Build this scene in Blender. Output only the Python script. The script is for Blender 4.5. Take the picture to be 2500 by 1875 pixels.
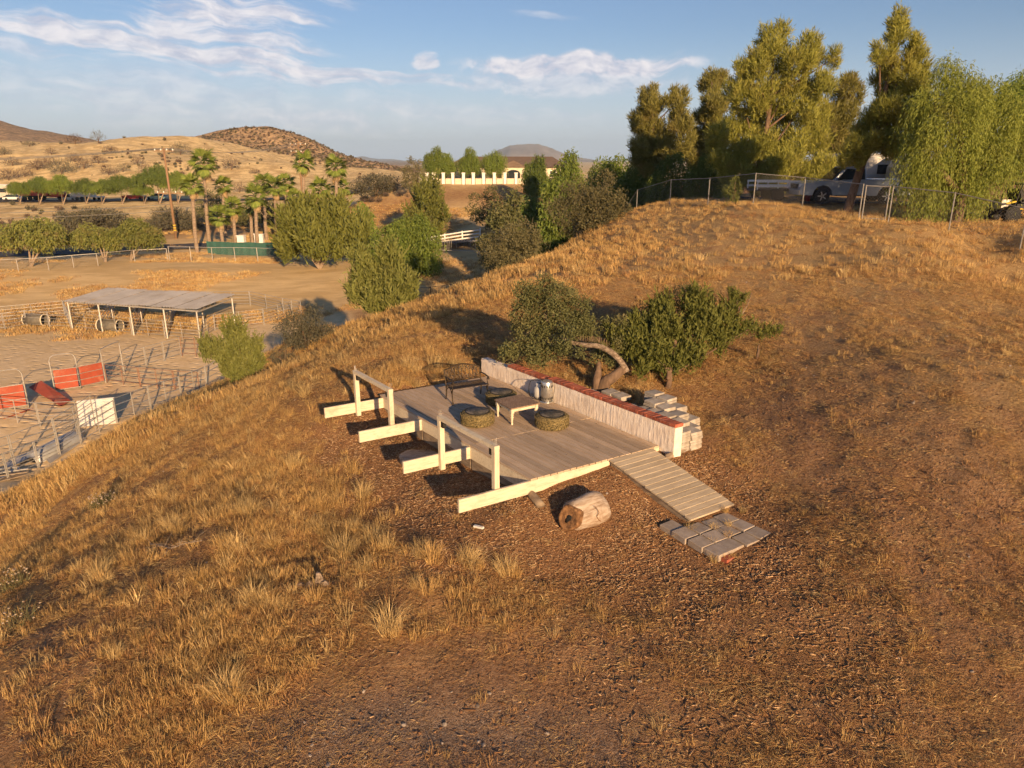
import bpy, math, random
import numpy as np
from mathutils import Vector, Matrix, Euler
for o in list(bpy.data.objects): bpy.data.objects.remove(o)
scn = bpy.context.scene
C = scn.collection
R = math.radians
# ---------------------------------------------------------------- camera
FPX, PITCH, CAMZ = 1733.0, R(17.6), 5.2           # focal length in pixels of a 2500 px wide frame
cd = bpy.data.cameras.new('camera'); cam = bpy.data.objects.new('camera', cd); C.objects.link(cam)
cam.location = (0, 0, CAMZ); cam.rotation_euler = (R(90) - PITCH, 0, 0)
cd.sensor_width = 36.0; cd.lens = FPX * 36.0 / 2500.0; cd.clip_start = 0.1; cd.clip_end = 30000
scn.camera = cam
# ---------------------------------------------------------------- sun, sky
SUN_EL, SUN_AZ = R(14.5), R(159)                    # azimuth clockwise from +Y
sd = Vector((math.sin(SUN_AZ) * math.cos(SUN_EL), math.cos(SUN_AZ) * math.cos(SUN_EL), math.sin(SUN_EL)))
sl = bpy.data.lights.new('sun', 'SUN'); sl.energy = 5.0; sl.angle = R(0.53); sl.color = (1.0, 0.67, 0.36)
so = bpy.data.objects.new('sun', sl); C.objects.link(so)
so.rotation_euler = (-sd).to_track_quat('-Z', 'Y').to_euler(); so.location = (30, -60, 40)
w = bpy.data.worlds.new('World'); scn.world = w; w.use_nodes = True
NT = w.node_tree; NT.nodes.clear()
def wn(t, **k):
    n = NT.nodes.new(t)
    for a, b in k.items(): setattr(n, a, b)
    return n
def wl(a, b): NT.links.new(a, b)
def wmath(op, a, b=None, c=None, clamp=False):
    n = wn('ShaderNodeMath', operation=op, use_clamp=clamp)
    for i, q in enumerate((a, b, c)):
        if q is None: continue
        if isinstance(q, (int, float)): n.inputs[i].default_value = q
        else: wl(q, n.inputs[i])
    return n.outputs[0]
sky = wn('ShaderNodeTexSky', sky_type='NISHITA', sun_disc=False, sun_elevation=SUN_EL, sun_rotation=SUN_AZ)
sky.altitude = 400; sky.air_density = 1.0; sky.dust_density = 0.7; sky.ozone_density = 3.0
tc = wn('ShaderNodeTexCoord'); sx = wn('ShaderNodeSeparateXYZ'); wl(tc.outputs['Generated'], sx.inputs[0])
az = wmath('MULTIPLY', wmath('ARCTAN2', sx.outputs[0], sx.outputs[1]), 57.2958)
el = wmath('MULTIPLY', wmath('ARCSINE', sx.outputs[2]), 57.2958)
# stretched sky coordinates (degrees) for streaky cirrus
def comb(a, b, c=0.0):
    n = wn('ShaderNodeCombineXYZ')
    for i, q in enumerate((a, b, c)):
        if isinstance(q, (int, float)): n.inputs[i].default_value = q
        else: wl(q, n.inputs[i])
    return n.outputs[0]
def noise(vec, scale, detail=6, rough=0.55, dist=0.0):
    n = wn('ShaderNodeTexNoise'); wl(vec, n.inputs['Vector'])
    n.inputs['Scale'].default_value = scale; n.inputs['Detail'].default_value = detail
    n.inputs['Roughness'].default_value = rough; n.inputs['Distortion'].default_value = dist
    return n.outputs['Fac']
def ramp(x, lo, hi):
    n = wn('ShaderNodeMapRange', interpolation_type='SMOOTHSTEP'); wl(x, n.inputs[0])
    n.inputs[1].default_value = lo; n.inputs[2].default_value = hi
    return n.outputs[0]
wob = wmath('MULTIPLY', wmath('SUBTRACT', noise(comb(az, el), 0.22, 2), 0.5), 3.2)
elw = wmath('ADD', el, wmath('MULTIPLY', wob, 0.55))
azw = wmath('ADD', az, wob)
fil = noise(comb(wmath('MULTIPLY', azw, 0.20), wmath('ADD', wmath('MULTIPLY', elw, 1.7), wmath('MULTIPLY', azw, 0.20))), 0.9, 6, 0.62, 0.0)
puf = noise(comb(wmath('MULTIPLY', azw, 0.6), wmath('MULTIPLY', elw, 1.1)), 0.9, 6, 0.6)
def patch(a0, e0, ra, re, tilt, src, lo, hi, amp=1.0):
    """a bank of cloud round one direction of the sky, tilted, with an outline broken by noise"""
    da = wmath('SUBTRACT', azw, a0); de = wmath('SUBTRACT', elw, e0)
    ct, st = math.cos(R(tilt)), math.sin(R(tilt))
    u = wmath('DIVIDE', wmath('ADD', wmath('MULTIPLY', da, ct), wmath('MULTIPLY', de, st)), ra)
    v = wmath('DIVIDE', wmath('SUBTRACT', wmath('MULTIPLY', de, ct), wmath('MULTIPLY', da, st)), re)
    d = wmath('SQRT', wmath('ADD', wmath('MULTIPLY', u, u), wmath('MULTIPLY', v, v)))
    m = ramp(d, 1.15, 0.15)
    return wmath('MULTIPLY', ramp(wmath('ADD', src, wmath('MULTIPLY', m, 0.30)), lo, hi), wmath('MULTIPLY', ramp(m, 0.0, 0.5), amp))
CLOUDS = [(-24, 7.1, 19, 1.3, -8, fil, .50, .82, .95), (-19, 9.6, 8, 1.3, 0, fil, .50, .84, .95), (-20, 8.2, 9, 1.4, -10, fil, .50, .84, .9),
          (-36, 7.2, 12, 1.2, -4, fil, .55, .88, .6), (-11, 5.9, 11, .55, -5, fil, .5, .8, .75),
          (-24, 4.0, 18, 2.6, -4, fil, .42, .95, .5), (-14, 2.6, 9, 1.2, -3, puf, .5, .95, .45), (-8, 3.8, 7, 1.0, -6, puf, .52, .95, .3),
          (-14, 10.9, 5, .7, -12, fil, .55, .9, .65), (-6.6, 6.6, 1.1, 1.0, 0, puf, .55, .80, .85), (5.0, 6.5, 10.5, 1.0, 0, puf, .46, .70, 1.0),
          (4, 5.4, 11, 1.3, 0, puf, .42, .85, .6), (-2, 3.2, 12, 1.4, -3, fil, .5, .95, .35), (18, 6.0, 4, .7, 0, puf, .52, .9, .4),
          (2, 9.8, 4, .35, -3, fil, .6, .95, .35), (60, 9, 18, 2, 5, fil, .55, .9, .7), (-75, 10, 20, 2.4, 6, fil, .55, .9, .7), (120, 12, 25, 2, -5, fil, .55, .9, .7), (-130, 8, 25, 2, 5, fil, .55, .9, .7)]
tot = None
for c in CLOUDS:
    q = patch(*c)
    tot = q if tot is None else wmath('SUBTRACT', wmath('ADD', tot, q), wmath('MULTIPLY', tot, q))
tot = wmath('MULTIPLY', tot, ramp(el, 0.2, 2.2), clamp=True)
ccol = wn('ShaderNodeMix', data_type='RGBA'); wl(ramp(wmath('ADD', puf, wmath('MULTIPLY', fil, 0.5)), 0.55, 0.95), ccol.inputs[0])
ccol.inputs[6].default_value = (5.2, 5.5, 6.8, 1); ccol.inputs[7].default_value = (8.8, 8.4, 8.6, 1)
# thin high haze that pales the lower sky all round the horizon
hz = wn('ShaderNodeMix', data_type='RGBA'); wl(wmath('MULTIPLY', ramp(el, 9.5, -1.0), 0.70), hz.inputs[0])
tint = wn('ShaderNodeMix', data_type='RGBA', blend_type='MULTIPLY'); tint.inputs[0].default_value = 1.0; wl(sky.outputs[0], tint.inputs[6]); tint.inputs[7].default_value = (1.02, .95, 1.02, 1)
wl(tint.outputs[2], hz.inputs[6]); hz.inputs[7].default_value = (6.3, 6.8, 8.2, 1)
mx = wn('ShaderNodeMix', data_type='RGBA'); wl(tot, mx.inputs[0]); wl(hz.outputs[2], mx.inputs[6]); wl(ccol.outputs[2], mx.inputs[7])
bg = wn('ShaderNodeBackground'); wl(mx.outputs[2], bg.inputs[0]); bg.inputs[1].default_value = 0.060
w.cycles.sampling_method = 'MANUAL'; w.cycles.sample_map_resolution = 256
wo = wn('ShaderNodeOutputWorld'); wl(bg.outputs[0], wo.inputs[0])
vs = scn.view_settings; scn.display_settings.display_device = 'sRGB'
vs.view_transform = 'Standard'; vs.look = 'None'; vs.exposure = 0.84; vs.gamma = 1.0; vs.use_curve_mapping = False
cy = scn.cycles
cy.max_bounces = 4; cy.diffuse_bounces = 2; cy.glossy_bounces = 2; cy.transmission_bounces = 3; cy.transparent_max_bounces = 12; cy.volume_bounces = 0
cy.use_denoising = True; cy.denoising_input_passes = 'RGB_ALBEDO_NORMAL'; cy.use_adaptive_sampling = True; cy.adaptive_threshold = 0.035; cy.caustics_reflective = False; cy.caustics_refractive = False
# ---------------------------------------------------------------- helpers
rng = np.random.default_rng(7); random.seed(7)
def ray(u, v):
    w_ = -(v - 937.5) / FPX
    return np.array([(u - 1250) / FPX, math.cos(PITCH) + w_ * math.sin(PITCH), -math.sin(PITCH) + w_ * math.cos(PITCH)])
def onz(u, v, z=0.0):
    d = ray(u, v); return Vector(np.array([0, 0, CAMZ]) + d * (z - CAMZ) / d[2])
def at(u, v, Y):
    d = ray(u, v); return Vector(np.array([0, 0, CAMZ]) + d * Y / d[1])
def xat(u, v, Y): return at(u, v, Y)[0]
WORG = {}
def mat_rot(az=0, tilt=0): return Matrix.Rotation(az, 3, 'Z') @ Matrix.Rotation(tilt, 3, 'X')
class MB:
    def __init__(s): s.v = []; s.f = []
    def add(s, vs_, fs_):
        n = len(s.v); s.v += [tuple(p) for p in vs_]; s.f += [tuple(i + n for i in f) for f in fs_]
    def hexa(s, p):
        s.add(p, [(0, 3, 2, 1), (4, 5, 6, 7), (0, 1, 5, 4), (1, 2, 6, 5), (2, 3, 7, 6), (3, 0, 4, 7)])
    def box(s, c, sz, M=None):
        c = Vector(c); hx, hy, h = sz[0] / 2, sz[1] / 2, sz[2] / 2
        p = [Vector(q) for q in ((-hx, -hy, -h), (hx, -hy, -h), (hx, hy, -h), (-hx, hy, -h), (-hx, -hy, h), (hx, -hy, h), (hx, hy, h), (-hx, hy, h))]
        if M is not None: p = [M @ q for q in p]
        s.hexa([c + q for q in p]); return s
    def beam(s, p0, p1, w_, h, up=(0, 0, 1)):
        p0, p1 = Vector(p0), Vector(p1); d = (p1 - p0).normalized(); up = Vector(up)
        x = d.cross(up)
        if x.length < 1e-4: x = d.cross(Vector((1, 0, 0)))
        x.normalize(); z = x.cross(d)
        a = [p + x * i * w_ / 2 + z * j * h / 2 for p in (p0, p1) for i, j in ((-1, -1), (1, -1), (1, 1), (-1, 1))]
        s.add(a, [(0, 1, 2, 3), (7, 6, 5, 4), (0, 4, 5, 1), (1, 5, 6, 2), (2, 6, 7, 3), (3, 7, 4, 0)]); return s
    def tube(s, pts, rad, n=8, cap=True):
        pts = [Vector(p) for p in pts]
        if isinstance(rad, (int, float)): rad = [rad] * len(pts)
        rings = []; px = None
        for i, p in enumerate(pts):
            d = (pts[min(i + 1, len(pts) - 1)] - pts[max(i - 1, 0)]).normalized()
            x = px if px is not None else (Vector((0, 0, 1)) if abs(d.z) < .9 else Vector((1, 0, 0)))
            x = (x - d * x.dot(d)).normalized(); px = x; y = d.cross(x)
            rings.append([p + (x * math.cos(t) + y * math.sin(t)) * rad[i] for t in (2 * math.pi * k / n for k in range(n))])
        vs_ = [q for r_ in rings for q in r_]; fs_ = []
        for i in range(len(pts) - 1):
            for k in range(n):
                k2 = (k + 1) % n; fs_.append((i * n + k, i * n + k2, (i + 1) * n + k2, (i + 1) * n + k))
        if cap: fs_.append(tuple(range(n - 1, -1, -1))); fs_.append(tuple((len(pts) - 1) * n + k for k in range(n)))
        s.add(vs_, fs_); return s
    def lathe(s, prof, n=24, c=(0, 0, 0), M=None):
        c = Vector(c); vs_ = []; fs_ = []
        for r_, z in prof:
            for k in range(n):
                t = 2 * math.pi * k / n; q = Vector((r_ * math.cos(t), r_ * math.sin(t), z))
                if M is not None: q = M @ q
                vs_.append(c + q)
        for i in range(len(prof) - 1):
            for k in range(n):
                k2 = (k + 1) % n; fs_.append((i * n + k, i * n + k2, (i + 1) * n + k2, (i + 1) * n + k))
        fs_.append(tuple(range(n - 1, -1, -1))); fs_.append(tuple((len(prof) - 1) * n + k for k in range(n)))
        s.add(vs_, fs_); return s
    def quad(s, a, b, c, d): s.add([a, b, c, d], [(0, 1, 2, 3)]); return s
    def build(s, name, mat, parent=None, smooth=False, org=None):
        if org is None: org = WORG.get(parent.name, Vector((0, 0, 0))) if parent else Vector((0, 0, 0))
        org = Vector(org)
        m = bpy.data.meshes.new(name); m.from_pydata([(p[0] - org[0], p[1] - org[1], p[2] - org[2]) for p in s.v], [], s.f)
        if smooth: m.polygons.foreach_set('use_smooth', [True] * len(m.polygons))
        m.materials.append(mat); m.update()
        o = bpy.data.objects.new(name, m); C.objects.link(o)
        if parent: o.parent = parent; WORG[o.name] = Vector(org)
        else: o.location = org; WORG[o.name] = Vector(org)
        return o
def tag(o, label=None, cat=None, group=None, kind=None):
    if label: o['label'] = label
    if cat: o['category'] = cat
    if group: o['group'] = group
    if kind: o['kind'] = kind
    return o
def thing(name, loc, label, cat, group=None, rz=0.0):
    o = bpy.data.objects.new(name, None); C.objects.link(o); o.location = loc; o.rotation_euler = (0, 0, rz)
    o.empty_display_size = .2; WORG[o.name] = Vector(loc); return tag(o, label, cat, group)
def put(name, mesh, parent=None, loc=(0, 0, 0), rot=(0, 0, 0), sc=1.0):
    o = bpy.data.objects.new(name, mesh); C.objects.link(o); o.parent = parent; o.location = loc; o.rotation_euler = rot
    o.scale = (sc, sc, sc) if isinstance(sc, (int, float)) else sc
    return o
def copy_tree(o, parent=None):
    c = o.copy(); C.objects.link(c); c.parent = parent
    for ch in list(o.children): copy_tree(ch, c)
    return c
def fast_mesh(name, verts, quads=None, tris=None, mat=None, attr=None, smooth=False):
    m = bpy.data.meshes.new(name); verts = np.asarray(verts, np.float32)
    m.vertices.add(len(verts)); m.vertices.foreach_set('co', verts.ravel())
    idx = []; tot_ = []
    if quads is not None and len(quads): idx.append(np.asarray(quads, np.int32).ravel()); tot_.append(np.full(len(quads), 4, np.int32))
    if tris is not None and len(tris): idx.append(np.asarray(tris, np.int32).ravel()); tot_.append(np.full(len(tris), 3, np.int32))
    idx = np.concatenate(idx); tot_ = np.concatenate(tot_); st = np.concatenate([[0], np.cumsum(tot_)[:-1]]).astype(np.int32)
    m.loops.add(len(idx)); m.loops.foreach_set('vertex_index', idx)
    m.polygons.add(len(tot_)); m.polygons.foreach_set('loop_start', st)
    m.polygons.foreach_set('loop_total', tot_)
    if smooth: m.polygons.foreach_set('use_smooth', np.ones(len(tot_), bool))
    for k, a in (attr or {}).items():
        at_ = m.attributes.new(k, 'FLOAT', 'POINT'); at_.data.foreach_set('value', np.asarray(a, np.float32))
    if mat: m.materials.append(mat)
    m.update(calc_edges=True); m.validate()
    return m
# numpy value noise
_perm = np.random.default_rng(3).random((256, 256))
def vnoise(x, y):
    xi = np.floor(x).astype(int); yi = np.floor(y).astype(int); fx = x - xi; fy = y - yi
    fx = fx * fx * (3 - 2 * fx); fy = fy * fy * (3 - 2 * fy); g = lambda a, b: _perm[a & 255, b & 255]
    return (g(xi, yi) * (1 - fx) + g(xi + 1, yi) * fx) * (1 - fy) + (g(xi, yi + 1) * (1 - fx) + g(xi + 1, yi + 1) * fx) * fy - .5
def fbm(x, y, o=4):
    s_ = 0; a = 1.0; n = 0
    for i in range(o): s_ = s_ + a * vnoise(x * 2 ** i + 17.3 * i, y * 2 ** i + 5.1 * i); n += a; a *= .5
    return s_ / n * 2
def sstep(a, b, x): t = np.clip((x - a) / (b - a), 0, 1); return t * t * (3 - 2 * t)
# ---------------------------------------------------------------- materials
class NG:
    def __init__(s, name):
        s.m = bpy.data.materials.new(name); s.m.use_nodes = True; s.t = s.m.node_tree; s.t.nodes.clear()
        s.out = s.n('ShaderNodeOutputMaterial')
    def n(s, t, **k):
        q = s.t.nodes.new(t)
        for a, b in k.items(): setattr(q, a, b)
        return q
    def l(s, a, b): s.t.links.new(a, b)
    def inp(s, n, i, v):
        if isinstance(v, (int, float)): n.inputs[i].default_value = v
        elif isinstance(v, tuple): n.inputs[i].default_value = v if len(v) != 3 or n.inputs[i].type == 'VECTOR' else (*v, 1)
        else: s.l(v, n.inputs[i])
    def math(s, op, a, b=0.0, clamp=False):
        q = s.n('ShaderNodeMath', operation=op, use_clamp=clamp); s.inp(q, 0, a); s.inp(q, 1, b); return q.outputs[0]
    def noise(s, vec, scale, detail=5, rough=.55, dist=0.0, col=False):
        q = s.n('ShaderNodeTexNoise'); s.inp(q, 'Vector', vec); s.inp(q, 'Scale', float(scale)); s.inp(q, 'Detail', float(detail)); s.inp(q, 'Roughness', rough); s.inp(q, 'Distortion', dist)
        return q.outputs['Color' if col else 'Fac']
    def mix(s, f, a, b, mode='MIX'):
        q = s.n('ShaderNodeMix', data_type='RGBA', blend_type=mode); s.inp(q, 0, f); s.inp(q, 6, a); s.inp(q, 7, b); return q.outputs[2]
    def ramp(s, x, lo, hi, smooth=True):
        q = s.n('ShaderNodeMapRange', interpolation_type='SMOOTHSTEP' if smooth else 'LINEAR'); s.inp(q, 0, x); s.inp(q, 1, lo); s.inp(q, 2, hi); return q.outputs[0]
    def attr(s, k): q = s.n('ShaderNodeAttribute', attribute_name=k); return q.outputs['Fac']
    def obj(s): return s.n('ShaderNodeTexCoord').outputs['Object']
    def pos(s): return s.n('ShaderNodeNewGeometry').outputs['Position']
    def rnd(s): return s.n('ShaderNodeObjectInfo').outputs['Random']
    def scale(s, vec, k):
        q = s.n('ShaderNodeMapping'); s.l(vec, q.inputs[0]); q.inputs['Scale'].default_value = k; return q.outputs[0]
    def bump(s, h, st=.3, d=.02):
        q = s.n('ShaderNodeBump'); s.inp(q, 'Strength', st); s.inp(q, 'Distance', d); s.l(h, q.inputs['Height']); return q.outputs[0]
    def bsdf(s, col, rough=.8, metal=0.0, spec=.3, normal=None, **k):
        q = s.n('ShaderNodeBsdfPrincipled'); s.inp(q, 'Base Color', col); s.inp(q, 'Roughness', rough); s.inp(q, 'Metallic', metal); s.inp(q, 'Specular IOR Level', spec)
        if normal is not None: s.l(normal, q.inputs['Normal'])
        for a, b in k.items(): s.inp(q, a, b)
        s.l(q.outputs[0], s.out.inputs[0]); s.b = q; return s.m
MATS = {}
def pm(name, c1, c2=None, scale=6.0, rough=.8, metal=0.0, bump=.25, bd=.01, rnd=.0, stretch=None, detail=6, spec=.3, lo=.35, hi=.65, dirt=None, world=False, rotz=None):
    """two-tone procedural material with relief; rnd = brightness spread between objects"""
    g = NG(name); v = g.pos() if world else g.obj()
    if rotz is not None:
        q = g.n('ShaderNodeMapping', vector_type='TEXTURE'); g.l(v, q.inputs[0]); q.inputs['Rotation'].default_value = (0, 0, R(rotz)); q.inputs['Scale'].default_value = tuple(1 / k_ for k_ in stretch); v = q.outputs[0]
    elif stretch: v = g.scale(v, stretch)
    nz = g.noise(v, scale, detail, .6); c = g.mix(g.ramp(nz, lo, hi), c1, c2 or tuple(x * .8 for x in c1))
    if dirt: c = g.mix(g.math('MULTIPLY', g.ramp(g.noise(g.obj(), dirt[1], 7, .65), .48, .72), dirt[2]), c, dirt[0])
    if rnd:
        k = g.math('ADD', g.math('MULTIPLY', g.rnd(), 2 * rnd), 1 - rnd); c = g.mix(1.0, c, g.comb3(k) if hasattr(g, 'comb3') else c, 'MULTIPLY')
    nb = g.bump(g.noise(v, scale * 3, 8, .65), bump, bd) if bump else None
    g.bsdf(c, rough, metal, spec, nb); MATS[name] = g.m; return g.m
def _c3(s, k):
    q = s.n('ShaderNodeCombineXYZ')
    for i in range(3): s.l(k, q.inputs[i])
    return q.outputs[0]
NG.comb3 = _c3
def leafmat(name, c1, c2, c3=None, rough=.7, trans=.25, spec=.25):
    """foliage: colour from a per-leaf random value and a coarse noise over the crown"""
    g = NG(name); v = g.attr('v'); c = g.mix(v, c1, c2)
    if c3: c = g.mix(g.ramp(g.noise(g.obj(), .9, 3), .5, .7), c, c3)
    k = g.math('ADD', g.math('MULTIPLY', g.rnd(), .3), .85); c = g.mix(1.0, c, g.comb3(k), 'MULTIPLY')
    g.bsdf(c, rough, 0, spec)
    t = g.n('ShaderNodeBsdfTranslucent'); g.l(c, t.inputs[0]); mxs = g.n('ShaderNodeMixShader'); mxs.inputs[0].default_value = trans
    g.l(g.b.outputs[0], mxs.inputs[1]); g.l(t.outputs[0], mxs.inputs[2]); g.l(mxs.outputs[0], g.out.inputs[0])
    MATS[name] = g.m; return g.m
CREAM = pm('cream_paint', (.66, .57, .42), (.52, .43, .30), 3, .75, bump=.5, bd=.005, stretch=(1, 9, 9), rotz=30.9, lo=.42, hi=.72, dirt=((.34, .25, .16), 2.6, .6))
CREAMV = pm('cream_post_paint', (.66, .57, .42), (.52, .43, .30), 3, .75, bump=.5, bd=.005, stretch=(9, 9, 1), lo=.42, hi=.72, dirt=((.34, .25, .16), 2.6, .6))
DECKM = pm('deck_paint', (.50, .375, .26), (.40, .295, .20), 3, .8, bump=.5, bd=.004, rnd=.22, stretch=(1, 9, 9), rotz=126.6, dirt=((.52, .41, .30), 1.2, .5))
RAMPM = pm('ramp_paint', (.50, .41, .29), (.40, .32, .22), 3, .8, bump=.4, bd=.004, rnd=.10, stretch=(1, 8, 8), rotz=30.9, dirt=((.32, .25, .17), 2.5, .4))
OLDW = pm('weathered_timber', (.30, .23, .16), (.18, .13, .09), 4, .9, bump=.5, bd=.01, stretch=(1, 1, 5))
STUC = pm('pale_stucco', (.84, .74, .63), (.76, .64, .52), 6, .9, bump=.6, bd=.012, dirt=((.42, .32, .24), 2.0, .5))
BRICK = pm('red_brick', (.36, .10, .055), (.26, .075, .045), 18, .9, bump=.5, bd=.004, rnd=.25, dirt=((.45, .33, .25), 9, .35))
MORT = pm('mortar', (.44, .36, .29), (.34, .27, .21), 20, .95, bump=.5, bd=.004)
PAVER = pm('concrete_paver', (.44, .39, .33), (.34, .30, .25), 9, .9, bump=.3, bd=.003, rnd=.14, dirt=((.22, .17, .12), 4, .45))
PADP = pm('grey_paver', (.40, .33, .265), (.32, .26, .21), 9, .9, bump=.3, bd=.003, rnd=.12, dirt=((.30, .22, .14), 5, .5))
IRON = pm('dark_iron', (.045, .032, .022), (.085, .06, .038), 22, .55, .6, .3, .003)
BLACKM = pm('black_fitting', (.02, .02, .02), (.035, .033, .03), 20, .6, .3, .2, .002)
WOODT = pm('worn_table_wood', (.30, .20, .13), (.20, .13, .085), 5, .75, bump=.4, bd=.003, stretch=(7, 1, 1), dirt=((.42, .32, .23), 4, .4))
GALV = pm('galvanised_pipe', (.50, .47, .43), (.40, .37, .33), 8, .5, .55, .15, .003, rnd=.12)
CGALV = pm('weathered_galvanised', (.30, .285, .265), (.22, .21, .195), 8, .6, .4, .1, .003)
RUSTP = pm('rusted_pipe', (.22, .11, .07), (.30, .17, .11), 8, .8, .2, .3, .003)
ROOFM = pm('roof_sheet', (.52, .49, .46), (.42, .39, .36), .6, .55, .35, 0, dirt=((.36, .30, .24), .5, .5))
STEEL = pm('perforated_steel', (.66, .65, .63), (.56, .55, .53), 10, .32, .85, .1, .002)
WHITEP = pm('white_paint', (.80, .78, .73), (.72, .69, .63), 4, .6, bump=.1, bd=.003, dirt=((.5, .42, .32), 1.5, .3))
REDP = pm('red_sheet', (.36, .075, .040), (.29, .062, .034), 2.5, .65, bump=.15, bd=.004, dirt=((.50, .30, .20), 1.6, .45))
BARK = pm('brown_bark', (.20, .13, .085), (.11, .07, .045), 9, .95, bump=.8, bd=.02, stretch=(1, 1, .3))
PALEBARK = pm('bleached_bark', (.38, .29, .21), (.15, .105, .07), 14, .9, bump=1.0, bd=.03, stretch=(1, 1, 1.5))
PALMBARK = pm('palm_bark', (.33, .25, .18), (.20, .145, .10), 3, .95, bump=.8, bd=.03, stretch=(1, 1, 4))
POLE = pm('utility_timber', (.30, .18, .10), (.20, .12, .07), 3, .9, bump=.4, bd=.01, stretch=(2, 2, .3))
ASPH = pm('asphalt', (.075, .07, .07), (.055, .052, .052), 1.5, .9, bump=.3, bd=.01, world=True, dirt=((.14, .11, .085), .25, .5))
# ---------------------------------------------------------------- terrain
DA = np.array([math.cos(R(30.9)), math.sin(R(30.9))]); DB = np.array([math.cos(R(126.6)), math.sin(R(126.6))]); DO = np.array([0.30, 11.05])
def dk(s, t, z=0.0): p = DO + DA * s + DB * t; return Vector((p[0], p[1], z))
def to_st(x, y):
    det = DA[0] * DB[1] - DA[1] * DB[0]; rx = x - DO[0]; ry = y - DO[1]
    return (rx * DB[1] - ry * DB[0]) / det, (DA[0] * ry - DA[1] * rx) / det
ZC = -8.8                                            # corral level
near = []
for s_, t_, z_ in [(0, -.15, -.30), (1.5, -.15, -.13), (2.9, -.3, -.14), (-.5, 0, -.5), (-1.4, 0, -.62), (0, 1.9, -.52), (-.7, 1.9, -.64), (-1.5, 1.9, -.80), (0, 3.7, -.55), (-.7, 3.7, -.68),
                   (-1.5, 3.7, -.9), (0, 5.4, -.38), (-.7, 5.4, -.52), (-1.5, 5.4, -.85), (-3, 5.4, -1.35), (0, 6.0, -.10), (1.5, 6.0, -.06), (2.9, 6.3, 0.0), (1.5, 2.5, -.45), (1.5, 4.5, -.42), (1.5, 1, -.40), (2.7, 2.5, -.35),
                   (3.4, -.3, -.14), (3.4, 2, -.04), (3.4, 4, .04), (3.4, 6, .06), (2.2, -1.95, -.45), (1.2, -2, -.52), (3.2, -2, -.42), (1.2, -1, -.40), (0, -1.2, -.58), (-1.4, -1.2, -.72), (-3, 2, -1.15), (-3, 0, -.95)]:
    p = dk(s_, t_); near.append((p[0], p[1], z_))
for u, v, z_ in [(1250, 1875, -.95), (2500, 1875, -.55), (0, 1875, -1.5), (1250, 1500, -.8), (600, 1500, -1.15), (600, 1300, -1.15), (0, 1600, -2.0), (300, 1400, -1.75), (600, 1875, -1.2), (1900, 1875, -.75),
                 (900, 1400, -.95), (1900, 1500, -.58), (1900, 1200, -.25), (2300, 1400, -.15)]:
    p = onz(u, v, z_); near.append(tuple(p))
for u, v, Y in [(0, 1500, 11.0), (0, 1400, 16.4), (0, 1300, 21.8), (300, 1200, 16.2), (600, 1100, 15.6), (450, 1020, 22.5), (250, 1090, 23.5), (364, 1012, 30.4), (127, 1190, 22.8), (600, 945, 30), (700, 890, 31), (560, 938, 32), (800, 870, 25.5), (750, 815, 36),
                (900, 860, 21), (1000, 800, 25), (935, 775, 36), (1050, 740, 30.5), (1150, 700, 32), (1300, 700, 26), (1300, 640, 36), (1230, 675, 40), (1450, 600, 38), (1450, 560, 45), (1553, 518, 48), (1700, 560, 34),
                (1838, 500, 35), (1700, 505, 40), (1960, 508, 35), (1800, 700, 23), (2000, 620, 27), (2000, 900, 15), (2300, 900, 13.6), (2300, 1100, 10.8), (1700, 1000, 14.6), (1700, 850, 18), (1500, 800, 20.5), (2500, 740, 19.0), (2400, 690, 21.5),
                (2300, 640, 24), (2480, 690, 23.5), (2400, 610, 27.0), (2314, 562, 27.8), (2097, 538, 30), (2200, 545, 30.0), (1995, 499, 38.5), (2190, 500, 38.5), (2450, 540, 32), (2494, 583, 26.6), (2620, 596, 25.4), (2480, 630, 25.0)]:
    p = at(u, v, Y); near.append(tuple(p))
for x, y, z_ in [(-22, 38.5, ZC), (-17.5, 41, ZC), (-21, 31, ZC), (-26, 27, ZC), (-13.5, 45, -8.0), (-30, 40, ZC), (-30, 55, ZC), (-45, 45, ZC), (-45, 60, ZC), (-20, 50, ZC), (-22, 58, ZC), (-16, 60, ZC), (-35, 30, ZC), (-60, 50, ZC), (-34, 67, ZC), (-20, 67, -8.6), (-50, 67, ZC),
                 (-11, 52, -7.6), (-9, 47, -6.2), (-6, 45, -4.6), (-24, 22, ZC), (-30, 18, ZC), (-26, 8, ZC), (-16, 4, -5.5), (-10, 0, -3.2), (-40, 0, ZC), (-10, -12, -3), (8, -10, -.6), (0, 0, -1.0), (12, 0, -.1), (20, 8, .8), (22, 18, 1.4), (25, 25, 2.2), (0, -30, -1), (30, -20, 1), (-40, -30, ZC),
                 (3, 50, -3.6), (0, 58, -4.6), (9, 55, -.6), (5, 66, -4.9), (-3, 52, -4.8), (12, 60, 1.2), (15, 50, 2.4), (22, 50, 2.9), (30, 45, 2.9), (35, 35, 2.8), (28, 32, 2.8), (20, 60, 2.6), (40, 60, 2.9), (45, 30, 2.7)]:
    near.append((x, y, z_))
far = [p for p in near if p[1] > 40]
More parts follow.
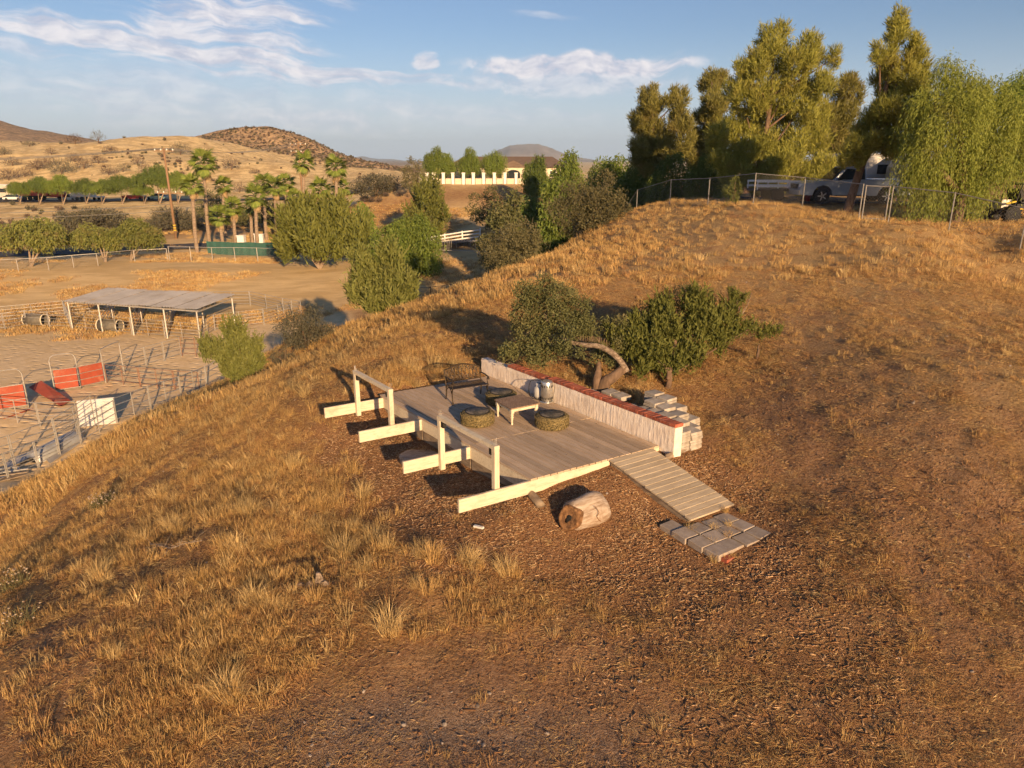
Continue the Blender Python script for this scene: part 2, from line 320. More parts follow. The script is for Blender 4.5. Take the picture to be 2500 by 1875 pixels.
for x, y, z_ in [(-80, 60, ZC), (-80, 74, -8.4), (-55, 74, -8.4), (-35, 74, -8.4), (-18, 74, -8.0), (-90, 84, -7.6), (-60, 82, -7.5), (-40, 82, -7.5), (-20, 82, -7.4), (-8, 80, -6.4), (-90, 95, -7.6), (-60, 95, -7.4), (-35, 95, -7.4), (-14, 95, -6.6), (-100, 108, -7.6),
                 (-70, 108, -7.4), (-45, 110, -7.4), (-25, 112, -7.2), (-8, 112, -5.6), (-45, 128, -6.6), (-70, 128, -7.2), (-100, 130, -7.4), (-25, 130, -6.2), (-90, 150, -5.8), (-60, 150, -5.8), (-35, 150, -5.2), (-120, 166, -4.7), (-90, 166, -4.6), (-60, 166, -4.6), (-35, 170, -4.0),
                 (-150, 185, -4.5), (-110, 185, -4.4), (-70, 185, -4.3), (-40, 190, -2.6), (-150, 215, -1.5), (-110, 215, -1.5), (-75, 215, -1.6), (-45, 220, -.5), (-160, 260, 5.6), (-120, 260, 5.4), (-85, 260, 4.4), (-55, 265, 2.4),
                 (6, 80, -4.6), (2, 95, -4.1), (-2, 105, -3.9), (8, 100, -3.6), (14, 85, -1.5), (10, 115, -3.0), (-12, 128, -3.0), (0, 130, -2.7), (15, 130, -1.6), (30, 110, 1.0), (25, 80, 2.4), (50, 90, 2.8), (-25, 148, -.6), (-14, 148, .4), (0, 148, .4), (15, 148, .4), (-20, 170, .4), (0, 180, .4), (30, 160, .6), (60, 150, 2), (-30, 200, .2), (0, 260, -1), (60, 260, 0),
                 (-30, 260, -.5), (-20, 330, -2.5), (120, 200, 3), (120, 60, 3), (80, 20, 2.5), (-140, 90, -8), (-140, 40, ZC), (-140, 0, ZC), (0, -140, -2), (120, -60, 2), (-120, -80, ZC)]:
    far.append((x, y, z_))
def sky_pt(u, v, Y): p = at(u, v, Y); far.append(tuple(p))
for u, v, Y in [(-150, 350, 330), (0, 346, 330), (150, 344, 325), (300, 338, 325), (420, 338, 335), (520, 352, 345), (560, 318, 440), (640, 314, 445), (690, 317, 440), (480, 331, 440), (740, 337, 430), (790, 365, 425), (840, 391, 420), (905, 419, 405),
                (600, 372, 340), (700, 395, 335), (780, 415, 330), (860, 436, 320), (0, 300, 650), (-120, 268, 650), (60, 322, 640), (110, 343, 630)]: sky_pt(u, v, Y)
for x, y, z_ in [(-250, 400, 9), (-180, 385, 10), (-150, 520, 8), (-230, 520, 8), (-60, 520, -6), (-300, 560, 12), (0, 450, -5), (100, 450, -4), (-420, 800, 15), (-600, 650, 40), (0, 800, -10), (300, 800, -8), (-300, 900, -5), (300, 400, 0), (400, 0, 0), (-400, 0, -8), (-400, 300, 5), (0, -400, -5), (-800, 1500, -10), (800, 1500, -10), (0, 2000, -14), (-1500, 0, -10), (1500, 0, -8), (0, -1500, -8)]:
    far.append((x, y, z_))
def rbf(pts, c):
    P_ = np.array(pts); n = len(P_); d = np.sqrt(((P_[:, None, :2] - P_[None, :, :2]) ** 2).sum(-1) + c * c)
    A = np.zeros((n + 1, n + 1)); A[:n, :n] = d + np.eye(n) * -.02; A[:n, n] = 1; A[n, :n] = 1
    s_ = np.linalg.solve(A, np.append(P_[:, 2], 0)); return P_[:, :2], s_[:n], s_[n], c
RN, RF = rbf(near, 1.2), rbf(far, 9.0)
def rbf_eval(q, x, y):
    sh = np.shape(x); x = np.ravel(x); y = np.ravel(y); out = np.empty(len(x)); P_, w_, k, c = q
    for i in range(0, len(x), 20000):
        sl_ = slice(i, i + 20000); d = np.sqrt((x[sl_, None] - P_[None, :, 0]) ** 2 + (y[sl_, None] - P_[None, :, 1]) ** 2 + c * c); out[sl_] = d @ w_ + k
    return out.reshape(sh)
def zsmooth(x, y):
    x = np.asarray(x, float); y = np.asarray(y, float); r_ = np.sqrt(x * x + y * y)
    t = sstep(58, 76, r_); zn = rbf_eval(RN, x, y); zf = rbf_eval(RF, x, y)
    z_ = zn * (1 - t) + zf * t
    far_t = sstep(1100, 2200, r_); return z_ * (1 - far_t) + -14 * far_t
def zter(x, y):
    x = np.asarray(x, float); y = np.asarray(y, float); r_ = np.sqrt(x * x + y * y); z_ = zsmooth(x, y)
    s_, t_ = to_st(x, y); keep = sstep(.0, 1.0, np.maximum(np.maximum(-s_ - .2, s_ - 3.4), np.maximum(-t_ - .6, t_ - 6.4)))   # calmer under the deck
    flat = (z_ < ZC + .35) & (r_ > 20) & (r_ < 75); amp = np.where(flat, .25, 1.0) * np.clip(r_ / 14, .35, 1)
    z_ = z_ + (fbm(x * .55, y * .55, 4) * .085 * (.25 + .75 * keep) + fbm(x * 2.6, y * 2.6, 3) * .04) * np.where(r_ < 70, amp, amp)
    hill = sstep(200, 330, r_); return z_ + fbm(x * .02, y * .02, 6) * 5.0 * hill * sstep(1500, 800, r_)
def zt(x, y): return float(zter(np.array([x]), np.array([y]))[0])
def ground(u, v, y0=4.0, y1=600.0):
    """first point where the line of sight through a photo pixel meets the ground"""
    d = ray(u, v); ys = np.geomspace(y0, y1, 700); X = d[0] * ys / d[1]; Z = CAMZ + d[2] * ys / d[1]
    h = zter(X, ys); k = np.argmax(Z < h)
    if Z[k] >= h[k]: k = len(ys) - 1
    a, b = ys[max(k - 1, 0)], ys[k]; f = (Z[max(k - 1, 0)] - h[max(k - 1, 0)]); g_ = h[k] - Z[k]; Y = a + (b - a) * (f / (f + g_ + 1e-9))
    x = d[0] * Y / d[1]; return Vector((x, Y, zt(x, Y)))
def gat(u, v, Y):
    """the ground under the line of sight through a pixel, at forward distance Y"""
    p = at(u, v, Y); return Vector((p[0], p[1], zt(p[0], p[1])))
def poly_mask(x, y, poly, soft):
    """1 inside a ground polygon, fading over soft metres"""
    P_ = np.array(poly); sh = np.shape(x); x = np.ravel(x); y = np.ravel(y); n = len(P_); dmin = np.full(len(x), 1e9); ins = np.zeros(len(x), bool)
    for i in range(n):
        a = P_[i]; b = P_[(i + 1) % n]; e = b - a; t = np.clip(((x - a[0]) * e[0] + (y - a[1]) * e[1]) / (e @ e + 1e-9), 0, 1)
        dmin = np.minimum(dmin, np.hypot(x - a[0] - t * e[0], y - a[1] - t * e[1]))
        c = ((a[1] > y) != (b[1] > y)) & (x < (b[0] - a[0]) * (y - a[1]) / (b[1] - a[1] + 1e-12) + a[0]); ins ^= c
    sd_ = np.where(ins, dmin, -dmin); return sstep(-soft, soft, sd_).reshape(sh)
def gpoly(pts): return [tuple(ground(u, v))[:2] for u, v in pts]
MULCH = gpoly([(760, 1050), (840, 1180), (930, 1240), (985, 1300), (1010, 1390), (1200, 1410), (1450, 1440), (1650, 1520), (1900, 1480), (1960, 1330), (1800, 1130), (1700, 1060), (1640, 1070), (1500, 1060)]) + [tuple(dk(2.5, 3))[:2], tuple(dk(1.5, 6.4))[:2], tuple(dk(-.4, 6.2))[:2], tuple(dk(-2.4, 5.6))[:2]]
CHIPS = gpoly([(1350, 1420), (1900, 1330), (2150, 1250), (2330, 1420), (2350, 1700), (2200, 1875), (1750, 1875), (1600, 1700), (1400, 1560)])
GRAVEL = gpoly([(560, 1875), (620, 1760), (900, 1700), (1200, 1720), (1500, 1800), (1560, 1875)])
BARE = [gpoly([(600, 1870), (700, 1720), (1000, 1560), (1400, 1500), (1750, 1640), (1700, 1870)]), gpoly([(1880, 760), (2050, 760), (2500, 1260), (2500, 1560), (2300, 1380), (2100, 1080)]),
        gpoly([(1640, 560), (1800, 540), (1950, 680), (2060, 800), (1900, 760), (1700, 640)]), gpoly([(1800, 980), (1950, 900), (2150, 1180), (2050, 1230), (1850, 1120)]), gpoly([(0, 1560), (250, 1500), (300, 1640), (150, 1875), (0, 1875)]), gpoly([(1930, 600), (2080, 640), (2500, 900), (2500, 960), (2200, 830)])]
TRACKS = [gpoly(q) for q in ([(1640, 560), (1780, 640), (1900, 740), (2030, 870), (2150, 1000), (2290, 1180), (2400, 1350), (2480, 1560)], [(1760, 545), (1900, 620), (2050, 740), (2200, 860), (2330, 1000), (2500, 1200)], [(1990, 620), (2120, 680), (2250, 760), (2500, 910)], [(1180, 1875), (1500, 1700), (1900, 1620), (2300, 1640), (2500, 1680)])]
def track_mask(x, y):
    out = np.zeros(np.shape(x))
    for P_ in TRACKS:
        d_ = np.full(np.shape(x), 1e9)
        for a, b in zip(np.array(P_[:-1]), np.array(P_[1:])):
            e = b - a; t = np.clip(((x - a[0]) * e[0] + (y - a[1]) * e[1]) / (e @ e), 0, 1); d_ = np.minimum(d_, np.hypot(x - a[0] - t * e[0], y - a[1] - t * e[1]))
        d_ = d_ + .12 * fbm(x * .7, y * .7, 2); out = np.maximum(out, sstep(.34, .12, np.abs(d_ - .72)))
    return out * np.clip(.75 + .8 * fbm(x * .5 + 3, y * .5, 2), 0, 1)
def zones(x, y):
    n1 = fbm(x * .9, y * .9, 4); n2 = fbm(x * .25 + 40, y * .25, 4)
    mul = poly_mask(x + n1 * .5, y + n1 * .5, MULCH, .35); chp = poly_mask(x + n1 * 1.6, y - n1 * 1.2, CHIPS, 1.8); grv = poly_mask(x + n1 * .5, y, GRAVEL, .6)
    bare = np.zeros(np.shape(x))
    for q in BARE: bare = np.maximum(bare, poly_mask(x + n1 * .6, y + n2 * .8, q, .7))
    return mul, chp, grv, np.maximum(bare, track_mask(x, y))
# polar sheet: fine near the camera and inside the field of view, out past the horizon
ang = np.concatenate([np.linspace(-47, 47, 420), np.linspace(50, 310, 66)]); ang = np.radians(ang)
rad = np.concatenate([np.geomspace(1.5, 60, 330), np.geomspace(61.5, 700, 150), np.geomspace(740, 9000, 26)])
RR, AA = np.meshgrid(rad, ang, indexing='ij'); GX = RR * np.sin(AA); GY = RR * np.cos(AA); GZ = zter(GX, GY)
nr, na = RR.shape; ii = np.arange(nr - 1)[:, None] * na; jj = np.arange(na)[None, :]; j2 = (jj + 1) % na
quads = np.stack([ii + jj, ii + na + jj, ii + na + j2, ii + j2], -1).reshape(-1, 4)[:, ::-1]
vv = np.stack([GX.ravel(), GY.ravel(), GZ.ravel()], 1); c0 = len(vv); vv = np.vstack([vv, [[0, 0, zt(0, 0)]]])
tris = np.stack([np.full(na, c0), jj[0], j2[0]], 1)[:, ::-1]
xx, yy = vv[:, 0], vv[:, 1]; mul, chp, grv, bare = zones(xx, yy); rr = np.hypot(xx, yy); zz = vv[:, 2]
sand = ((zz < ZC + .45) & (rr > 22) & (rr < 72)).astype(float) * sstep(ZC + .45, ZC + .2, zz)
shrubby = sstep(395, 430, yy - .25 * np.abs(xx + 150) * 0) * 1.0
def soil_mix(g, p):
    n_f = g.noise(p, 16, 4, .75); n_m = g.noise(p, 1.6, 4, .65); n_g = g.noise(p, 55, 2, .7)
    soil = g.mix(g.ramp(n_f, .30, .70), (.18, .082, .036), (.38, .20, .092)); soil = g.mix(g.ramp(n_g, .54, .70), soil, (.46, .31, .18))
    straw = g.mix(g.ramp(n_f, .3, .7), (.29, .16, .06), (.58, .365, .15)); return g.mix(g.math('MULTIPLY', g.ramp(n_m, .36, .64), .75), soil, straw), n_f, n_g
g = NG('dry_hillside_ground'); p = g.pos(); col, n_f, n_g = soil_mix(g, p)
bcol = g.mix(g.ramp(n_f, .30, .70), (.23, .115, .055), (.47, .275, .145)); bcol = g.mix(g.ramp(n_g, .56, .72), bcol, (.46, .31, .19)); col = g.mix(g.math('MULTIPLY', g.attr('bare'), .8), col, bcol)
mcol = g.mix(g.ramp(n_g, .35, .68), (.17, .078, .036), (.42, .24, .12)); col = g.mix(g.attr('mulch'), col, mcol); col = g.mix(g.math('MULTIPLY', g.attr('chips'), .45), col, mcol)
gcol = g.mix(g.ramp(n_g, .4, .7), (.17, .115, .08), (.42, .34, .27)); col = g.mix(g.math('MULTIPLY', g.attr('gravel'), .75), col, gcol)
dcol = g.mix(g.ramp(n_f, .3, .7), (.37, .235, .10), (.56, .385, .18)); col = g.mix(g.math('MULTIPLY', g.attr('dry'), g.ramp(g.noise(p, .9, 3, .6), .25, .55)), col, dcol)
hh = g.math('ADD', n_f, g.math('MULTIPLY', n_g, .35)); GROUND = g.bsdf(col, .95, 0, .1, g.bump(hh, .9, .075))
g = NG('valley_ground'); p = g.pos(); col, n_f, n_g = soil_mix(g, p)
scol = g.mix(g.ramp(g.noise(p, 1.3, 4, .6), .3, .7), (.68, .49, .265), (.80, .60, .36)); col = g.mix(g.attr('sand'), col, scol)
fcol = g.mix(g.ramp(g.noise(g.scale(p, (.5, 1.6, 1)), .35, 5, .65), .35, .65), (.56, .385, .18), (.72, .52, .265)); col = g.mix(g.attr('field'), col, fcol)
n_h = g.noise(p, .25, 6, .75); tcol = g.mix(g.ramp(n_h, .40, .60), (.50, .35, .165), (.80, .60, .30)); col = g.mix(g.attr('hill'), col, tcol)
scr = g.mix(g.ramp(n_h, .42, .60), (.22, .155, .09), (.52, .345, .19)); col = g.mix(g.attr('scrub'), col, scr)
vo = g.n('ShaderNodeTexVoronoi'); g.l(g.scale(p, (1.4, 2.2, 1.4)), vo.inputs['Vector']); vo.inputs['Scale'].default_value = 1.0
hh = g.math('ADD', g.math('MULTIPLY', n_f, .5), g.math('MULTIPLY', g.attr('sand'), g.math('MULTIPLY', g.ramp(vo.outputs['Distance'], .0, .45), 2.0))); VALLEY = g.bsdf(col, .95, 0, .1, g.bump(hh, .6, .045))
field = sstep(62, 74, rr) * sstep(140, 120, rr) * sstep(6, -8, xx); hillm = sstep(135, 160, rr)
# the rocky, scrub-covered peak and the far left hill are browner than the grassy ridge in front
scrub = sstep(372, 400, yy) * sstep(-235, -200, xx) * sstep(-40, -60, xx); scrub = np.maximum(scrub, sstep(500, 560, yy) * sstep(-300, -340, xx))
dry = sstep(.2, 1.6, zz) * (rr < 70) * .85
m = fast_mesh('ground', vv, quads, tris, GROUND, {'dry': dry, 'mulch': mul, 'chips': chp, 'gravel': grv, 'bare': bare, 'sand': sand, 'field': field, 'hill': hillm, 'scrub': scrub}, True)
m.materials.append(VALLEY); pc_ = np.empty(len(m.polygons) * 3, np.float32); m.polygons.foreach_get('center', pc_); pc_ = pc_.reshape(-1, 3); pr_ = np.hypot(pc_[:, 0], pc_[:, 1]); m.polygons.foreach_set('material_index', (((pr_ > 21) & (pc_[:, 2] < ZC + .6)) | (pr_ > 62)).astype(np.int32)); tag(put('ground', m), kind='structure')
# ---------------------------------------------------------------- deck
deck = thing('wooden_deck', dk(1.4, 2.7, -.45), 'low wooden deck with taupe boards, cream projecting beams and two open railing frames', 'deck')
NB = 21; BW = 2.90 / NB
def slab_st(mb, s0, s1, t0, t1, z0, z1, dz=0.0):
    mb.hexa([dk(s0, t0, z0), dk(s1, t0, z0), dk(s1, t1, z0 + dz), dk(s0, t1, z0 + dz), dk(s0, t0, z1), dk(s1, t0, z1), dk(s1, t1, z1 + dz), dk(s0, t1, z1 + dz)])
for i in range(NB):
    cuts = [-.03 - random.random() * .012, 1.868, 5.66 + random.uniform(-.01, .01)]
    if i % 5 == 3: cuts.insert(2, 3.73)
    for j in range(len(cuts) - 1):
        z_ = random.uniform(-.003, .002); mb = MB(); slab_st(mb, i * BW + .009, (i + 1) * BW - .009, cuts[j] + .009, cuts[j + 1] - .009, -.036 + z_, z_); mb.build('deck_board', DECKM, deck)
BH = .235
def deck_beam(s0, s1, t0, name='beam'):
    mb = MB(); slab_st(mb, s0, s1, t0 - .021, t0 + .021, -.040 - BH, -.040); return mb.build(name, CREAM, deck)
deck_beam(-1.36, 2.90, 0.0)
for t0 in (1.87, 3.73, 5.50): deck_beam(-1.36, 2.88, t0)
for t0, t1 in ((.023, 1.847), (1.893, 3.707), (3.753, 5.477)):
    mb = MB(); slab_st(mb, .004, .040, t0, t1, -.040 - BH, -.042); mb.build('fascia_board', CREAM, deck)
    mb = MB(); slab_st(mb, .03, .065, t0, t1, -.52, -.282); mb.build('skirt_board', OLDW, deck)
mb = MB(); slab_st(mb, -.02, 2.9, 5.53, 5.56, -.27, -.045); mb.build('fascia_board', CREAM, deck)
for (ta, tb) in ((.068, 1.802), (3.798, 5.432)):
    for t0, zb in ((ta, -.27), (tb, -.33)):
        mb = MB(); slab_st(mb, -.665, -.575, t0 - .044, t0 + .044, zb, .655); po = mb.build('post', CREAMV, deck)
    mb = MB(); slab_st(mb, -.668, -.572, ta - .047, tb + .047, .657, .725); mb.build('top_rail', CREAM, deck)
    for t0 in (ta + .10, tb - .10):
        mb = MB(); slab_st(mb, -.65, -.59, t0 - .045, t0 + .045, .53, .655); b_ = mb.build('black_bracket', BLACKM, deck)
    for t0 in (ta, tb):                                     # bird spikes on the post heads
        mb = MB()
        for k in range(5):
            c = dk(-.62 + (k - 2) * .014, t0, .725); mb.tube([c, c + Vector((random.uniform(-.03, .03), random.uniform(-.03, .03), .12))], .0025, 3)
        mb.build('bird_spikes', GALV, deck)
# ---------------------------------------------------------------- ramp and its pad of pavers
rampo = thing('boarded_ramp', dk(2.2, -1, -.4), 'cream boarded ramp leading from the deck down to grey pavers', 'ramp')
NR = 15; rl = 1.92 / NR
for i in range(NR):
    t0 = -.045 - i * rl; t1 = t0 - rl + .007; z0 = -.014 - .39 * i / NR; z1 = -.010 - .39 * (i + .86) / NR; sk = .04 * (1 - 2 * random.random()) * .15
    p = [dk(1.68 + sk, t1, z1 - .03), dk(2.72 + sk, t1 + .03, z1 - .03), dk(2.72 + sk, t0 + .03, z0 - .03), dk(1.68 + sk, t0, z0 - .03), dk(1.68 + sk, t1, z1), dk(2.72 + sk, t1 + .03, z1), dk(2.72 + sk, t0 + .03, z0), dk(1.68 + sk, t0, z0)]
    mb = MB(); mb.hexa(p); mb.build('ramp_board', RAMPM, rampo)
for s0 in (1.72, 2.66):
    mb = MB(); mb.beam(dk(s0, -.06, -.13), dk(s0, -1.9, -.46), .04, .12); mb.build('stringer', OLDW, rampo)
pad = thing('paver_pad', dk(1.9, -2.3, -.47), 'pad of grey square pavers at the foot of the ramp', 'paving')
PS = .305
padpos = [(1.35 + PS * i + random.uniform(-.012, .012), -2.78 + PS * j + random.uniform(-.012, .012), random.uniform(-.06, .06)) for i in range(4) for j in range(3)]
padpos += [(1.37, -1.88, .04), (1.66, -2.09 + .18, .0)]
for k, (s0, t0, rz) in enumerate(padpos):
    c = dk(s0, t0); z_ = zt(c[0], c[1]); c[2] = max(z_, -.47) - .030 + random.uniform(0, .012)
    if k == 13: continue
    mb = MB(); M = Matrix.Rotation(R(33.5) + rz, 3, 'Z') @ Matrix.Rotation(random.uniform(-.03, .03), 3, 'X') @ Matrix.Rotation(random.uniform(-.03, .03), 3, 'Y')
    h = .147 - random.uniform(0, .006); d = .008
    vs_ = [Vector(q) for q in ((-h, -h, -.05), (h, -h, -.05), (h, h, -.05), (-h, h, -.05), (-h, -h, .05 - d), (h, -h, .05 - d), (h, h, .05 - d), (-h, h, .05 - d), (-h + d, -h + d, .05), (h - d, -h + d, .05), (h - d, h - d, .05), (-h + d, h - d, .05))]
    mb.add([c + M @ q for q in vs_], [(0, 3, 2, 1), (8, 9, 10, 11)] + [(i, (i + 1) % 4, 4 + (i + 1) % 4, 4 + i) for i in range(4)] + [(4 + i, 4 + (i + 1) % 4, 8 + (i + 1) % 4, 8 + i) for i in range(4)])
    mb.build('paver', PADP, pad)
c = dk(1.36, -2.98); mb = MB(); mb.box((c[0], c[1], zt(c[0], c[1]) + .01), (.20, .10, .07), Matrix.Rotation(R(36), 3, 'Z')); tag(mb.build('loose_brick', BRICK, org=(c[0], c[1], zt(c[0], c[1]))), 'single red brick under the front corner of the paver pad', 'brick')
# ---------------------------------------------------------------- stucco wall with brick coping
wall = thing('garden_wall', dk(3.0, 2.8, -.15), 'low white stucco wall with red brick coping along the deck', 'wall')
def stucco(t0, t1, top, n):
    """rough trowelled face: a fine grid pushed in and out by vertical ridges"""
    mb = MB(); nz = 14; L = t1 - t0
    rid = [t0 + k_ * .105 + random.uniform(-.03, .03) for k_ in range(int(L / .105) + 1)]; amp_ = [random.uniform(.001, .0055) for _ in rid]; ph_ = [random.uniform(0, 6) for _ in rid]
    def dep(t, z):
        s_ = .005 * float(fbm(np.array(t * 14.), np.array(z * 9.), 3))
        for r0, a0, p0 in zip(rid, amp_, ph_):
            if abs(t - r0) < .06: s_ += a0 * math.exp(-((t - r0 - .016 * math.sin(z * 17 + p0) - .008 * math.sin(z * 41 + p0)) / .009) ** 2)
        return s_
    for side, s0, sg in ((0, 2.935, -1), (1, 3.105, 1)):
        vs_ = []; fs_ = []
        for i in range(n + 1):
            for j in range(nz + 1):
                t = t0 + L * i / n; z_ = -.32 + (top + .32) * j / nz; edge = 0 if i in (0, n) or j in (0, nz) else 1
                vs_.append(dk(s0 + sg * (.012 + dep(t, z_)) * edge, t, z_))
        for i in range(n):
            for j in range(nz):
                a = i * (nz + 1) + j; q = (a, a + nz + 1, a + nz + 2, a + 1); fs_.append(q if side else q[::-1])
        mb.add(vs_, fs_)
    for t in (t0, t1):
        q = [dk(2.935, t, -.32), dk(3.105, t, -.32), dk(3.105, t, top), dk(2.935, t, top)]; mb.add(q, [(0, 1, 2, 3) if t == t0 else (3, 2, 1, 0)])
    mb.add([dk(2.935, t0, top), dk(3.105, t0, top), dk(3.105, t1, top), dk(2.935, t1, top)], [(0, 1, 2, 3)])
    return mb
stucco(-.36, 3.38, .448, 480).build('stucco_face', STUC, wall, True); stucco(3.383, 4.95, .40, 200).build('stucco_face', STUC, wall, True); stucco(4.953, 6.02, .37, 130).build('stucco_face', STUC, wall, True)
for t0, t1, z0 in ((-.34, 3.36, .451), (3.40, 4.93, .403)):
    mb = MB(); slab_st(mb, 2.945, 3.115, t0, t1, z0, z0 + .058); mb.build('mortar_bed', MORT, wall)
    nbk = int((t1 - t0 + .04) / .079)
    for i in range(nbk):
        t = t0 - .015 + i * .079; mb = MB(); e = random.uniform(-.006, .006); z_ = z0 + .004 + random.uniform(-.003, .003)
        w0 = .072 - random.uniform(0, .006); cz = random.uniform(.058, .066); bb = .006
        lo = [dk(2.918 + e, t, z_), dk(3.128 + e, t, z_), dk(3.128 + e, t + w0, z_), dk(2.918 + e, t + w0, z_)]
        mid = [q + Vector((0, 0, cz - bb)) for q in lo]; hi = [dk(2.918 + e + bb, t + bb, z_ + cz), dk(3.128 + e - bb, t + bb, z_ + cz), dk(3.128 + e - bb, t + w0 - bb, z_ + cz), dk(2.918 + e + bb, t + w0 - bb, z_ + cz)]
        mb.add(lo + mid + hi, [(0, 3, 2, 1), (8, 9, 10, 11)] + [(k, (k + 1) % 4, 4 + (k + 1) % 4, 4 + k) for k in range(4)] + [(4 + k, 4 + (k + 1) % 4, 8 + (k + 1) % 4, 8 + k) for k in range(4)])
        mb.build('brick', BRICK, wall)
# ---------------------------------------------------------------- stacked pavers behind the wall
mb = MB(); h = .148; d = .006
pv = [(-h, -h, 0), (h, -h, 0), (h, h, 0), (-h, h, 0), (-h, -h, .05 - d), (h, -h, .05 - d), (h, h, .05 - d), (-h, h, .05 - d), (-h + d, -h + d, .05), (h - d, -h + d, .05), (h - d, h - d, .05), (-h + d, h - d, .05)]
pf = [(0, 3, 2, 1), (8, 9, 10, 11)] + [(i, (i + 1) % 4, 4 + (i + 1) % 4, 4 + i) for i in range(4)] + [(4 + i, 4 + (i + 1) % 4, 8 + (i + 1) % 4, 8 + i) for i in range(4)]
pme = bpy.data.meshes.new('stacked_paver'); pme.from_pydata(pv, [], pf); pme.materials.append(PAVER)
LAB_P = ('pale concrete paver in the tall pile by the near end of the stucco wall', 'pale concrete paver in the low row close behind the brick coping')
def stack(s0, t0, n, top_only, which, base=None):
    c = dk(s0, t0); b0 = zt(c[0], c[1]) - .02 if base is None else base; rz0 = R(33.5) + random.uniform(-.07, .07)
    for k in range(n):
        if top_only and k < n - 2: continue
        o = put('stacked_paver', pme, None, (c[0] + random.uniform(-.012, .012), c[1] + random.uniform(-.012, .012), b0 + k * .0525), (random.uniform(-.012, .012), random.uniform(-.012, .012), rz0 + random.uniform(-.05, .05)))
        if k == n - 1: o.rotation_euler[0] += random.uniform(-.05, .05); o.rotation_euler[1] += random.uniform(-.05, .05)
        tag(o, LAB_P[which], 'paver', 'pavers stacked in the pile' if which == 0 else 'pavers in the low row behind the wall')
for row, (t0, cols) in enumerate([(-.12, (8, 7, 0, 0)), (.20, (8, 8, 5, 0)), (.52, (7, 8, 8, 5)), (.84, (6, 7, 8, 8)), (1.16, (5, 6, 8, 9)), (1.48, (5, 5, 0, 9))]):
    for i, n in enumerate(cols):
        if n: stack(3.29 + i * .315 + random.uniform(-.01, .01), t0 + random.uniform(-.015, .015), n, not (row < 2 or i == 3 or (row == 2 and i > 1)), 0)
for t0, cols in [(1.82, (4, 4)), (2.14, (5, 4, 4)), (2.46, (5, 4, 4)), (2.78, (4, 5)), (3.10, (4, 0, 0)), (3.45, (4,)), (3.8, (4,)), (4.2, (4,)), (4.55, (3,))]:
    for i, n in enumerate(cols):
        if n: stack(3.30 + i * .33 + random.uniform(-.02, .02), t0 + random.uniform(-.03, .03), n, True, 1)
# ---------------------------------------------------------------- bench
bx, by = Vector((.892, .452, 0)), Vector((.452, -.892, 0)); b0 = Vector((-1.47, 15.24, 0))           # along the bench, towards its front
bench = thing('iron_bench', (b0 + bx * .42), 'black cast iron garden bench with scrolled openwork back', 'bench')
BWD = .86
def bp(x, y, z): return b0 + bx * (x - .02) + by * y + Vector((0, 0, z))
def curve(pts, n=5):
    pts = [Vector(p) for p in pts]; out = []
    for i in range(len(pts) - 1):
        p0, p1, p2, p3 = pts[max(i - 1, 0)], pts[i], pts[i + 1], pts[min(i + 2, len(pts) - 1)]
        for k in range(n):
            t = k / n; out.append(.5 * ((2 * p1) + (-p0 + p2) * t + (2 * p0 - 5 * p1 + 4 * p2 - p3) * t * t + (-p0 + 3 * p1 - 3 * p2 + p3) * t ** 3))
    return out + [pts[-1]]
for x in (0, BWD):
    mb = MB(); mb.tube(curve([bp(x, -.03, 0), bp(x, .02, .18), bp(x, .0, .36), bp(x, -.05, .55), bp(x, -.09, .66)]), .015, 6); mb.tube(curve([bp(x, .02, .2), bp(x, .1, .30), bp(x, .2, .345)]), .010, 5); mb.build('leg', IRON, bench)
    mb = MB(); mb.tube(curve([bp(x, .40, 0), bp(x, .37, .12), bp(x, .36, .25), bp(x, .40, .36)]), .014, 6); mb.tube(curve([bp(x, .365, .2), bp(x, .29, .30), bp(x, .2, .345)]), .010, 5); mb.box(bp(x, .40, .012), (.04, .04, .024)); mb.build('leg', IRON, bench)
    mb = MB(); mb.tube(curve([bp(x, -.04, .52), bp(x, .12, .545), bp(x, .30, .545), bp(x, .42, .53), bp(x, .445, .50), bp(x, .42, .485)]), .016, 6); mb.tube(curve([bp(x, .38, .52), bp(x, .35, .45), bp(x, .40, .36)]), .011, 5); mb.build('armrest', IRON, bench)
for k in range(9):
    y = .0 + k * .048; z_ = .352 + .012 * math.cos(k / 8 * math.pi * 2) - .01; mb = MB(); mb.beam(bp(-.02, y, z_), bp(BWD + .02, y, z_), .036, .010); mb.build('seat_slat', IRON, bench)
def bk(x, z): return bp(x, -.0 - .17 * (z - .36) / .4, z)
top = [bk(BWD * i / 16, .655 + .085 * math.sin(math.pi * i / 16) ** 1.5) for i in range(17)]
mb = MB(); mb.tube(top, .018, 6); mb.tube([bk(0, .43), bk(BWD, .43)], .011, 6); mb.tube([bk(0, .40), bk(BWD, .40)], .008, 5); mb.build('back_frame', IRON, bench)
mb = MB()
def spiral(cx, cz, r0, s0, dirn, turns=1.4):
    pts = []
    for k in range(16):
        f = k / 15; a_ = s0 + dirn * f * turns * 2 * math.pi; r_ = r0 * (1 - .8 * f); x = min(max(cx + math.cos(a_) * r_, .02), BWD - .02); pts.append(bk(x, cz + math.sin(a_) * r_))
    mb.tube(pts, .0085, 4)
for i in range(9):
    cx = .07 + i * .09; hgt = .655 + .085 * math.sin(math.pi * cx / BWD) ** 1.5
    spiral(cx, .485, .052, -math.pi / 2, 1 if i % 2 else -1); spiral(cx, hgt - .065, .052, math.pi / 2, -1 if i % 2 else 1)
    mb.tube(curve([bk(cx - .045, .43), bk(cx, .56), bk(cx + .045, hgt - .01)]), .0085, 4); mb.tube(curve([bk(cx + .045, .43), bk(cx, .56), bk(cx - .045, hgt - .01)]), .0085, 4)
mb.build('back_scrollwork', IRON, bench)
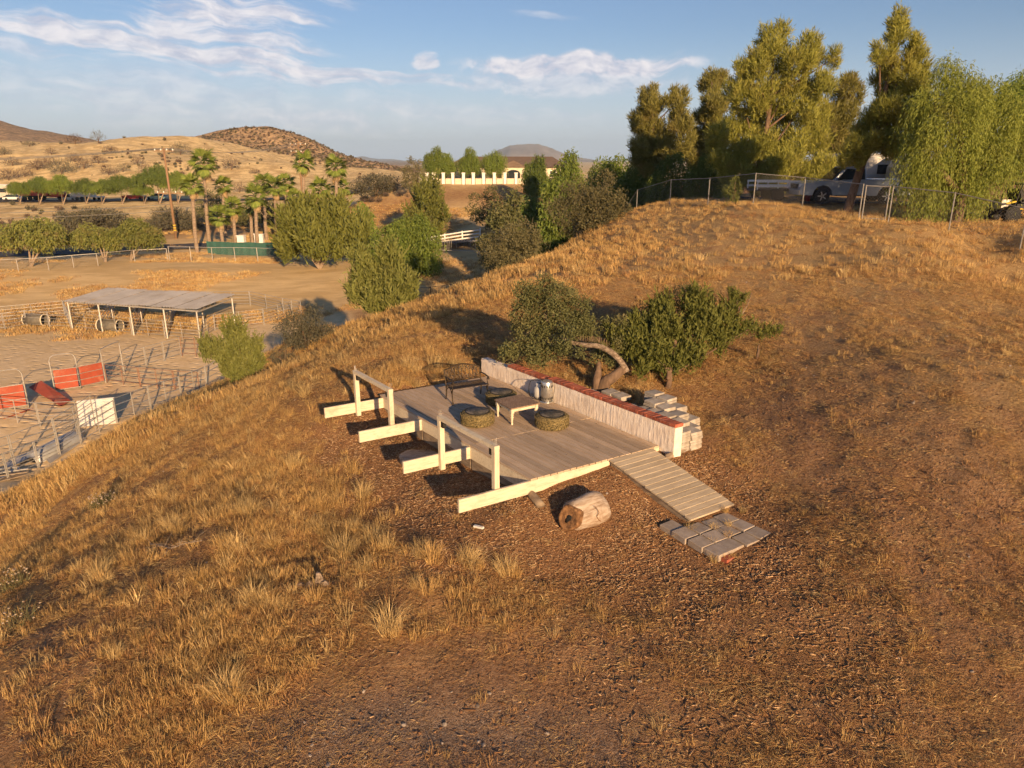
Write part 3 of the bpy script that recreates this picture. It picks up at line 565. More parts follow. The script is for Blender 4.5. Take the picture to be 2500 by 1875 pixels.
# ---------------------------------------------------------------- tyre stools
g = NG('camouflage_tyre'); v = g.obj(); n1 = g.noise(g.scale(v, (1, 1, 2.2)), 16, 6, .75, 1.2); n2 = g.noise(g.scale(v, (3, 3, 9)), 7, 4, .6, 2.0)
c = g.mix(g.ramp(n1, .40, .56), (.035, .030, .015), (.22, .165, .07)); c = g.mix(g.ramp(n2, .60, .66), c, (.46, .36, .18)); TYRE = g.bsdf(c, .85, 0, .2, g.bump(n1, .8, .02))
g = NG('stool_lid'); v = g.obj(); n1 = g.noise(v, 9, 7, .7, 1.0); LID = g.bsdf(g.mix(g.ramp(n1, .42, .62), (.055, .052, .04), (.20, .165, .125)), .6, 0, .3, g.bump(n1, .2, .005))
def stool(x, y, rz, label):
    t = thing('tyre_stool', (x, y, 0.002), label, 'stool', 'tyre stools on the deck')
    ro, h = .345, .275; mb = MB(); n = 48
    prof = [(.20, .0), (.27, .0), (.315, .018), (.338, .05), (.343, .09), (.345, .14), (.343, .19), (.336, .23), (.312, .258), (.27, .272), (.245, .268), (.24, .25), (.22, .245)]
    mb.lathe(prof, n, (x, y, 0.002)); mb.build('tyre', TYRE, t, True)
    for row, (z_, tw) in enumerate(((.07, .35), (.14, -.35), (.205, .35))):
        mb = MB()
        for k in range(30):
            a_ = rz + 2 * math.pi * (k + .5 * (row % 2)) / 30; M = Matrix.Rotation(a_, 3, 'Z') @ Matrix.Rotation(tw, 3, 'X')
            mb.box(Vector((x, y, z_)) + M @ Vector((.346, 0, 0)), (.012, .046, .05), M)
        mb.build('tread_band', TYRE, t)
    mb = MB(); mb.lathe([(.246, .262), (.246, .276), (.238, .281), (.0, .283)], 40, (x, y, 0.002)); mb.build('lid', LID, t, True)
    mb = MB(); mb.tube([(x + .243 * math.cos(a_), y + .243 * math.sin(a_), .279) for a_ in np.linspace(0, 2 * math.pi, 41)], .008, 5, False); mb.build('lid_ring', BLACKM, t)
stool(-.71, 13.70, 0, 'camouflage tyre stool nearest the railing, left of the small table'); stool(.81, 13.53, .1, 'camouflage tyre stool at the right of the small table'); stool(-.24, 14.98, .2, 'camouflage tyre stool between the iron bench and the small table')
# ---------------------------------------------------------------- table
tcn = Vector((.10, 14.02, 0)); ta_, tb_ = Vector((DA[0], DA[1], 0)), Vector((-DA[1], DA[0], 0))
table = thing('coffee_table', tcn, 'small square coffee table with worn brown top and white turned legs', 'table'); HW = .345; TH = .375
M = Matrix((ta_, tb_, Vector((0, 0, 1)))).transposed()
for i in range(4):
    mb = MB(); mb.box(tcn + tb_ * (-HW + (i + .5) * HW / 2) + Vector((0, 0, TH - .012)), (2 * HW + random.uniform(-.004, .004), HW / 2 - .003, .026), M); mb.build('top_board', WOODT, table)
for sa in (-1, 1):
    mb = MB(); mb.box(tcn + ta_ * sa * (HW - .05) + Vector((0, 0, TH - .062)), (.02, 2 * HW - .15, .07), M); mb.build('apron', CREAM, table)
    mb = MB(); mb.box(tcn + tb_ * sa * (HW - .05) + Vector((0, 0, TH - .062)), (2 * HW - .15, .02, .07), M); mb.build('apron', CREAM, table)
    for sb in (-1, 1):
        c = tcn + ta_ * sa * (HW - .055) + tb_ * sb * (HW - .055); mb = MB(); mb.lathe([(.020, 0), (.024, .02), (.019, .05), (.026, .13), (.034, .17), (.024, .19), (.036, .21), (.036, .225), (.025, .235), (.03, .25)], 12, c)
        mb.box(c + Vector((0, 0, .30)), (.066, .066, .10), M); mb.build('leg', CREAM, table)
# ---------------------------------------------------------------- heater and gas bottle
hc = Vector((.78, 15.10, 0)); heater = thing('cylinder_heater', hc, 'silver perforated cylinder heater standing on the deck by the wall', 'heater')
mb = MB(); mb.lathe([(.15, 0), (.15, .015), (.125, .02), (.125, .05), (.135, .055), (.135, .47), (.128, .482), (.0, .482)], 32, hc); mb.build('drum', STEEL, heater, True)
mb = MB()
for z_, hh_, n in ((.10, .05, 18), (.38, .055, 16), (.03, .022, 22)):
    for k in range(n):
        a_ = 2 * math.pi * k / n; M2 = Matrix.Rotation(a_, 3, 'Z'); mb.box(hc + M2 @ Vector((.1365 if z_ > .05 else .126, 0, z_)), (.006, .02, hh_), M2)
mb.build('vent_slots', BLACKM, heater)
mb = MB(); mb.lathe([(.10, .483), (.10, .487), (.0, .487)], 24, hc); mb.build('cap', GALV, heater)
gc = Vector((.64, 15.32, 0)); bottle = thing('gas_bottle', gc, 'grey-white propane bottle beside the silver heater', 'gas bottle')
mb = MB(); mb.lathe([(.11, 0), (.11, .03), (.135, .045), (.15, .08), (.15, .22), (.135, .27), (.09, .30), (.0, .305)], 24, gc); mb.build('tank', pm('grey_white_enamel', (.50, .49, .47), (.42, .41, .39), 4, .5, 0, 0), bottle, True)
mb = MB(); mb.lathe([(.095, .28), (.10, .37), (.09, .37), (.085, .29)], 16, gc); mb.build('collar', WHITEP, bottle)
mb = MB(); mb.tube([gc + Vector((0, 0, .31)), gc + Vector((0, 0, .37))], .02, 8); mb.build('valve', BLACKM, bottle)
mb = MB(); mb.tube(curve([gc + Vector((0, 0, .42)), gc + Vector((-.22, .02, .40)), gc + Vector((-.24, -.12, .10)), gc + Vector((.0, -.22, .03)), hc + Vector((-.14, 0, .06))]), .008, 5); mb.build('hose', BLACKM, bottle)
# ---------------------------------------------------------------- logs and slabs round the deck
PALEW = pm('bleached_log', (.46, .37, .29), (.27, .19, .13), 4, .85, bump=.7, bd=.014, stretch=(1, 7, 7), rotz=33, lo=.38, hi=.68, dirt=((.20, .115, .062), 3.5, .75))
HOLL = pm('rotten_heartwood', (.32, .17, .075), (.13, .065, .03), 12, .95, bump=.9, bd=.02)
def lump(mb, c, ax, up, prof, n=22, jit=.05, seed=1, flat=0.0):
    """irregular log: rings along ax with radii prof [(x, r)], outline wobbling"""
    rg = np.random.default_rng(seed); ax = Vector(ax).normalized(); y = Vector(up).cross(ax).normalized(); z = ax.cross(y); ph = rg.random(6) * 6.28; vs_ = []; fs_ = []
    for x, r_ in prof:
        for k in range(n):
            a_ = 2 * math.pi * k / n; q = r_ * (1 + jit * math.sin(2 * a_ + ph[0] + x * 2) + jit * .7 * math.sin(3 * a_ + ph[1]) + jit * .5 * math.sin(5 * a_ + ph[2] + x * 5) + rg.uniform(-.012, .012))
            vs_.append(Vector(c) + ax * (x + rg.uniform(-.004, .004)) + y * math.cos(a_) * q + z * math.sin(a_) * q * (1 - flat))
    m_ = len(prof)
    for i in range(m_ - 1):
        for k in range(n): k2 = (k + 1) % n; fs_.append((i * n + k, i * n + k2, (i + 1) * n + k2, (i + 1) * n + k))
    fs_ += [tuple(range(n - 1, -1, -1)), tuple((m_ - 1) * n + k for k in range(n))]; mb.add(vs_, fs_)
lc = ground(1428, 1268); lc = Vector((lc[0], lc[1], lc[2] + .16)); la = Vector((.84, .54, .06)).normalized()
logo = thing('hollow_log', (lc[0], lc[1], lc[2] - .2), 'thick bleached log with a brown hollow end lying on the mulch', 'log')
mb = MB(); lump(mb, lc, la, (0, 0, 1), [(-.33, .20), (-.31, .23), (-.24, .25), (-.05, .255), (.10, .27), (.24, .26), (.35, .22), (.40, .13)], 30, .10, 4, .12); mb.build('log_body', PALEW, logo, True)
hd = Vector((-.66, -.70, .28)).normalized(); hc_ = lc - la * .35 + Vector((.03, -.05, .02)); mb = MB()
lump(mb, hc_, hd, (0, 0, 1), [(-.14, .20), (.045, .205), (.065, .19), (.058, .165), (.045, .12)], 24, .05, 9); mb.build('hollow_end', HOLL, logo, True)
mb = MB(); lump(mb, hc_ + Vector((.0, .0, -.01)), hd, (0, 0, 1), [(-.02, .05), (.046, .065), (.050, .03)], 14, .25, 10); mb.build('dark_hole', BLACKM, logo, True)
mb = MB(); mb.tube(curve([lc + Vector((.13, -.16, .17)), lc + Vector((.20, -.20, .08)), lc + Vector((.17, -.21, .0)), lc + Vector((.24, -.19, -.10))]), .006, 4); mb.build('crack', HOLL, logo)
sc_ = dk(-.42, 3.05); sz_ = zt(sc_[0], sc_[1]); mb = MB(); lump(mb, (sc_[0], sc_[1], sz_ + .04), (.05, .1, 1), (1, .2, 0), [(-.10, .38), (.02, .40), (.055, .385), (.065, .30)], 30, .10, 6)
tag(mb.build('pale_wood_slab', PALEW, None, True, (sc_[0], sc_[1], sz_)), 'flat pale slab of wood on the mulch between the projecting beams', 'wood slab')
for k, (u, v, du, dv, r_, lab) in enumerate([(1292, 1206, 1322, 1240, .07, 'short weathered log end poking out under the front beam'), (1625, 1122, 1672, 1098, .06, 'short brown timber lying on the ground by the near wall end')]):
    p0, p1 = ground(u, v), ground(du, dv); mb = MB(); a_ = (p1 - p0); c = (p0 + p1) / 2 + Vector((0, 0, r_ * .6)); L = max(a_.length, .35) / 2
    lump(mb, c, a_, (0, 0, 1), [(-L, r_ * .9), (-L * .5, r_), (L * .5, r_ * 1.05), (L, r_ * .95)], 14, .07, 20 + k); tag(mb.build('timber_offcut', OLDW, None, True, c - Vector((0, 0, r_))), lab, 'timber')
p0, p1 = ground(1158, 1288), ground(1180, 1293); mb = MB(); mb.beam(p0 + Vector((0, 0, .03)), p1 + Vector((0, 0, .03)), .05, .03); tag(mb.build('white_stick', WHITEP, None, False, p0), 'small white painted stick lying on the mulch below the deck', 'stick')
# ---------------------------------------------------------------- plants
L_OAK = leafmat('oak_leaves', (.085, .098, .036), (.17, .165, .065), (.20, .175, .075))
L_JUN = leafmat('juniper_sprays', (.11, .13, .026), (.22, .225, .055))
L_YJUN = leafmat('yellow_juniper_sprays', (.14, .165, .035), (.25, .25, .075))
L_OLIVE = leafmat('olive_scrub_leaves', (.115, .108, .048), (.20, .175, .082), (.15, .13, .075))
L_GREY = leafmat('grey_scrub_leaves', (.10, .095, .060), (.165, .15, .095), (.13, .105, .07))
L_PEP = leafmat('pepper_leaves', (.105, .165, .026), (.23, .28, .055), (.17, .20, .045))
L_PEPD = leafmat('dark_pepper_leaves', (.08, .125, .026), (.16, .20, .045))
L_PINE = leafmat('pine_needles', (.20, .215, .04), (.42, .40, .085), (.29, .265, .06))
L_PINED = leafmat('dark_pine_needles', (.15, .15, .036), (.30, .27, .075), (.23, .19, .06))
L_WEEP = leafmat('weeping_leaves', (.18, .23, .034), (.34, .37, .075), (.25, .26, .055))
L_PALM = leafmat('palm_fronds', (.13, .18, .03), (.27, .31, .07), trans=.15)
L_DEAD = leafmat('dead_twigs', (.115, .078, .055), (.19, .135, .10), (.10, .085, .055))
L_DRYP = leafmat('dead_palm_fronds', (.36, .24, .12), (.48, .34, .18), trans=.1)
def unit(a): return a / (np.linalg.norm(a, axis=-1, keepdims=True) + 1e-9)
class Foliage:
    def __init__(s, seed): s.V = []; s.A = []; s.r = np.random.default_rng(seed)
    def leaves(s, c, d, L, W, v=None):
        n = len(c); d = unit(d); s_ = unit(np.cross(d, s.r.normal(size=(n, 3)))); L = np.broadcast_to(L, (n,))[:, None]; W = np.broadcast_to(W, (n,))[:, None]
        q = np.stack([c, c + d * L * .45 + s_ * W * .5, c + d * L, c + d * L * .45 - s_ * W * .5], 1); s.V.append(q.reshape(-1, 3))
        s.A.append(np.repeat(s.r.random(n) if v is None else v, 4))
    def mesh(s, name, mat):
        V = np.concatenate(s.V); return fast_mesh(name, V, np.arange(len(V)).reshape(-1, 4), None, mat, {'v': np.concatenate(s.A)})
    def lobes_pts(s, lobes, n, lo=.62, cull=.72, squash=None):
        lb = np.array([(*l[:3], l[3], l[4] if len(l) > 4 else l[3]) for l in lobes], float); w_ = lb[:, 3] ** 2; w_ /= w_.sum(); out = []; got = 0
        while got < n:
            k = s.r.choice(len(lb), n, p=w_); d = unit(s.r.normal(size=(n, 3))); rr_ = lo + (1 - lo) * s.r.random((n, 1)) ** .6; R3 = np.stack([lb[k, 3], lb[k, 3], lb[k, 4]], 1)
            bump_ = 1 + .16 * np.sin(d[:, :1] * 7 + k[:, None]) * np.sin(d[:, 2:] * 8 + k[:, None] * 2) + .10 * s.r.normal(size=(n, 1)) * .6
            p = lb[k, :3] + d * rr_ * R3 * bump_; ok = np.ones(n, bool)
            for j in range(len(lb)):
                q = (p - lb[j, :3]) / np.array([lb[j, 3], lb[j, 3], lb[j, 4]]); ok &= (k == j) | ((q ** 2).sum(1) > cull ** 2)
            out.append(np.concatenate([p[ok], d[ok]], 1)); got += ok.sum()
        o = np.concatenate(out)[:n]; return o[:, :3], o[:, 3:]
    def sub(s, lobes, k, f, keep=.72):
        """break smooth lobes into many smaller boughs with gaps between them"""
        out = []
        for l in lobes:
            r_ = l[3]; rz = l[4] if len(l) > 4 else r_
            for d in unit(s.r.normal(size=(k, 3))):
                q = s.r.uniform(.5, .85); g_ = f * s.r.uniform(.7, 1.35); out.append((l[0] + d[0] * r_ * q, l[1] + d[1] * r_ * q, l[2] + d[2] * rz * q, r_ * g_, min(r_, rz) * g_ * 1.05))
            out.append((l[0], l[1], l[2], r_ * keep * .8, rz * keep * .8))
        return out
    def broad(s, lobes, twigs, per, L, W, spread, lo=.55):
        p, d = s.lobes_pts(s.sub(lobes, 7, .38), twigs, lo, .8); c = np.repeat(p, per, 0) + s.r.normal(size=(twigs * per, 3)) * spread; dd = np.repeat(d, per, 0) * .6 + s.r.normal(size=(twigs * per, 3)) * .8
        tv = np.repeat(s.r.random(twigs), per) * .6 + s.r.random(twigs * per) * .4; s.leaves(c, dd, L * s.r.uniform(.6, 1.3, len(c)), W * s.r.uniform(.7, 1.2, len(c)), tv)
    def sprays(s, lobes, n, length, per, W, up=.75, lo=.5, spread=.05):
        """upright feathery sprays of a juniper"""
        p, d = s.lobes_pts(s.sub(lobes, 7, .36), n, lo, .8); ax = unit(d * (1 - up) + np.array([0, 0, up]) + s.r.normal(size=(n, 3)) * .22); LL = length * s.r.uniform(.55, 1.25, (n, 1))
        f = np.tile(np.linspace(0, 1, per), n)[:, None]; AX = np.repeat(ax, per, 0); c = np.repeat(p - ax * LL * .4, per, 0) + AX * np.repeat(LL, per, 0) * f
        c = c + s.r.normal(size=c.shape) * spread * (1.1 - f); dd = AX + s.r.normal(size=c.shape) * .45; tv = np.repeat(s.r.random(n), per) * .5 + f[:, 0] * .3 + s.r.random(len(c)) * .2
        s.leaves(c, dd, np.repeat(LL, per, 0)[:, 0] * s.r.uniform(.25, .45, len(c)), W * s.r.uniform(.6, 1.2, len(c)), tv)
    def strands(s, lobes, n, length, per, L, W, wind=(0, 0, 0), lo=.6, out=.35):
        """hanging strands of a pepper or willow"""
        p, d = s.lobes_pts(s.sub(lobes, 6, .40), n, lo, .8); LL = length * s.r.uniform(.35, 1.2, (n, 1)); f = np.tile(np.linspace(0, 1, per), n)[:, None]; D = np.repeat(d, per, 0); D[:, 2] *= .3
        Lr = np.repeat(LL, per, 0); wv = np.array(wind); c = np.repeat(p, per, 0) + D * Lr * out * np.sqrt(f) + np.array([0, 0, -1]) * Lr * f ** 1.4 + wv * Lr * f + s.r.normal(size=(n * per, 3)) * L * .35
        dd = np.array([0, 0, -1.0]) * (.5 + f) + D * .6 * (1 - f) + wv * .8 + s.r.normal(size=c.shape) * .45; tv = np.repeat(s.r.random(n), per) * .65 + s.r.random(len(c)) * .35
        s.leaves(c, dd, L * s.r.uniform(.6, 1.3, len(c)), W * s.r.uniform(.6, 1.2, len(c)), tv)
    def tufts(s, lobes, n, per, L, W, up=.55, lo=.55):
        """upturned needle tufts of a pine"""
        p, d = s.lobes_pts(s.sub(lobes, 6, .36), n, lo, .85); ax = unit(d * (1 - up) + np.array([0, 0, up]) + s.r.normal(size=(n, 3)) * .2); AX = np.repeat(ax, per, 0)
        c = np.repeat(p, per, 0) + AX * s.r.uniform(-.9, .5, (n * per, 1)) * L + s.r.normal(size=(n * per, 3)) * L * .16; dd = AX + s.r.normal(size=c.shape) * .38
        tv = np.repeat(s.r.random(n), per) * .6 + s.r.random(len(c)) * .4; s.leaves(c, dd, L * s.r.uniform(.6, 1.2, len(c)), W * s.r.uniform(.6, 1.2, len(c)), tv)
    def twigs(s, lobes, n, length, W, up=.5):
        p, d = s.lobes_pts(lobes, n, .2, .0); dd = d * (1 - up) + np.array([0, 0, up]) + s.r.normal(size=p.shape) * .35; s.leaves(p - unit(dd) * length * .3, dd, length * s.r.uniform(.5, 1.3, n), W)
def mpp(Y, z=0): return (Y * math.cos(PITCH) + (CAMZ - z) * math.sin(PITCH)) / FPX
def plant(name, base, label, cat, foliage, leafm, stems, barkm, group=None, extra=None):
    """a thing with a trunk part and a crown part, modelled round the foot of the trunk"""
    t = thing(name, base, label, cat, group); put('crown', foliage.mesh('crown', leafm), t)
    if stems:
        mb = MB()
        for pts, rads in stems: mb.tube(curve(pts, 4), list(np.interp(np.linspace(0, 1, (len(pts) - 1) * 4 + 1), np.linspace(0, 1, len(rads)), rads)), 8)
        mb.build('trunk', barkm, t, True, (0, 0, 0))
    return t
def egg(w_, h, n, seed, base=0.0, top=.92, pinch=.35):
    """lobes filling an egg-shaped crown of width w_ and height h"""
    rg = np.random.default_rng(seed); out = []
    for i in range(n):
        f = (i + .5) / n; z = h * (base + (top - base) * f); rw = w_ / 2 * math.sin(math.pi * (.16 + .80 * f)) ** pinch; a = i * 2.4 + rg.uniform(-.4, .4); rl_ = rw * rg.uniform(.45, .62); rr_ = max(rw - rl_, 0)
        out.append((math.cos(a) * rr_, math.sin(a) * rr_, z, rl_, min(rl_ * 1.25, h * .3)))
    return out
# ---- leaning oak behind the wall
ob = Vector((1.99, 15.55, zt(1.99, 15.55))); oak = thing('leaning_oak', ob, 'small leaning oak with a bleached bent limb arching over the stucco wall', 'tree')
fo = Foliage(11); cc = np.array([.85, 16.75, 1.62]) - np.array(ob)
lob = [(cc[0] + a, cc[1] + b, cc[2] + c, r_, r_ * .9) for a, b, c, r_ in ((0, 0, .05, .78), (-.52, -.15, -.42, .55), (.42, .1, .12, .62), (-.30, .2, .42, .60), (.25, -.1, .52, .52), (.05, -.3, -.45, .58), (-.95, -.35, -.78, .34), (.62, -.1, -.28, .42), (-.62, .1, .05, .5), (-.35, -.55, -.85, .36), (.85, .25, -.35, .30))]
fo.broad(lob, 2900, 7, .055, .036, .05, .45); lob2 = [(1.55 - ob[0] + a, 16.3 - ob[1] + b, .85 - ob[2] + c, r_, r_) for a, b, c, r_ in ((0.55, 0, .05, .22), (.78, -.45, -.05, .20), (1.0, .5, .35, .38))] + [tuple(at(u, v, Y_) - ob) + (r_, r_) for u, v, Y_, r_ in ((1440, 815, 16.7, .24), (1480, 800, 16.9, .24), (1425, 785, 16.8, .30), (1455, 880, 15.75, .14), (1512, 830, 16.3, .22), (1372, 850, 15.9, .24), (1395, 815, 16.0, .22), (1415, 865, 15.7, .13))]
fo.broad(lob2, 1050, 7, .05, .034, .05, .4); put('crown', fo.mesh('crown', L_OAK), oak)
def OP(u, v, Y): return at(u, v, Y)
limb = [at(1531, 908, 15.55), at(1517, 885, 15.6), at(1492, 860, 15.7), at(1460, 845, 15.85), at(1425, 842, 16.0), at(1385, 832, 16.3), at(1350, 800, 16.6), at(1320, 760, 16.8)]
mb = MB(); mb.tube([q - ob for q in curve(limb, 4)], list(np.interp(np.linspace(0, 1, 29), [0, .1, .3, .6, .8, 1], [.065, .072, .07, .055, .04, .015])), 10); mb.build('limb', PALEBARK, oak, True, (0, 0, 0))
mb = MB(); foot = Vector((0, 0, -.15)); el_ = at(1522, 900, 15.55) - ob; mb.tube(curve([foot + Vector((.05, 0, 0)), Vector((.14, .0, .18)), Vector((.33, .0, .33)), el_], 4), list(np.linspace(.17, .10, 13)), 10)
mb.tube(curve([foot, Vector((-.03, .05, .2)), Vector((.0, .14, .42)), Vector((.02, .3, .62))], 4), list(np.linspace(.14, .05, 13)), 9); mb.build('trunk', BARK, oak, True, (0, 0, 0))
mb = MB(); mb.lathe([(.085, 0), (.083, .012), (.05, .010), (.0, .0)], 14, at(1531, 908, 15.55) - ob, Matrix(((0, 0, 1), (0, 1, 0), (-1, 0, 0)))); mb.build('cut_end', PALEW, oak)
mb = MB()
for k in range(46):
    f = .32 + .36 * k / 45; lp = curve(limb, 10); i_ = f * (len(lp) - 1); q = lp[int(i_)] - ob + Vector((0, 0, .085)); mb.tube([q, q + Vector((random.uniform(-.025, .025), random.uniform(-.02, .02), .13 + random.uniform(-.015, .01)))], .005, 3)
mb.build('bird_spikes', BARK, oak, False, (0, 0, 0))
for j in range(5):
    a = lob[j]; mb = MB(); q = curve(limb, 4)[-2] - ob; mb.tube(curve([q, (q + Vector(a[:3])) / 2 + Vector((0, 0, -.08)), Vector(a[:3]), Vector(a[:3]) * 1.1 - q * .1], 4), list(np.linspace(.03, .008, 13)), 5); mb.build('branch', PALEBARK, oak, True, (0, 0, 0))
# ---- juniper beside the oak
jb = Vector((3.62, 15.72, zt(3.62, 15.72))); fo = Foliage(12); Yj = 16.9
def JL(u, v, Y, r_): q = at(u, v, Y) - jb; return (q[0], q[1], q[2], r_, r_ * 1.05)
lobj = [JL(1550, 825, 16.7, .46), JL(1640, 815, 16.5, .52), JL(1725, 805, 16.7, .48), JL(1600, 875, 16.1, .40), JL(1690, 870, 16.2, .38), JL(1500, 850, 16.6, .32), JL(1570, 905, 15.9, .22), JL(1640, 905, 15.9, .2), JL(1775, 800, 16.7, .34), JL(1700, 748, 17.3, .38), JL(1610, 760, 17.2, .36), JL(1760, 830, 16.6, .34), JL(1545, 850, 16.4, .36), JL(1650, 880, 16.0, .28), JL(1690, 765, 17.1, .48), JL(1780, 760, 17.0, .30)]
fo.sprays(lobj, 1900, .34, 13, .036, .8, .35, .035); lobr = [JL(1805, 805, 16.8, .20), JL(1835, 800, 16.8, .17), JL(1862, 815, 16.8, .15), JL(1885, 810, 16.8, .13), JL(1790, 720, 17.0, .17), JL(1812, 730, 17.0, .12), JL(1905, 805, 16.8, .09)]
fo.sprays(lobr, 240, .22, 12, .032, .75, .2, .03)
jun = plant('juniper_shrub', jb, 'sprawling dark green juniper right of the leaning oak', 'shrub', fo, L_JUN, [([Vector((0, 0, -.1)), Vector((.03, .1, .35)), Vector(lobj[3][:3])], [.075, .06, .04]), ([Vector((0, 0, .2)), Vector(lobj[1][:3]), Vector(lobj[5][:3])], [.06, .05, .02]), ([Vector((.05, .1, .3)), Vector(lobj[7][:3]) + Vector((0, 0, -.1)), Vector(lobr[1][:3])], [.03, .02, .01])], BARK)
mb = MB(); mb.tube(curve([at(1765, 808, 16.7) - jb, at(1805, 775, 16.8) - jb, at(1824, 745, 16.9) - jb, at(1835, 715, 17.0) - jb], 4), list(np.linspace(.02, .007, 13)), 6); mb.tube(curve([at(1810, 768, 16.8) - jb, at(1800, 740, 16.9) - jb, at(1795, 720, 17.0) - jb], 3), .012, 5); mb.build('bare_branch', PALEBARK, jun, True, (0, 0, 0))
# ---- oak scrub behind the juniper
fo = Foliage(13); sb = gat(1660, 760, 18.2); k = mpp(18.2)
fo.broad([(-.9, 0, .75, .5), (-.35, .1, 1.05, .48), (.35, .2, 1.35, .5), (.5, -.1, 1.0, .45), (-.1, 0, .6, .6), (.75, .2, .85, .36)], 1100, 7, .05, .032, .055, .4)
plant('oak_scrub', sb, 'olive oak scrub rising behind the dark green juniper', 'shrub', fo, L_OLIVE, [([Vector((0, 0, -.1)), Vector((.1, 0, .6)), Vector((.3, .1, 1.2))], [.05, .04, .02])], BARK)
def shrub(name, u0, u1, v0, v1, Y, kind, label, seed, cat='shrub', n=700, group=None, mat=None, base_u=None, lobes=None, lean=0.0):
    """a plant fitted between photo columns u0-u1 and rows v0-v1, standing at distance Y"""
    ub = base_u or (u0 + u1) / 2; b_ = gat(ub, v1, Y); k = mpp(Y, b_[2]); w_ = (u1 - u0) * k; pt = at(ub, v0, Y); h = max(pt[2] - b_[2], .5); sh = ((u0 + u1) / 2 - ub) * k; fo = Foliage(seed)
    lb = [(a + sh, b, c, r_, rz) for a, b, c, r_, rz in (lobes(w_, h) if lobes else egg(w_, h, 9, seed))]; sc = max(w_, h)
    if kind == 'juniper': fo.sprays(lb, int(n * 1.1), sc * .20, 14, sc * .017, .80, .40, sc * .012)
    elif kind == 'scrub': fo.broad(lb, n, 6, sc * .026, sc * .014, sc * .022, .35); fo.twigs(lb, n // 2, sc * .10, sc * .005, .45)
    elif kind == 'oak': fo.broad(lb, n, 6, sc * .030, sc * .019, sc * .020, .5)
    elif kind == 'dead': fo.twigs(lb, n, sc * .20, sc * .012, .55); fo.broad(lb, n // 3, 3, sc * .035, sc * .02, sc * .03, .3)
    elif kind == 'pepper': fo.strands(lb, int(n * 1.7), h * (.16 if lobes is not None and lobes.__name__ == 'f' else .24), 10, sc * .040, sc * .015, lo=.45)
    elif kind == 'pine': fo.tufts(lb, n, 9, sc * .055, sc * .010)
    hh_ = h * (.35 if kind in ('pepper', 'pine') else .5); st_ = []; rg = np.random.default_rng(seed + 99)
    for j in range(3 if kind not in ('pine',) else 1):
        a = lb[(j * 3 + 2) % len(lb)]; st_.append(([Vector((0, 0, -.2)), Vector((a[0] * .25 + lean * .3, a[1] * .25, hh_ * .5)), Vector((a[0] * .7, a[1] * .7, max(a[2] * .85, hh_)))], [h * .022 + .03, h * .016 + .02, .02]))
    if kind == 'pine': st_ = [([Vector((0, 0, -.2)), Vector((lean * .5, 0, h * .4)), Vector((sh, 0, h * .88))], [h * .020, h * .014, .03])]
    t = plant(name, b_, label, cat, fo, mat or {'juniper': L_JUN, 'scrub': L_OLIVE, 'oak': L_OAK, 'dead': L_DEAD, 'pepper': L_PEP, 'pine': L_PINE}[kind], st_, BARK if kind != 'pepper' else PALEBARK, group)
    return t
def yj(w_, h): return [(-.30 * w_, 0, .52 * h, .20 * w_, .16 * h), (-.42 * w_, 0, .60 * h, .11 * w_, .12 * h), (.02 * w_, 0, .78 * h, .17 * w_, .22 * h), (.12 * w_, .05 * w_, .50 * h, .30 * w_, .28 * h), (.28 * w_, 0, .40 * h, .20 * w_, .28 * h), (.08 * w_, -.1 * w_, .25 * h, .26 * w_, .2 * h), (-.12 * w_, .1 * w_, .5 * h, .22 * w_, .22 * h)]
shrub('juniper_bush', 498, 662, 785, 940, 30, 'juniper', 'bright yellow-green juniper leaning over the corral fence', 21, n=900, mat=L_YJUN, base_u=610, lobes=yj)
def dj(w_, h): return [(-.24 * w_, 0, .50 * h, .27 * w_, .40 * h), (.20 * w_, 0, .52 * h, .29 * w_, .40 * h), (0, .15 * w_, .5 * h, .3 * w_, .4 * h), (.05 * w_, -.15 * w_, .28 * h, .34 * w_, .26 * h), (.12 * w_, 0, .82 * h, .13 * w_, .18 * h), (-.28 * w_, 0, .78 * h, .12 * w_, .16 * h), (.30 * w_, 0, .35 * h, .2 * w_, .25 * h)]
shrub('juniper_bush', 843, 1022, 596, 778, 37, 'juniper', 'rounded olive-green juniper alone on the shoulder of the grassy slope', 23, n=1500, mat=L_YJUN, lobes=dj)
shrub('scrub_bush', 668, 838, 752, 905, 32.5, 'scrub', 'grey-green bush beside the yellow-green juniper', 22, n=1500, mat=L_GREY)
shrub('scrub_bush', 655, 735, 840, 915, 30.5, 'scrub', 'low grey twiggy bush at the foot of the yellow-green juniper', 29, n=500, mat=L_GREY)
shrub('scrub_bush', 1155, 1348, 548, 680, 40, 'scrub', 'wide olive-brown bush at the left edge of the grassy hill', 24, n=2000)
shrub('oak_bush', 1160, 1310, 470, 620, 48, 'oak', 'dark oak bush behind the wide olive-brown bush', 25, n=1400, mat=L_OAK)
shrub('scrub_bush', 1330, 1548, 440, 575, 45, 'scrub', 'large brown-green scrub bush at the left end of the chain-link fence', 26, n=2200)
shrub('small_weed', 1825, 1853, 930, 950, 16.6, 'oak', 'tiny green weed alone on the bare slope', 27, n=60, cat='weed')
shrub('small_weed', 525, 575, 935, 955, 31, 'oak', 'low green weed at the hill foot below the yellow-green juniper', 28, n=120, cat='weed')
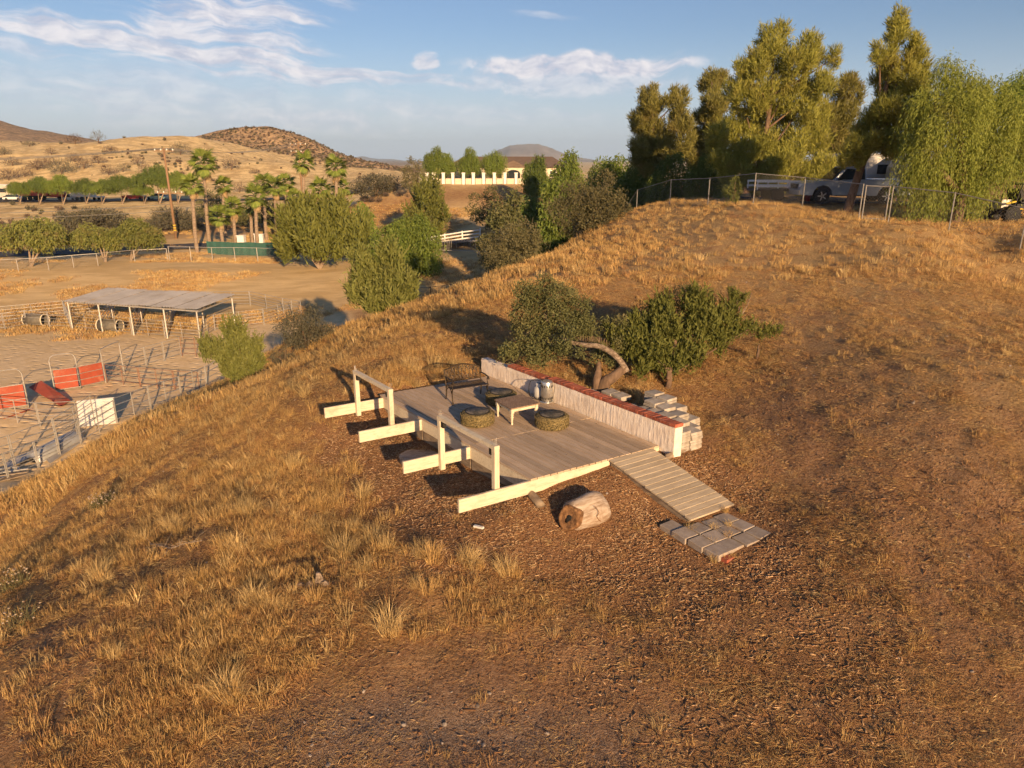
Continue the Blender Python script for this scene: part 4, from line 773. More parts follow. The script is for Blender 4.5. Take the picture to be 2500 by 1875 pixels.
# ---------------------------------------------------------------- corral in the valley
def c3(x, y): q = onz(x / 3.16, 680 + y / 3.16, ZC); return Vector((q[0], q[1], zt(q[0], q[1])))
ORDN = 'first second third fourth fifth sixth seventh eighth ninth tenth eleventh twelfth thirteenth fourteenth fifteenth sixteenth seventeenth eighteenth nineteenth twentieth'.split(); ORDN += ['twenty-' + q for q in ORDN[:9]]
def panel(p0, p1, h, rails, mat, label, group, name='pipe_fence', r_=.021, mid=True):
    """one free-standing pipe panel: two uprights, rails and a middle upright"""
    t = thing(name, (p0 + p1) / 2, label, 'fence', group); d = (p1 - p0).normalized(); p0 = p0 + d * .04; p1 = p1 - d * .04
    ups = [p0, p1] + ([(p0 + p1) / 2] if mid and (p1 - p0).length > 2.2 else [])
    for q in ups: MB().tube([q + Vector((0, 0, -.12)), q + Vector((0, 0, h))], r_ * 1.25, 6).build('post', mat, t)
    for k in range(rails):
        z_ = h * (.16 + .82 * k / (rails - 1)); MB().tube([p0 + Vector((0, 0, z_)), p1 + Vector((0, 0, z_))], r_, 6).build('rail', mat, t)
    return t
def fence_line(pts, label, group, h=1.45, rails=5, mat=None, step=3.7, name='pipe_fence'):
    cnt_ = 0; lr = pts[0][0] < pts[-1][0]; tot_ = sum(max(1, round((b - a).length / step)) for a, b in zip(pts[:-1], pts[1:]))
    for a, b in zip(pts[:-1], pts[1:]):
        n = max(1, round((b - a).length / step))
        for i in range(n):
            cnt_ += 1; q0 = a.lerp(b, i / n); q1 = a.lerp(b, (i + 1) / n); q0[2] = zt(q0[0], q0[1]); q1[2] = zt(q1[0], q1[1]); panel(q0, q1, h, rails, mat or GALV, label if tot_ == 1 else label + ', ' + ORDN[cnt_ - 1 if lr else tot_ - cnt_] + ' from left', group, name)
FR = [c3(550, 382), c3(785, 406), c3(1020, 431), c3(1275, 456), c3(1545, 480)]
BR = [c3(0, 335), c3(505, 290), c3(880, 258), c3(1130, 237), c3(1380, 216), c3(1935, 224)]
fence_line([c3(-40, 402), c3(40, 398), c3(210, 368), c3(385, 376), FR[0]], 'pipe panel in the front row left of the shelter', 'front panels left of the shelter')
fence_line(FR, 'pipe panel in the front row under the shelter', 'front panels under the shelter')
fence_line(BR, 'pipe panel in the back paddock row behind the shelter', 'back row panels behind the shelter')
fence_line([BR[5], c3(2190, 276), c3(2330, 300)], 'grey pipe panel at the far right end of the paddocks', 'far right paddock panels')
fence_line([FR[4], c3(1660, 404), c3(2040, 357), c3(2260, 296)], 'grey pipe panel right of the shelter', 'paddock panels right of the shelter')
for k, (a, b) in enumerate([(FR[0], BR[1]), (FR[1], BR[2]), (FR[2], BR[3]), (FR[3], BR[4])]): fence_line([a, b], ['leftmost', 'second', 'third', 'fourth'][k] + ' dividing row of pipe panels behind the shelter', 'paddock dividing row ' + 'abcd'[k])
fence_line([c3(955, 716), c3(1130, 662), c3(1270, 625), c3(1402, 590)], 'pipe panel along the right edge of the sandy arena', 'panels on the arena edge', rails=4)
fence_line([c3(1402, 590), c3(1625, 600)], 'rust-brown pipe panel beside the yellow-green juniper', 'rust-brown panels', mat=RUSTP, rails=4)
fence_line([c3(820, 786), c3(1080, 806), c3(1345, 822), c3(1540, 832)], 'rust-brown pipe panel in the alley right of the red gates', 'rust-brown alley panels', h=1.3, mat=RUSTP, rails=4)
fence_line([c3(1730, 742), c3(1595, 806), c3(1395, 888), c3(1165, 1006), c3(905, 1122)], 'grey pipe panel along the foot of the hill', 'near panels at the hill foot', rails=4)
fence_line([c3(905, 1122), c3(628, 1264), c3(290, 1413), c3(60, 1520), c3(-60, 1580)], 'low pipe panel in the nearest corral row at left', 'nearest low panels', h=1.35, rails=4)
fence_line([c3(745, 1162), c3(455, 1332), c3(120, 1466), c3(-80, 1540)], 'tall grey pipe panel behind the nearest low row', 'tall near panels', h=2.0, rails=5)
fence_line([c3(-30, 1080), c3(305, 1116), c3(610, 1112)], 'thin pipe panel across the alley before the red gates', 'alley cross panels', h=1.4, rails=4)
# shelter
def roofpt(u, v, Y): return at(u / 3.16, 680 + v / 3.16, Y)
t = thing('metal_roof_shelter', (FR[0] + FR[4]) / 2, 'open shelter with pale corrugated metal roof on steel posts', 'shelter')
fl, fr_ = roofpt(500, 168, FR[0][1] - .3), roofpt(1530, 243, FR[4][1] - .3); dF = (fr_ - fl); dF.z = 0; L = dF.length; dF.normalize(); pn = Vector((-dF.y, dF.x, 0)); DEP = 4.2
bl, br_ = fl + pn * DEP + Vector((0, 0, .35)), fr_ + pn * DEP + Vector((0, 0, .35)); nsh = 12
for i in range(nsh):
    mb = MB(); vs_ = []; fs_ = []; n = 16; up = .05 if i % 2 else 0.0
    if i >= 6: up += .10
    for k in range(n + 1):
        f = (i + k / n) / nsh; wv = .034 * (1 if (k // 2) % 2 else -1) + up
        for g_ in (-.06, 1.04): vs_.append(fl.lerp(fr_, f) * (1 - g_) + bl.lerp(br_, f) * g_ + Vector((0, 0, wv)))
    for k in range(n): fs_.append((2 * k, 2 * k + 2, 2 * k + 3, 2 * k + 1))
    mb.add(vs_, fs_); o = mb.build('roof_sheet', ROOFM, t); sm = o.modifiers.new('thickness', 'SOLIDIFY'); sm.thickness = .012
for e0, e1 in ((fl, fr_), (bl, br_)): MB().beam(e0 - Vector((0, 0, .10)), e1 - Vector((0, 0, .10)), .07, .12).build('roof_beam', GALV, t)
for i in range(5):
    f = [.02, .26, .5, .75, .985][i]; a = fl.lerp(fr_, f); b = bl.lerp(br_, f); MB().beam(a - Vector((0, 0, .2)), b - Vector((0, 0, .2)), .06, .10).build('rafter', GALV, t)
    for q in (a, b): MB().tube([Vector((q[0], q[1], zt(q[0], q[1]) - .2)), q - Vector((0, 0, .16))], .075, 8).build('post', GALV, t)
# red panelled gates with hoop tops
def red_gate(p0, p1, label, hoop=True):
    t = thing('red_gate', (p0 + p1) / 2, label, 'gate', 'red sheeted gates by the arena'); d = (p1 - p0).normalized(); nrm = Vector((-d.y, d.x, 0))
    for q in (p0, p1): MB().tube([q + Vector((0, 0, -.1)), q + Vector((0, 0, 2.05 if hoop else 1.6))], .038, 7).build('post', GALV, t)
    if hoop: MB().tube(curve([p0 + Vector((0, 0, 2.05)), p0 + d * .12 + Vector((0, 0, 2.3)), p0 + d * .4 + Vector((0, 0, 2.4)), p1 - d * .4 + Vector((0, 0, 2.4)), p1 - d * .12 + Vector((0, 0, 2.3)), p1 + Vector((0, 0, 2.05))], 3), .03, 6).build('hoop', GALV, t)
    mb = MB(); mb.beam(p0 + d * .08 + Vector((0, 0, .80)), p1 - d * .08 + Vector((0, 0, .80)), .015, 1.30); mb.build('red_sheet', REDP, t)
    for z_ in (.16, .58, 1.0, 1.46): MB().tube([p0 + Vector((0, 0, z_)) - nrm * .03, p1 + Vector((0, 0, z_)) - nrm * .03], .024, 6).build('rail', GALV, t)
red_gate(c3(-60, 1035), c3(222, 985), 'red sheeted gate at the left photo edge, nearest of the red gates'); red_gate(c3(425, 868), c3(622, 834), 'red sheeted gate in the middle, left of its twin'); red_gate(c3(622, 834), c3(815, 786), 'red sheeted gate at the right end of the red gates', False)
t0_, t1_ = c3(815, 786), c3(955, 716); t = thing('hoop_gate', (t0_ + t1_) / 2, 'open hoop-topped grey pipe gate right of the red gates', 'gate'); d = (t1_ - t0_).normalized()
for q in (t0_, t1_): MB().tube([q, q + Vector((0, 0, 2.05))], .035, 7).build('post', GALV, t)
for z_ in (.2, .6, 1.0, 1.4): MB().tube([t0_ + Vector((0, 0, z_)), t1_ + Vector((0, 0, z_))], .025, 6).build('rail', GALV, t)
MB().tube(curve([t0_ + Vector((0, 0, 2.05)), t0_ + d * .15 + Vector((0, 0, 2.3)), t1_ - d * .15 + Vector((0, 0, 2.3)), t1_ + Vector((0, 0, 2.05))], 4), .028, 6).build('hoop', GALV, t)
def sheet(name, pts, lifts, mat, label, cat, th=.03, corr=0):
    P4 = [c3(*p) + Vector((0, 0, l)) for p, l in zip(pts, lifts)]; mb = MB(); vs_ = []; fs_ = []; n = 28 if corr else 1
    for k in range(n + 1):
        f = k / n; a = P4[0].lerp(P4[3], f); b = P4[1].lerp(P4[2], f); off = Vector((0, -1, .3)).normalized() * (corr * (1 if (k // 2) % 2 else -1)); vs_ += [a + off, b + off]
    fs_ = [(2 * k, 2 * k + 1, 2 * k + 3, 2 * k + 2) for k in range(n)]; mb.add(vs_, fs_); c = (P4[0] + P4[2]) / 2; c[2] = min(p[2] for p in P4); o = mb.build(name, mat, None, False, c)
    sm = o.modifiers.new('thickness', 'SOLIDIFY'); sm.thickness = th; return tag(o, label, cat)
sheet('fallen_red_sheet', [(470, 985), (235, 900), (335, 870), (545, 945)], [.12, .55, .75, .15], REDP, 'red sheet lying tilted on the sand between the red gates', 'metal sheet')
sheet('fallen_red_sheet', [(25, 1075), (170, 1030), (255, 995), (120, 1040)], [.04, .05, .06, .05], REDP, 'narrow red sheet lying flat beside the nearest red gate', 'metal sheet')
q0, q1 = c3(612, 1132), c3(905, 1124); mb = MB(); vs_ = []; n = 36
for k in range(n + 1):
    z_ = 1.42 * k / n; off = Vector((0, -1, 0)) * (.02 * (1 if (k // 2) % 2 else -1)) + Vector((-.03, .10, 0)) * (k / n) * 3; vs_ += [q0 + Vector((0, 0, z_)) + off, q1 + Vector((0, 0, z_)) + off]
mb.add(vs_, [(2 * k, 2 * k + 1, 2 * k + 3, 2 * k + 2) for k in range(n)]); o = mb.build('corrugated_panel', pm('bright_corrugated', (.70, .68, .64), (.60, .57, .52), 1.2, .5, .3, 0, dirt=((.4, .32, .24), .8, .4)), None, False, (q0 + q1) / 2); o.modifiers.new('thickness', 'SOLIDIFY').thickness = .015
tag(o, 'bright white corrugated panel leaning inside the hill-foot fence', 'metal sheet')
# overturned stock tank and junk
q0, q1 = c3(235, 1372), c3(610, 1222); d = (q1 - q0).normalized(); nrm = Vector((-d.y, d.x, 0)); mb = MB(); rings = []
prof = [(0, .25), (.03, .42), (.08, .48), (.92, .48), (.97, .42), (1, .25)]; vs_ = []; fs_ = []; n = 13
for f, r_ in prof:
    for k in range(n):
        a_ = math.pi * k / (n - 1); vs_.append(q0.lerp(q1, f) + nrm * math.cos(a_) * r_ * 1.15 + Vector((0, 0, max(math.sin(a_), 0) ** .6 * r_ * 1.15 - .03)))
for i in range(len(prof) - 1):
    for k in range(n - 1): fs_.append((i * n + k, i * n + k + 1, (i + 1) * n + k + 1, (i + 1) * n + k))
fs_ += [tuple(range(n)), tuple((len(prof) - 1) * n + k for k in range(n - 1, -1, -1))]; mb.add(vs_, fs_); tag(mb.build('stock_tank', pm('dull_steel', (.46, .46, .46), (.36, .36, .35), 2, .5, .4, .1), None, True, (q0 + q1) / 2), 'long silver stock tank lying overturned behind the nearest pipe fence', 'tank')
sheet('metal_board', [(380, 1395), (345, 1360), (640, 1215), (665, 1240)], [.05, .06, .06, .05], ROOFM, 'flat pale metal board lying in front of the overturned tank', 'metal sheet')
sheet('metal_board', [(50, 1440), (20, 1400), (230, 1310), (250, 1340)], [.10, .12, .12, .10], ROOFM, 'grey metal board lying left of the overturned tank', 'metal sheet')
for k, (u, v) in enumerate([(20, 1500), (50, 1525), (5, 1470)]):
    q = c3(u, v); mb = MB(); mb.beam(q + Vector((-.8, .2, .1)), q + Vector((.9, .5 - .3 * k, .25 + .1 * k)), .10, .05); mb.beam(q + Vector((-.5, -.3, .05)), q + Vector((.6, .4, .15)), .3, .03)
    tag(mb.build('scrap_pile', GALV if k != 1 else OLDW, None, False, q), ['topmost heap of scrap at the lower left corner of the corral', 'scrap timber at the lower left corner of the corral', 'scrap pipe left of the grey board'][k], 'scrap')
def barrel(u, v, label, ang_):
    q = c3(u, v); t = thing('feed_barrel', q, label, 'barrel', 'feed barrels in the paddocks'); ax = Vector((math.cos(ang_), math.sin(ang_), 0)); M = Matrix((Vector((0, 0, 1)), ax.cross(Vector((0, 0, 1))), ax)).transposed()
    mb = MB(); r_ = .52; mb.lathe([(r_, -.9), (r_, .9), (r_ - .05, .9), (r_ - .05, -.86)], 20, q + Vector((0, 0, r_)), M); mb.build('drum', pm('barrel_' + str(u), (.10, .09, .075), (.15, .13, .10), 4, .7), t, True)
    mb = MB(); mb.tube([q + Vector((0, 0, r_)) + M @ Vector((math.cos(a_) * r_, math.sin(a_) * r_, .9)) for a_ in np.linspace(0, 2 * math.pi, 21)], .05, 5, False); mb.build('pale_rim', CREAM, t)
    mb = MB(); mb.tube([q + Vector((0, 0, r_)) + M @ Vector((math.cos(a_) * r_, math.sin(a_) * r_, -.9)) for a_ in np.linspace(0, 2 * math.pi, 21)], .05, 5, False); mb.build('pale_rim', CREAM, t)
barrel(285, 362, 'pale-rimmed feed barrel lying in the paddock left of the shelter', -.15); barrel(855, 404, 'pale-rimmed feed barrel lying under the metal-roofed shelter', -.15)
# ---------------------------------------------------------------- valley: roads, fences, palms, trees, poles
def ribbon(name, pts, width, mat, lift=.06, step=2.0, kind='structure'):
    pts = [Vector((p[0], p[1], 0)) for p in pts]; cv = curve(pts, 14); vs_ = []; acc = []
    for i, p in enumerate(cv):
        d = cv[min(i + 1, len(cv) - 1)] - cv[max(i - 1, 0)]; d.normalize(); nn = Vector((-d.y, d.x, 0))
        for k in range(5): q = p + nn * width * (k / 4 - .5); vs_.append((q[0], q[1], 0))
    a = np.array(vs_); zz_ = zsmooth(a[:, 0], a[:, 1]); zc = np.repeat(np.maximum(zz_.reshape(-1, 5).max(1), zter(a[:, 0], a[:, 1]).reshape(-1, 5).max(1)), 5); a[:, 2] = zc + lift
    n = len(cv); f = [(i * 5 + k, i * 5 + k + 1, (i + 1) * 5 + k + 1, (i + 1) * 5 + k) for i in range(n - 1) for k in range(4)]
    o = put(name, fast_mesh(name, a, f, None, mat)); return tag(o, kind=kind)
ribbon('valley_road', [gat(-250, 640, 95), gat(-60, 640, 98), gat(120, 630, 101), gat(320, 618, 105), gat(480, 608, 108), gat(640, 600, 110), gat(800, 596, 108), gat(920, 590, 104), gat(1010, 585, 97), gat(1110, 580, 93), gat(1230, 575, 90)], 7.0, ASPH)
ribbon('upper_road', [(-190, 178), (-150, 177), (-110, 176), (-80, 177), (-52, 182), (-35, 190)], 9, ASPH)
# chain-link fence of the field
CHAIN = pm('chain_wire', (.30, .28, .26), (.24, .22, .20), 5, .6, .4, 0)
def wires(mb, a, b, h, sp, w_=.010, z0=.04):
    """two crossing families of diagonal wires filling a fence bay"""
    d = b - a; L = math.hypot(d.x, d.y); n = int((L + h) / sp)
    for sgn in (0, 1):
        for k in range(1, n):
            x0 = k * sp - h; x1 = k * sp; y0 = z0; y1 = h
            if x0 < 0: y0 = z0 + (h - z0) * (-x0) / h; x0 = 0
            if x1 > L: y1 = h - (h - z0) * (x1 - L) / h; x1 = L
            if y1 <= y0: continue
            f0, f1 = x0 / L, x1 / L
            if sgn: f0, f1 = 1 - f0, 1 - f1
            p = a.lerp(b, f0) + Vector((0, 0, y0)); q = a.lerp(b, f1) + Vector((0, 0, y1)); e = Vector((0, 0, w_ / 2)); s_ = (d.normalized() * (w_ / 2)); mb.quad(p - s_, p + s_, q + s_, q - s_)
def chain_fence(pts, h, label, sp, r_, mat_post, name='chain_link_fence', spacing=3.0, wire=True, w_=.012, tops=None):
    t = thing(name, pts[len(pts) // 2], label, 'fence'); posts = []
    for a, b in zip(pts[:-1], pts[1:]):
        n = max(1, round((b - a).length / spacing)) if spacing else 1
        for i in range(n):
            q = a.lerp(b, i / n)
            if spacing: q[2] = zt(q[0], q[1])
            posts.append(q)
    posts.append(pts[-1]); mb = MB()
    for q in posts: MB().tube([q + Vector((0, 0, -.2)), q + Vector((0, 0, h + .03))], r_, 7).build('post', mat_post, t)
    for a, b in zip(posts[:-1], posts[1:]):
        MB().tube([a + Vector((0, 0, h)), b + Vector((0, 0, h))], r_ * .7, 6).build('top_rail', mat_post, t)
        if wire: wires(mb, a, b, h, sp, w_)
    if wire: mb.build('wire_mesh', CHAIN, t)
    return t
def fg(pts): return [ground(u, v, 60) for u, v in pts]
chain_fence(fg([(-30, 668), (120, 660), (240, 649), (330, 640), (410, 636)]), 1.5, 'pale post and wire fence beside the valley road at left', .35, .045, GALV, wire=True, w_=.012)
chain_fence(fg([(415, 637), (520, 639), (685, 642), (800, 641), (900, 637)]), 1.8, 'pale chain-link fence along the field in front of the green screen', .35, .045, GALV, w_=.012)
chain_fence([gat(985, 655, 66), gat(1050, 670, 62), gat(1110, 690, 57), gat(1160, 700, 52)], 1.5, 'thin dark wire fence in the shaded hollow', .3, .03, BLACKM, w_=.01)
a, b = gat(508, 625, 99), gat(730, 620, 97); GREEN = pm('green_screen_cloth', (.035, .105, .085), (.03, .085, .07), .8, .8, bump=0)
t = thing('green_screen', (a + b) / 2, 'dark green fabric privacy screen below the palms', 'screen'); mb = MB(); n = 40; vs_ = []
for k in range(n + 1): q = a.lerp(b, k / n); z_ = zt(q[0], q[1]); o_ = .05 * math.sin(k * 1.9); vs_ += [(q[0], q[1] + o_, z_), (q[0], q[1] + o_ * .4, z_ + 1.75)]
mb.add(vs_, [(2 * k, 2 * k + 2, 2 * k + 3, 2 * k + 1) for k in range(n)]); mb.build('cloth', GREEN, t)
for k in range(8): q = a.lerp(b, k / 7); z_ = zt(q[0], q[1]); MB().tube([(q[0], q[1] + .12, z_ - .2), (q[0], q[1] + .12, z_ + 1.8)], .04, 6).build('post', GALV, t)
# white gate pillars and things behind the screen
for u, v0, v1, w_, Y, lab in [(592, 575, 606, 16, 104, 'white rendered gate pillar behind the green screen'), (640, 572, 604, 11, 106, 'white pillar right of the tall white gate pillar'), (628, 571, 604, 7, 106, 'thin white post between two palms')]:
    q = gat(u, v1, Y); k = mpp(Y, q[2]); hgt = at(u, v0, Y)[2] - q[2]; mb = MB(); mb.box(q + Vector((0, 0, hgt / 2 - .1)), (w_ * k, w_ * k, hgt + .2)); mb.box(q + Vector((0, 0, hgt)), (w_ * k + .15, w_ * k + .15, .12)); tag(mb.build('white_pillar', WHITEP, None, False, q), lab, 'pillar')
# ---- simple vehicles
TYREB = pm('tyre_rubber', (.02, .02, .02), (.03, .03, .03), 12, .85, bump=.2, bd=.004); RIMM = pm('wheel_rim', (.62, .62, .62), (.52, .52, .52), 9, .3, .8, 0); GLASS = pm('dark_glass', (.02, .025, .03), (.03, .035, .04), 3, .08, 0, 0, spec=.6)
def paint(name, c, metal=.0, rough=.35): return pm(name, c, tuple(x * .93 for x in c), 1.5, rough, metal, 0, spec=.5)
def wheel(t, c, r_, wd, ax):
    ax = Vector(ax).normalized(); M = Matrix((ax.cross(Vector((0, 0, 1))), Vector((0, 0, 1)), ax)).transposed(); M = Matrix((ax.cross(Vector((0, 0, 1))), (ax.cross(ax.cross(Vector((0, 0, 1))))), ax)).transposed()
    mb = MB(); mb.lathe([(r_ * .62, -wd / 2), (r_ * .93, -wd / 2), (r_, -wd * .3), (r_, wd * .3), (r_ * .93, wd / 2), (r_ * .62, wd / 2)], 20, c, M); o = mb.build('wheel', TYREB, t, True)
    mb = MB(); mb.lathe([(r_ * .64, -wd * .40), (r_ * .64, wd * .40), (r_ * .55, wd * .46), (r_ * .2, wd * .36), (r_ * .12, wd * .44), (0, wd * .44)], 18, c, M); mb.build('rim', RIMM, o)
    return o, M
def profile_body(mb, P, L, W, o, dx, dy, inset=None):
    """extrude a side profile [(x, z)] across the vehicle's width"""
    n = len(P); vs_ = []
    for s_ in (-1, 1):
        for i, (x, z) in enumerate(P): w_ = W / 2 * (inset(x, z) if inset else 1); vs_.append(o + dx * x + dy * s_ * w_ + Vector((0, 0, z)))
    fs_ = [tuple(range(n)), tuple(range(2 * n - 1, n - 1, -1))] + [(i, n + i, n + (i + 1) % n, (i + 1) % n) for i in range(n)]; mb.add(vs_, fs_)
def car(name, q, hd, L, W, H, mat, label, cat='car', kind='car', group=None):
    dx = Vector((math.cos(hd), math.sin(hd), 0)); dy = Vector((-dx.y, dx.x, 0)); t = thing(name, q, label, cat, group); r_ = .33
    body = [(-L / 2, .35), (-L / 2, H * .52), (-L * .30, H * .60), (L * .22, H * .60), (L / 2 - .1, H * .50), (L / 2, .4), (L * .42, .28), (-L * .42, .28)]; mb = MB(); profile_body(mb, body, L, W, q, dx, dy); mb.build('body', mat, t)
    cab = [(-L * .42, H * .57), (-L * .30, H), (L * .06, H), (L * .24, H * .58)] if kind == 'car' else [(-L * .02, H * .57), (.0, H), (L * .17, H), (L * .27, H * .58)]
    mb = MB(); profile_body(mb, cab, L, W * .86, q, dx, dy, lambda x, z: 1 if z < H * .8 else .86); mb.build('cabin', GLASS, t)
    mb = MB(); c = q + dx * ((cab[1][0] + cab[2][0]) / 2) + Vector((0, 0, H + .01)); mb.beam(c - dx * (cab[2][0] - cab[1][0]) / 2, c + dx * (cab[2][0] - cab[1][0]) / 2, W * .74, .05); mb.build('roof', mat, t)
    for fx in (-.31, .31):
        for sy in (-1, 1): wheel(t, q + dx * fx * L + dy * sy * (W / 2 - .10) + Vector((0, 0, r_)), r_, .22, dy * sy)
    for sy in (-1, 1): MB().box(q + dx * (L / 2 - .03) + dy * sy * W * .36 + Vector((0, 0, H * .45)), (.12, .12, .12)).build('headlight', WHITEP, t)
    return t
RED = paint('red_paint', (.42, .03, .025)); WHT = paint('white_vehicle_paint', (.72, .71, .68)); SIL = paint('silver_blue_paint', (.34, .40, .48), .5, .3); TEAL = paint('teal_paint', (.25, .42, .42)); BEI = paint('beige_paint', (.52, .46, .38))
def rd(u, v=486, Y=176): p = at(u, v, Y); zr = max(float(zter(np.array([p[0]]), np.array([Y]))[0]), float(zsmooth(np.array([p[0]]), np.array([Y]))[0])) + .22; return Vector((p[0], Y, zr))
q = rd(110); dx = Vector((1, 0, 0)); dy = Vector((0, 1, 0)); t = thing('red_dump_truck', q, 'red flatbed truck parked behind the roadside trees', 'truck')
MB().beam(q + Vector((-5, 0, .95)), q + Vector((4.6, 0, .95)), .9, .25).build('chassis', BLACKM, t); mb = MB(); mb.box(q + Vector((-1.7, 0, 2.0)), (6.6, 2.4, 1.7)); mb.build('red_bed', RED, t); mb = MB(); profile_body(mb, [(2.0, .8), (2.0, 3.0), (3.6, 3.0), (4.0, 2.1), (5.3, 1.9), (5.4, .8)], 4, 2.3, q, dx, dy); mb.build('cab', RED, t)
mb = MB(); mb.box(q + Vector((2.9, -1.16, 2.5)), (1.1, .04, .7)); mb.build('window', GLASS, t)
for fx in (-4.2, -2.9, -.8, 4.2):
    for sy in (-1, 1): wheel(t, q + Vector((fx, sy * 1.0, .52)), .52, .35, (0, sy, 0))
car('parked_car', rd(36, 487), 0.0, 4.6, 1.8, 1.35, WHT, 'white car parked behind the roadside trees at far left'); car('parked_car', rd(168, 487), 0.0, 4.7, 1.8, 1.4, SIL, 'silver-blue car parked on the upper road behind the tree trunks')
car('parked_car', rd(383, 484), math.pi, 4.8, 1.8, 1.4, TEAL, 'pale teal car parked on the upper road near the utility pole'); car('parked_pickup', rd(330, 485), 0.0, 5.3, 1.9, 1.8, RED, 'dark red pickup glimpsed between roadside trees', 'pickup', 'pickup')
q = rd(205, 487); t = thing('white_trailer', q, 'white two-axle trailer parked on the upper road', 'trailer'); mb = MB(); mb.box(q + Vector((0, 0, 1.25)), (5.2, 2.2, .7)); mb.box(q + Vector((-1.2, 0, 1.9)), (2.2, 2.0, .7)); mb.build('body', WHT, t)
for fx in (-1.0, .1):
    for sy in (-1, 1): wheel(t, q + Vector((fx, sy * 1.0, .42)), .42, .26, (0, sy, 0))
q = rd(236, 486); t = thing('flat_trailer', q, 'low white flat trailer on the upper road', 'trailer'); mb = MB(); mb.box(q + Vector((0, 0, .75)), (3.0, 2.0, .3)); mb.build('bed', WHT, t)
for sy in (-1, 1): wheel(t, q + Vector((0, sy * 1.0, .35)), .35, .22, (0, sy, 0))
q = rd(-4, 486, 179); t = thing('parked_motorhome', q, 'beige motorhome cut off by the left edge of the photo', 'motorhome'); mb = MB(); profile_body(mb, [(-4, .6), (-4, 3.4), (3.4, 3.4), (4, 2.6), (4.1, .6)], 8, 2.5, q, dx, dy); mb.build('body', BEI, t); mb = MB(); mb.box(q + Vector((2.4, -1.27, 2.2)), (1.5, .05, .9)); mb.build('window', GLASS, t); mb = MB(); mb.box(q + Vector((-.3, -1.27, 2.2)), (1.2, .05, .8)); mb.build('window', GLASS, t)
mb = MB(); mb.box(q + Vector((0, 0, 3.5)), (7, 2.4, .15)); mb.build('roof', WHT, t)
for fx in (-2.4, 2.4): wheel(t, q + Vector((fx, -1.1, .45)), .45, .3, (0, -1, 0))
# ---- utility poles and wires
def pole(u0, v0, u1, v1, Y, label, arms):
    b_ = gat(u1, v1, Y); tp = at(u0, v0, Y); tp = Vector((b_[0], b_[1], tp[2])); t = thing('utility_pole', b_, label, 'utility pole'); h = tp[2] - b_[2]
    mb = MB(); mb.tube([b_ + Vector((0, 0, -.3)), b_ + Vector((0, 0, h * .5)), tp], [.22, .19, .15], 10); mb.build('pole', POLE, t, True)
    for dz, hw, ins in arms:
        MB().beam(tp + Vector((-hw, 0, dz)), tp + Vector((hw, .15, dz)), .12, .14).build('crossarm', POLE, t)
        for k in range(ins):
            x = -hw + .1 + (2 * hw - .2) * k / max(ins - 1, 1); MB().tube([tp + Vector((x, 0, dz + .07)), tp + Vector((x, 0, dz + .32))], .09, 7).build('insulator', WHITEP, t)
    for z_ in (1.2, 1.6, 2.0): mb = MB(); mb.lathe([(.235, z_), (.235, z_ + .18)], 12, b_); mb.build('yellow_band', pm('yellow_band_' + str(int(z_ * 10)) + name_safe(label), (.62, .45, .04), None, 3, .6, 0, 0), t)
    return tp
def name_safe(s_): return str(len(s_))
p1_ = pole(400, 362, 432, 596, 117, 'tall brown utility pole with two crossarms at the roadside left of the palms', [(-.4, 1.5, 4), (-6.8, 2.0, 5)])
p2_ = pole(736, 346, 748, 590, 150, 'far utility pole rising behind the palm crowns', [(-.6, 1.6, 4), (-2.0, 1.6, 4)])
mb = MB(); Lx = Vector((-190, 150, p1_[2] - 2.0))
def sag(a, b, s_, n=16): return [a.lerp(b, k / n) - Vector((0, 0, s_ * 4 * (k / n) * (1 - k / n))) for k in range(n + 1)]
WIRE = pm('cable', (.22, .21, .20), (.18, .17, .16), 5, .6, 0, 0)
for k, x in enumerate((-1.2, -.3, .7, 1.3)):
    mb = MB(); mb.tube(sag(p1_ + Vector((x, 0, 0)), at(-500, 389 + k * 3, 128), .8), .03, 4); mb.tube(sag(p1_ + Vector((x, 0, 0)), p2_ + Vector((x, 0, -.2)), 1.2), .025, 4); tag(mb.build('power_cable', WIRE, None, False, p1_), ['topmost', 'second', 'third', 'lowest'][k] + ' of the power cables strung along the utility poles', 'cable', 'power cables')
for k in range(2):
    mb = MB(); mb.tube(sag(p1_ + Vector((0, 0, -8.5 - k)), at(-400, 520 + k * 9, 120), .7), .04, 4); tag(mb.build('telephone_cable', WIRE, None, False, p1_ - Vector((0, 0, 9))), ['upper', 'lower'][k] + ' telephone cable crossing left from the utility pole', 'cable')
# ---- palms
def frond_mesh(name, mat, L, seg, droop, dry=False):
    fo = Foliage(31 if not dry else 32); n = seg; rg = fo.r; V = []; A = []; Q = []
    pet = .75; a0 = np.linspace(-1.35, 1.35, n)
    for a in a0:
        d = np.array([math.cos(a), math.sin(a) * .85, 0]); st_ = np.array([pet, 0, 0.0]); sd_ = np.array([-d[1], d[0], 0]); ln = L * (1 - .18 * abs(a) / 1.35) * rg.uniform(.9, 1.05); wd = .075 * L
        p0 = st_; p1 = st_ + d * ln * .55; p2 = st_ + d * ln; p1[2] -= droop * .10 * ln; p2[2] -= droop * .5 * ln; b = len(V); V += [p0, p1 + sd_ * wd, p1 - sd_ * wd, p2]; Q.append((b, b + 1, b + 3, b + 2)); A += [rg.random()] * 4
    b = len(V); V += [np.array([0, -.03, 0]), np.array([0, .03, 0]), np.array([pet + .15, .02, 0]), np.array([pet + .15, -.02, 0])]; Q.append((b, b + 1, b + 2, b + 3)); A += [.2] * 4
    return fast_mesh(name, np.array(V), Q, None, mat, {'v': np.array(A)})
FROND = frond_mesh('frond', L_PALM, 1.05, 15, .7); DRYF = frond_mesh('dry_frond', L_DRYP, .85, 11, 1.2, True)
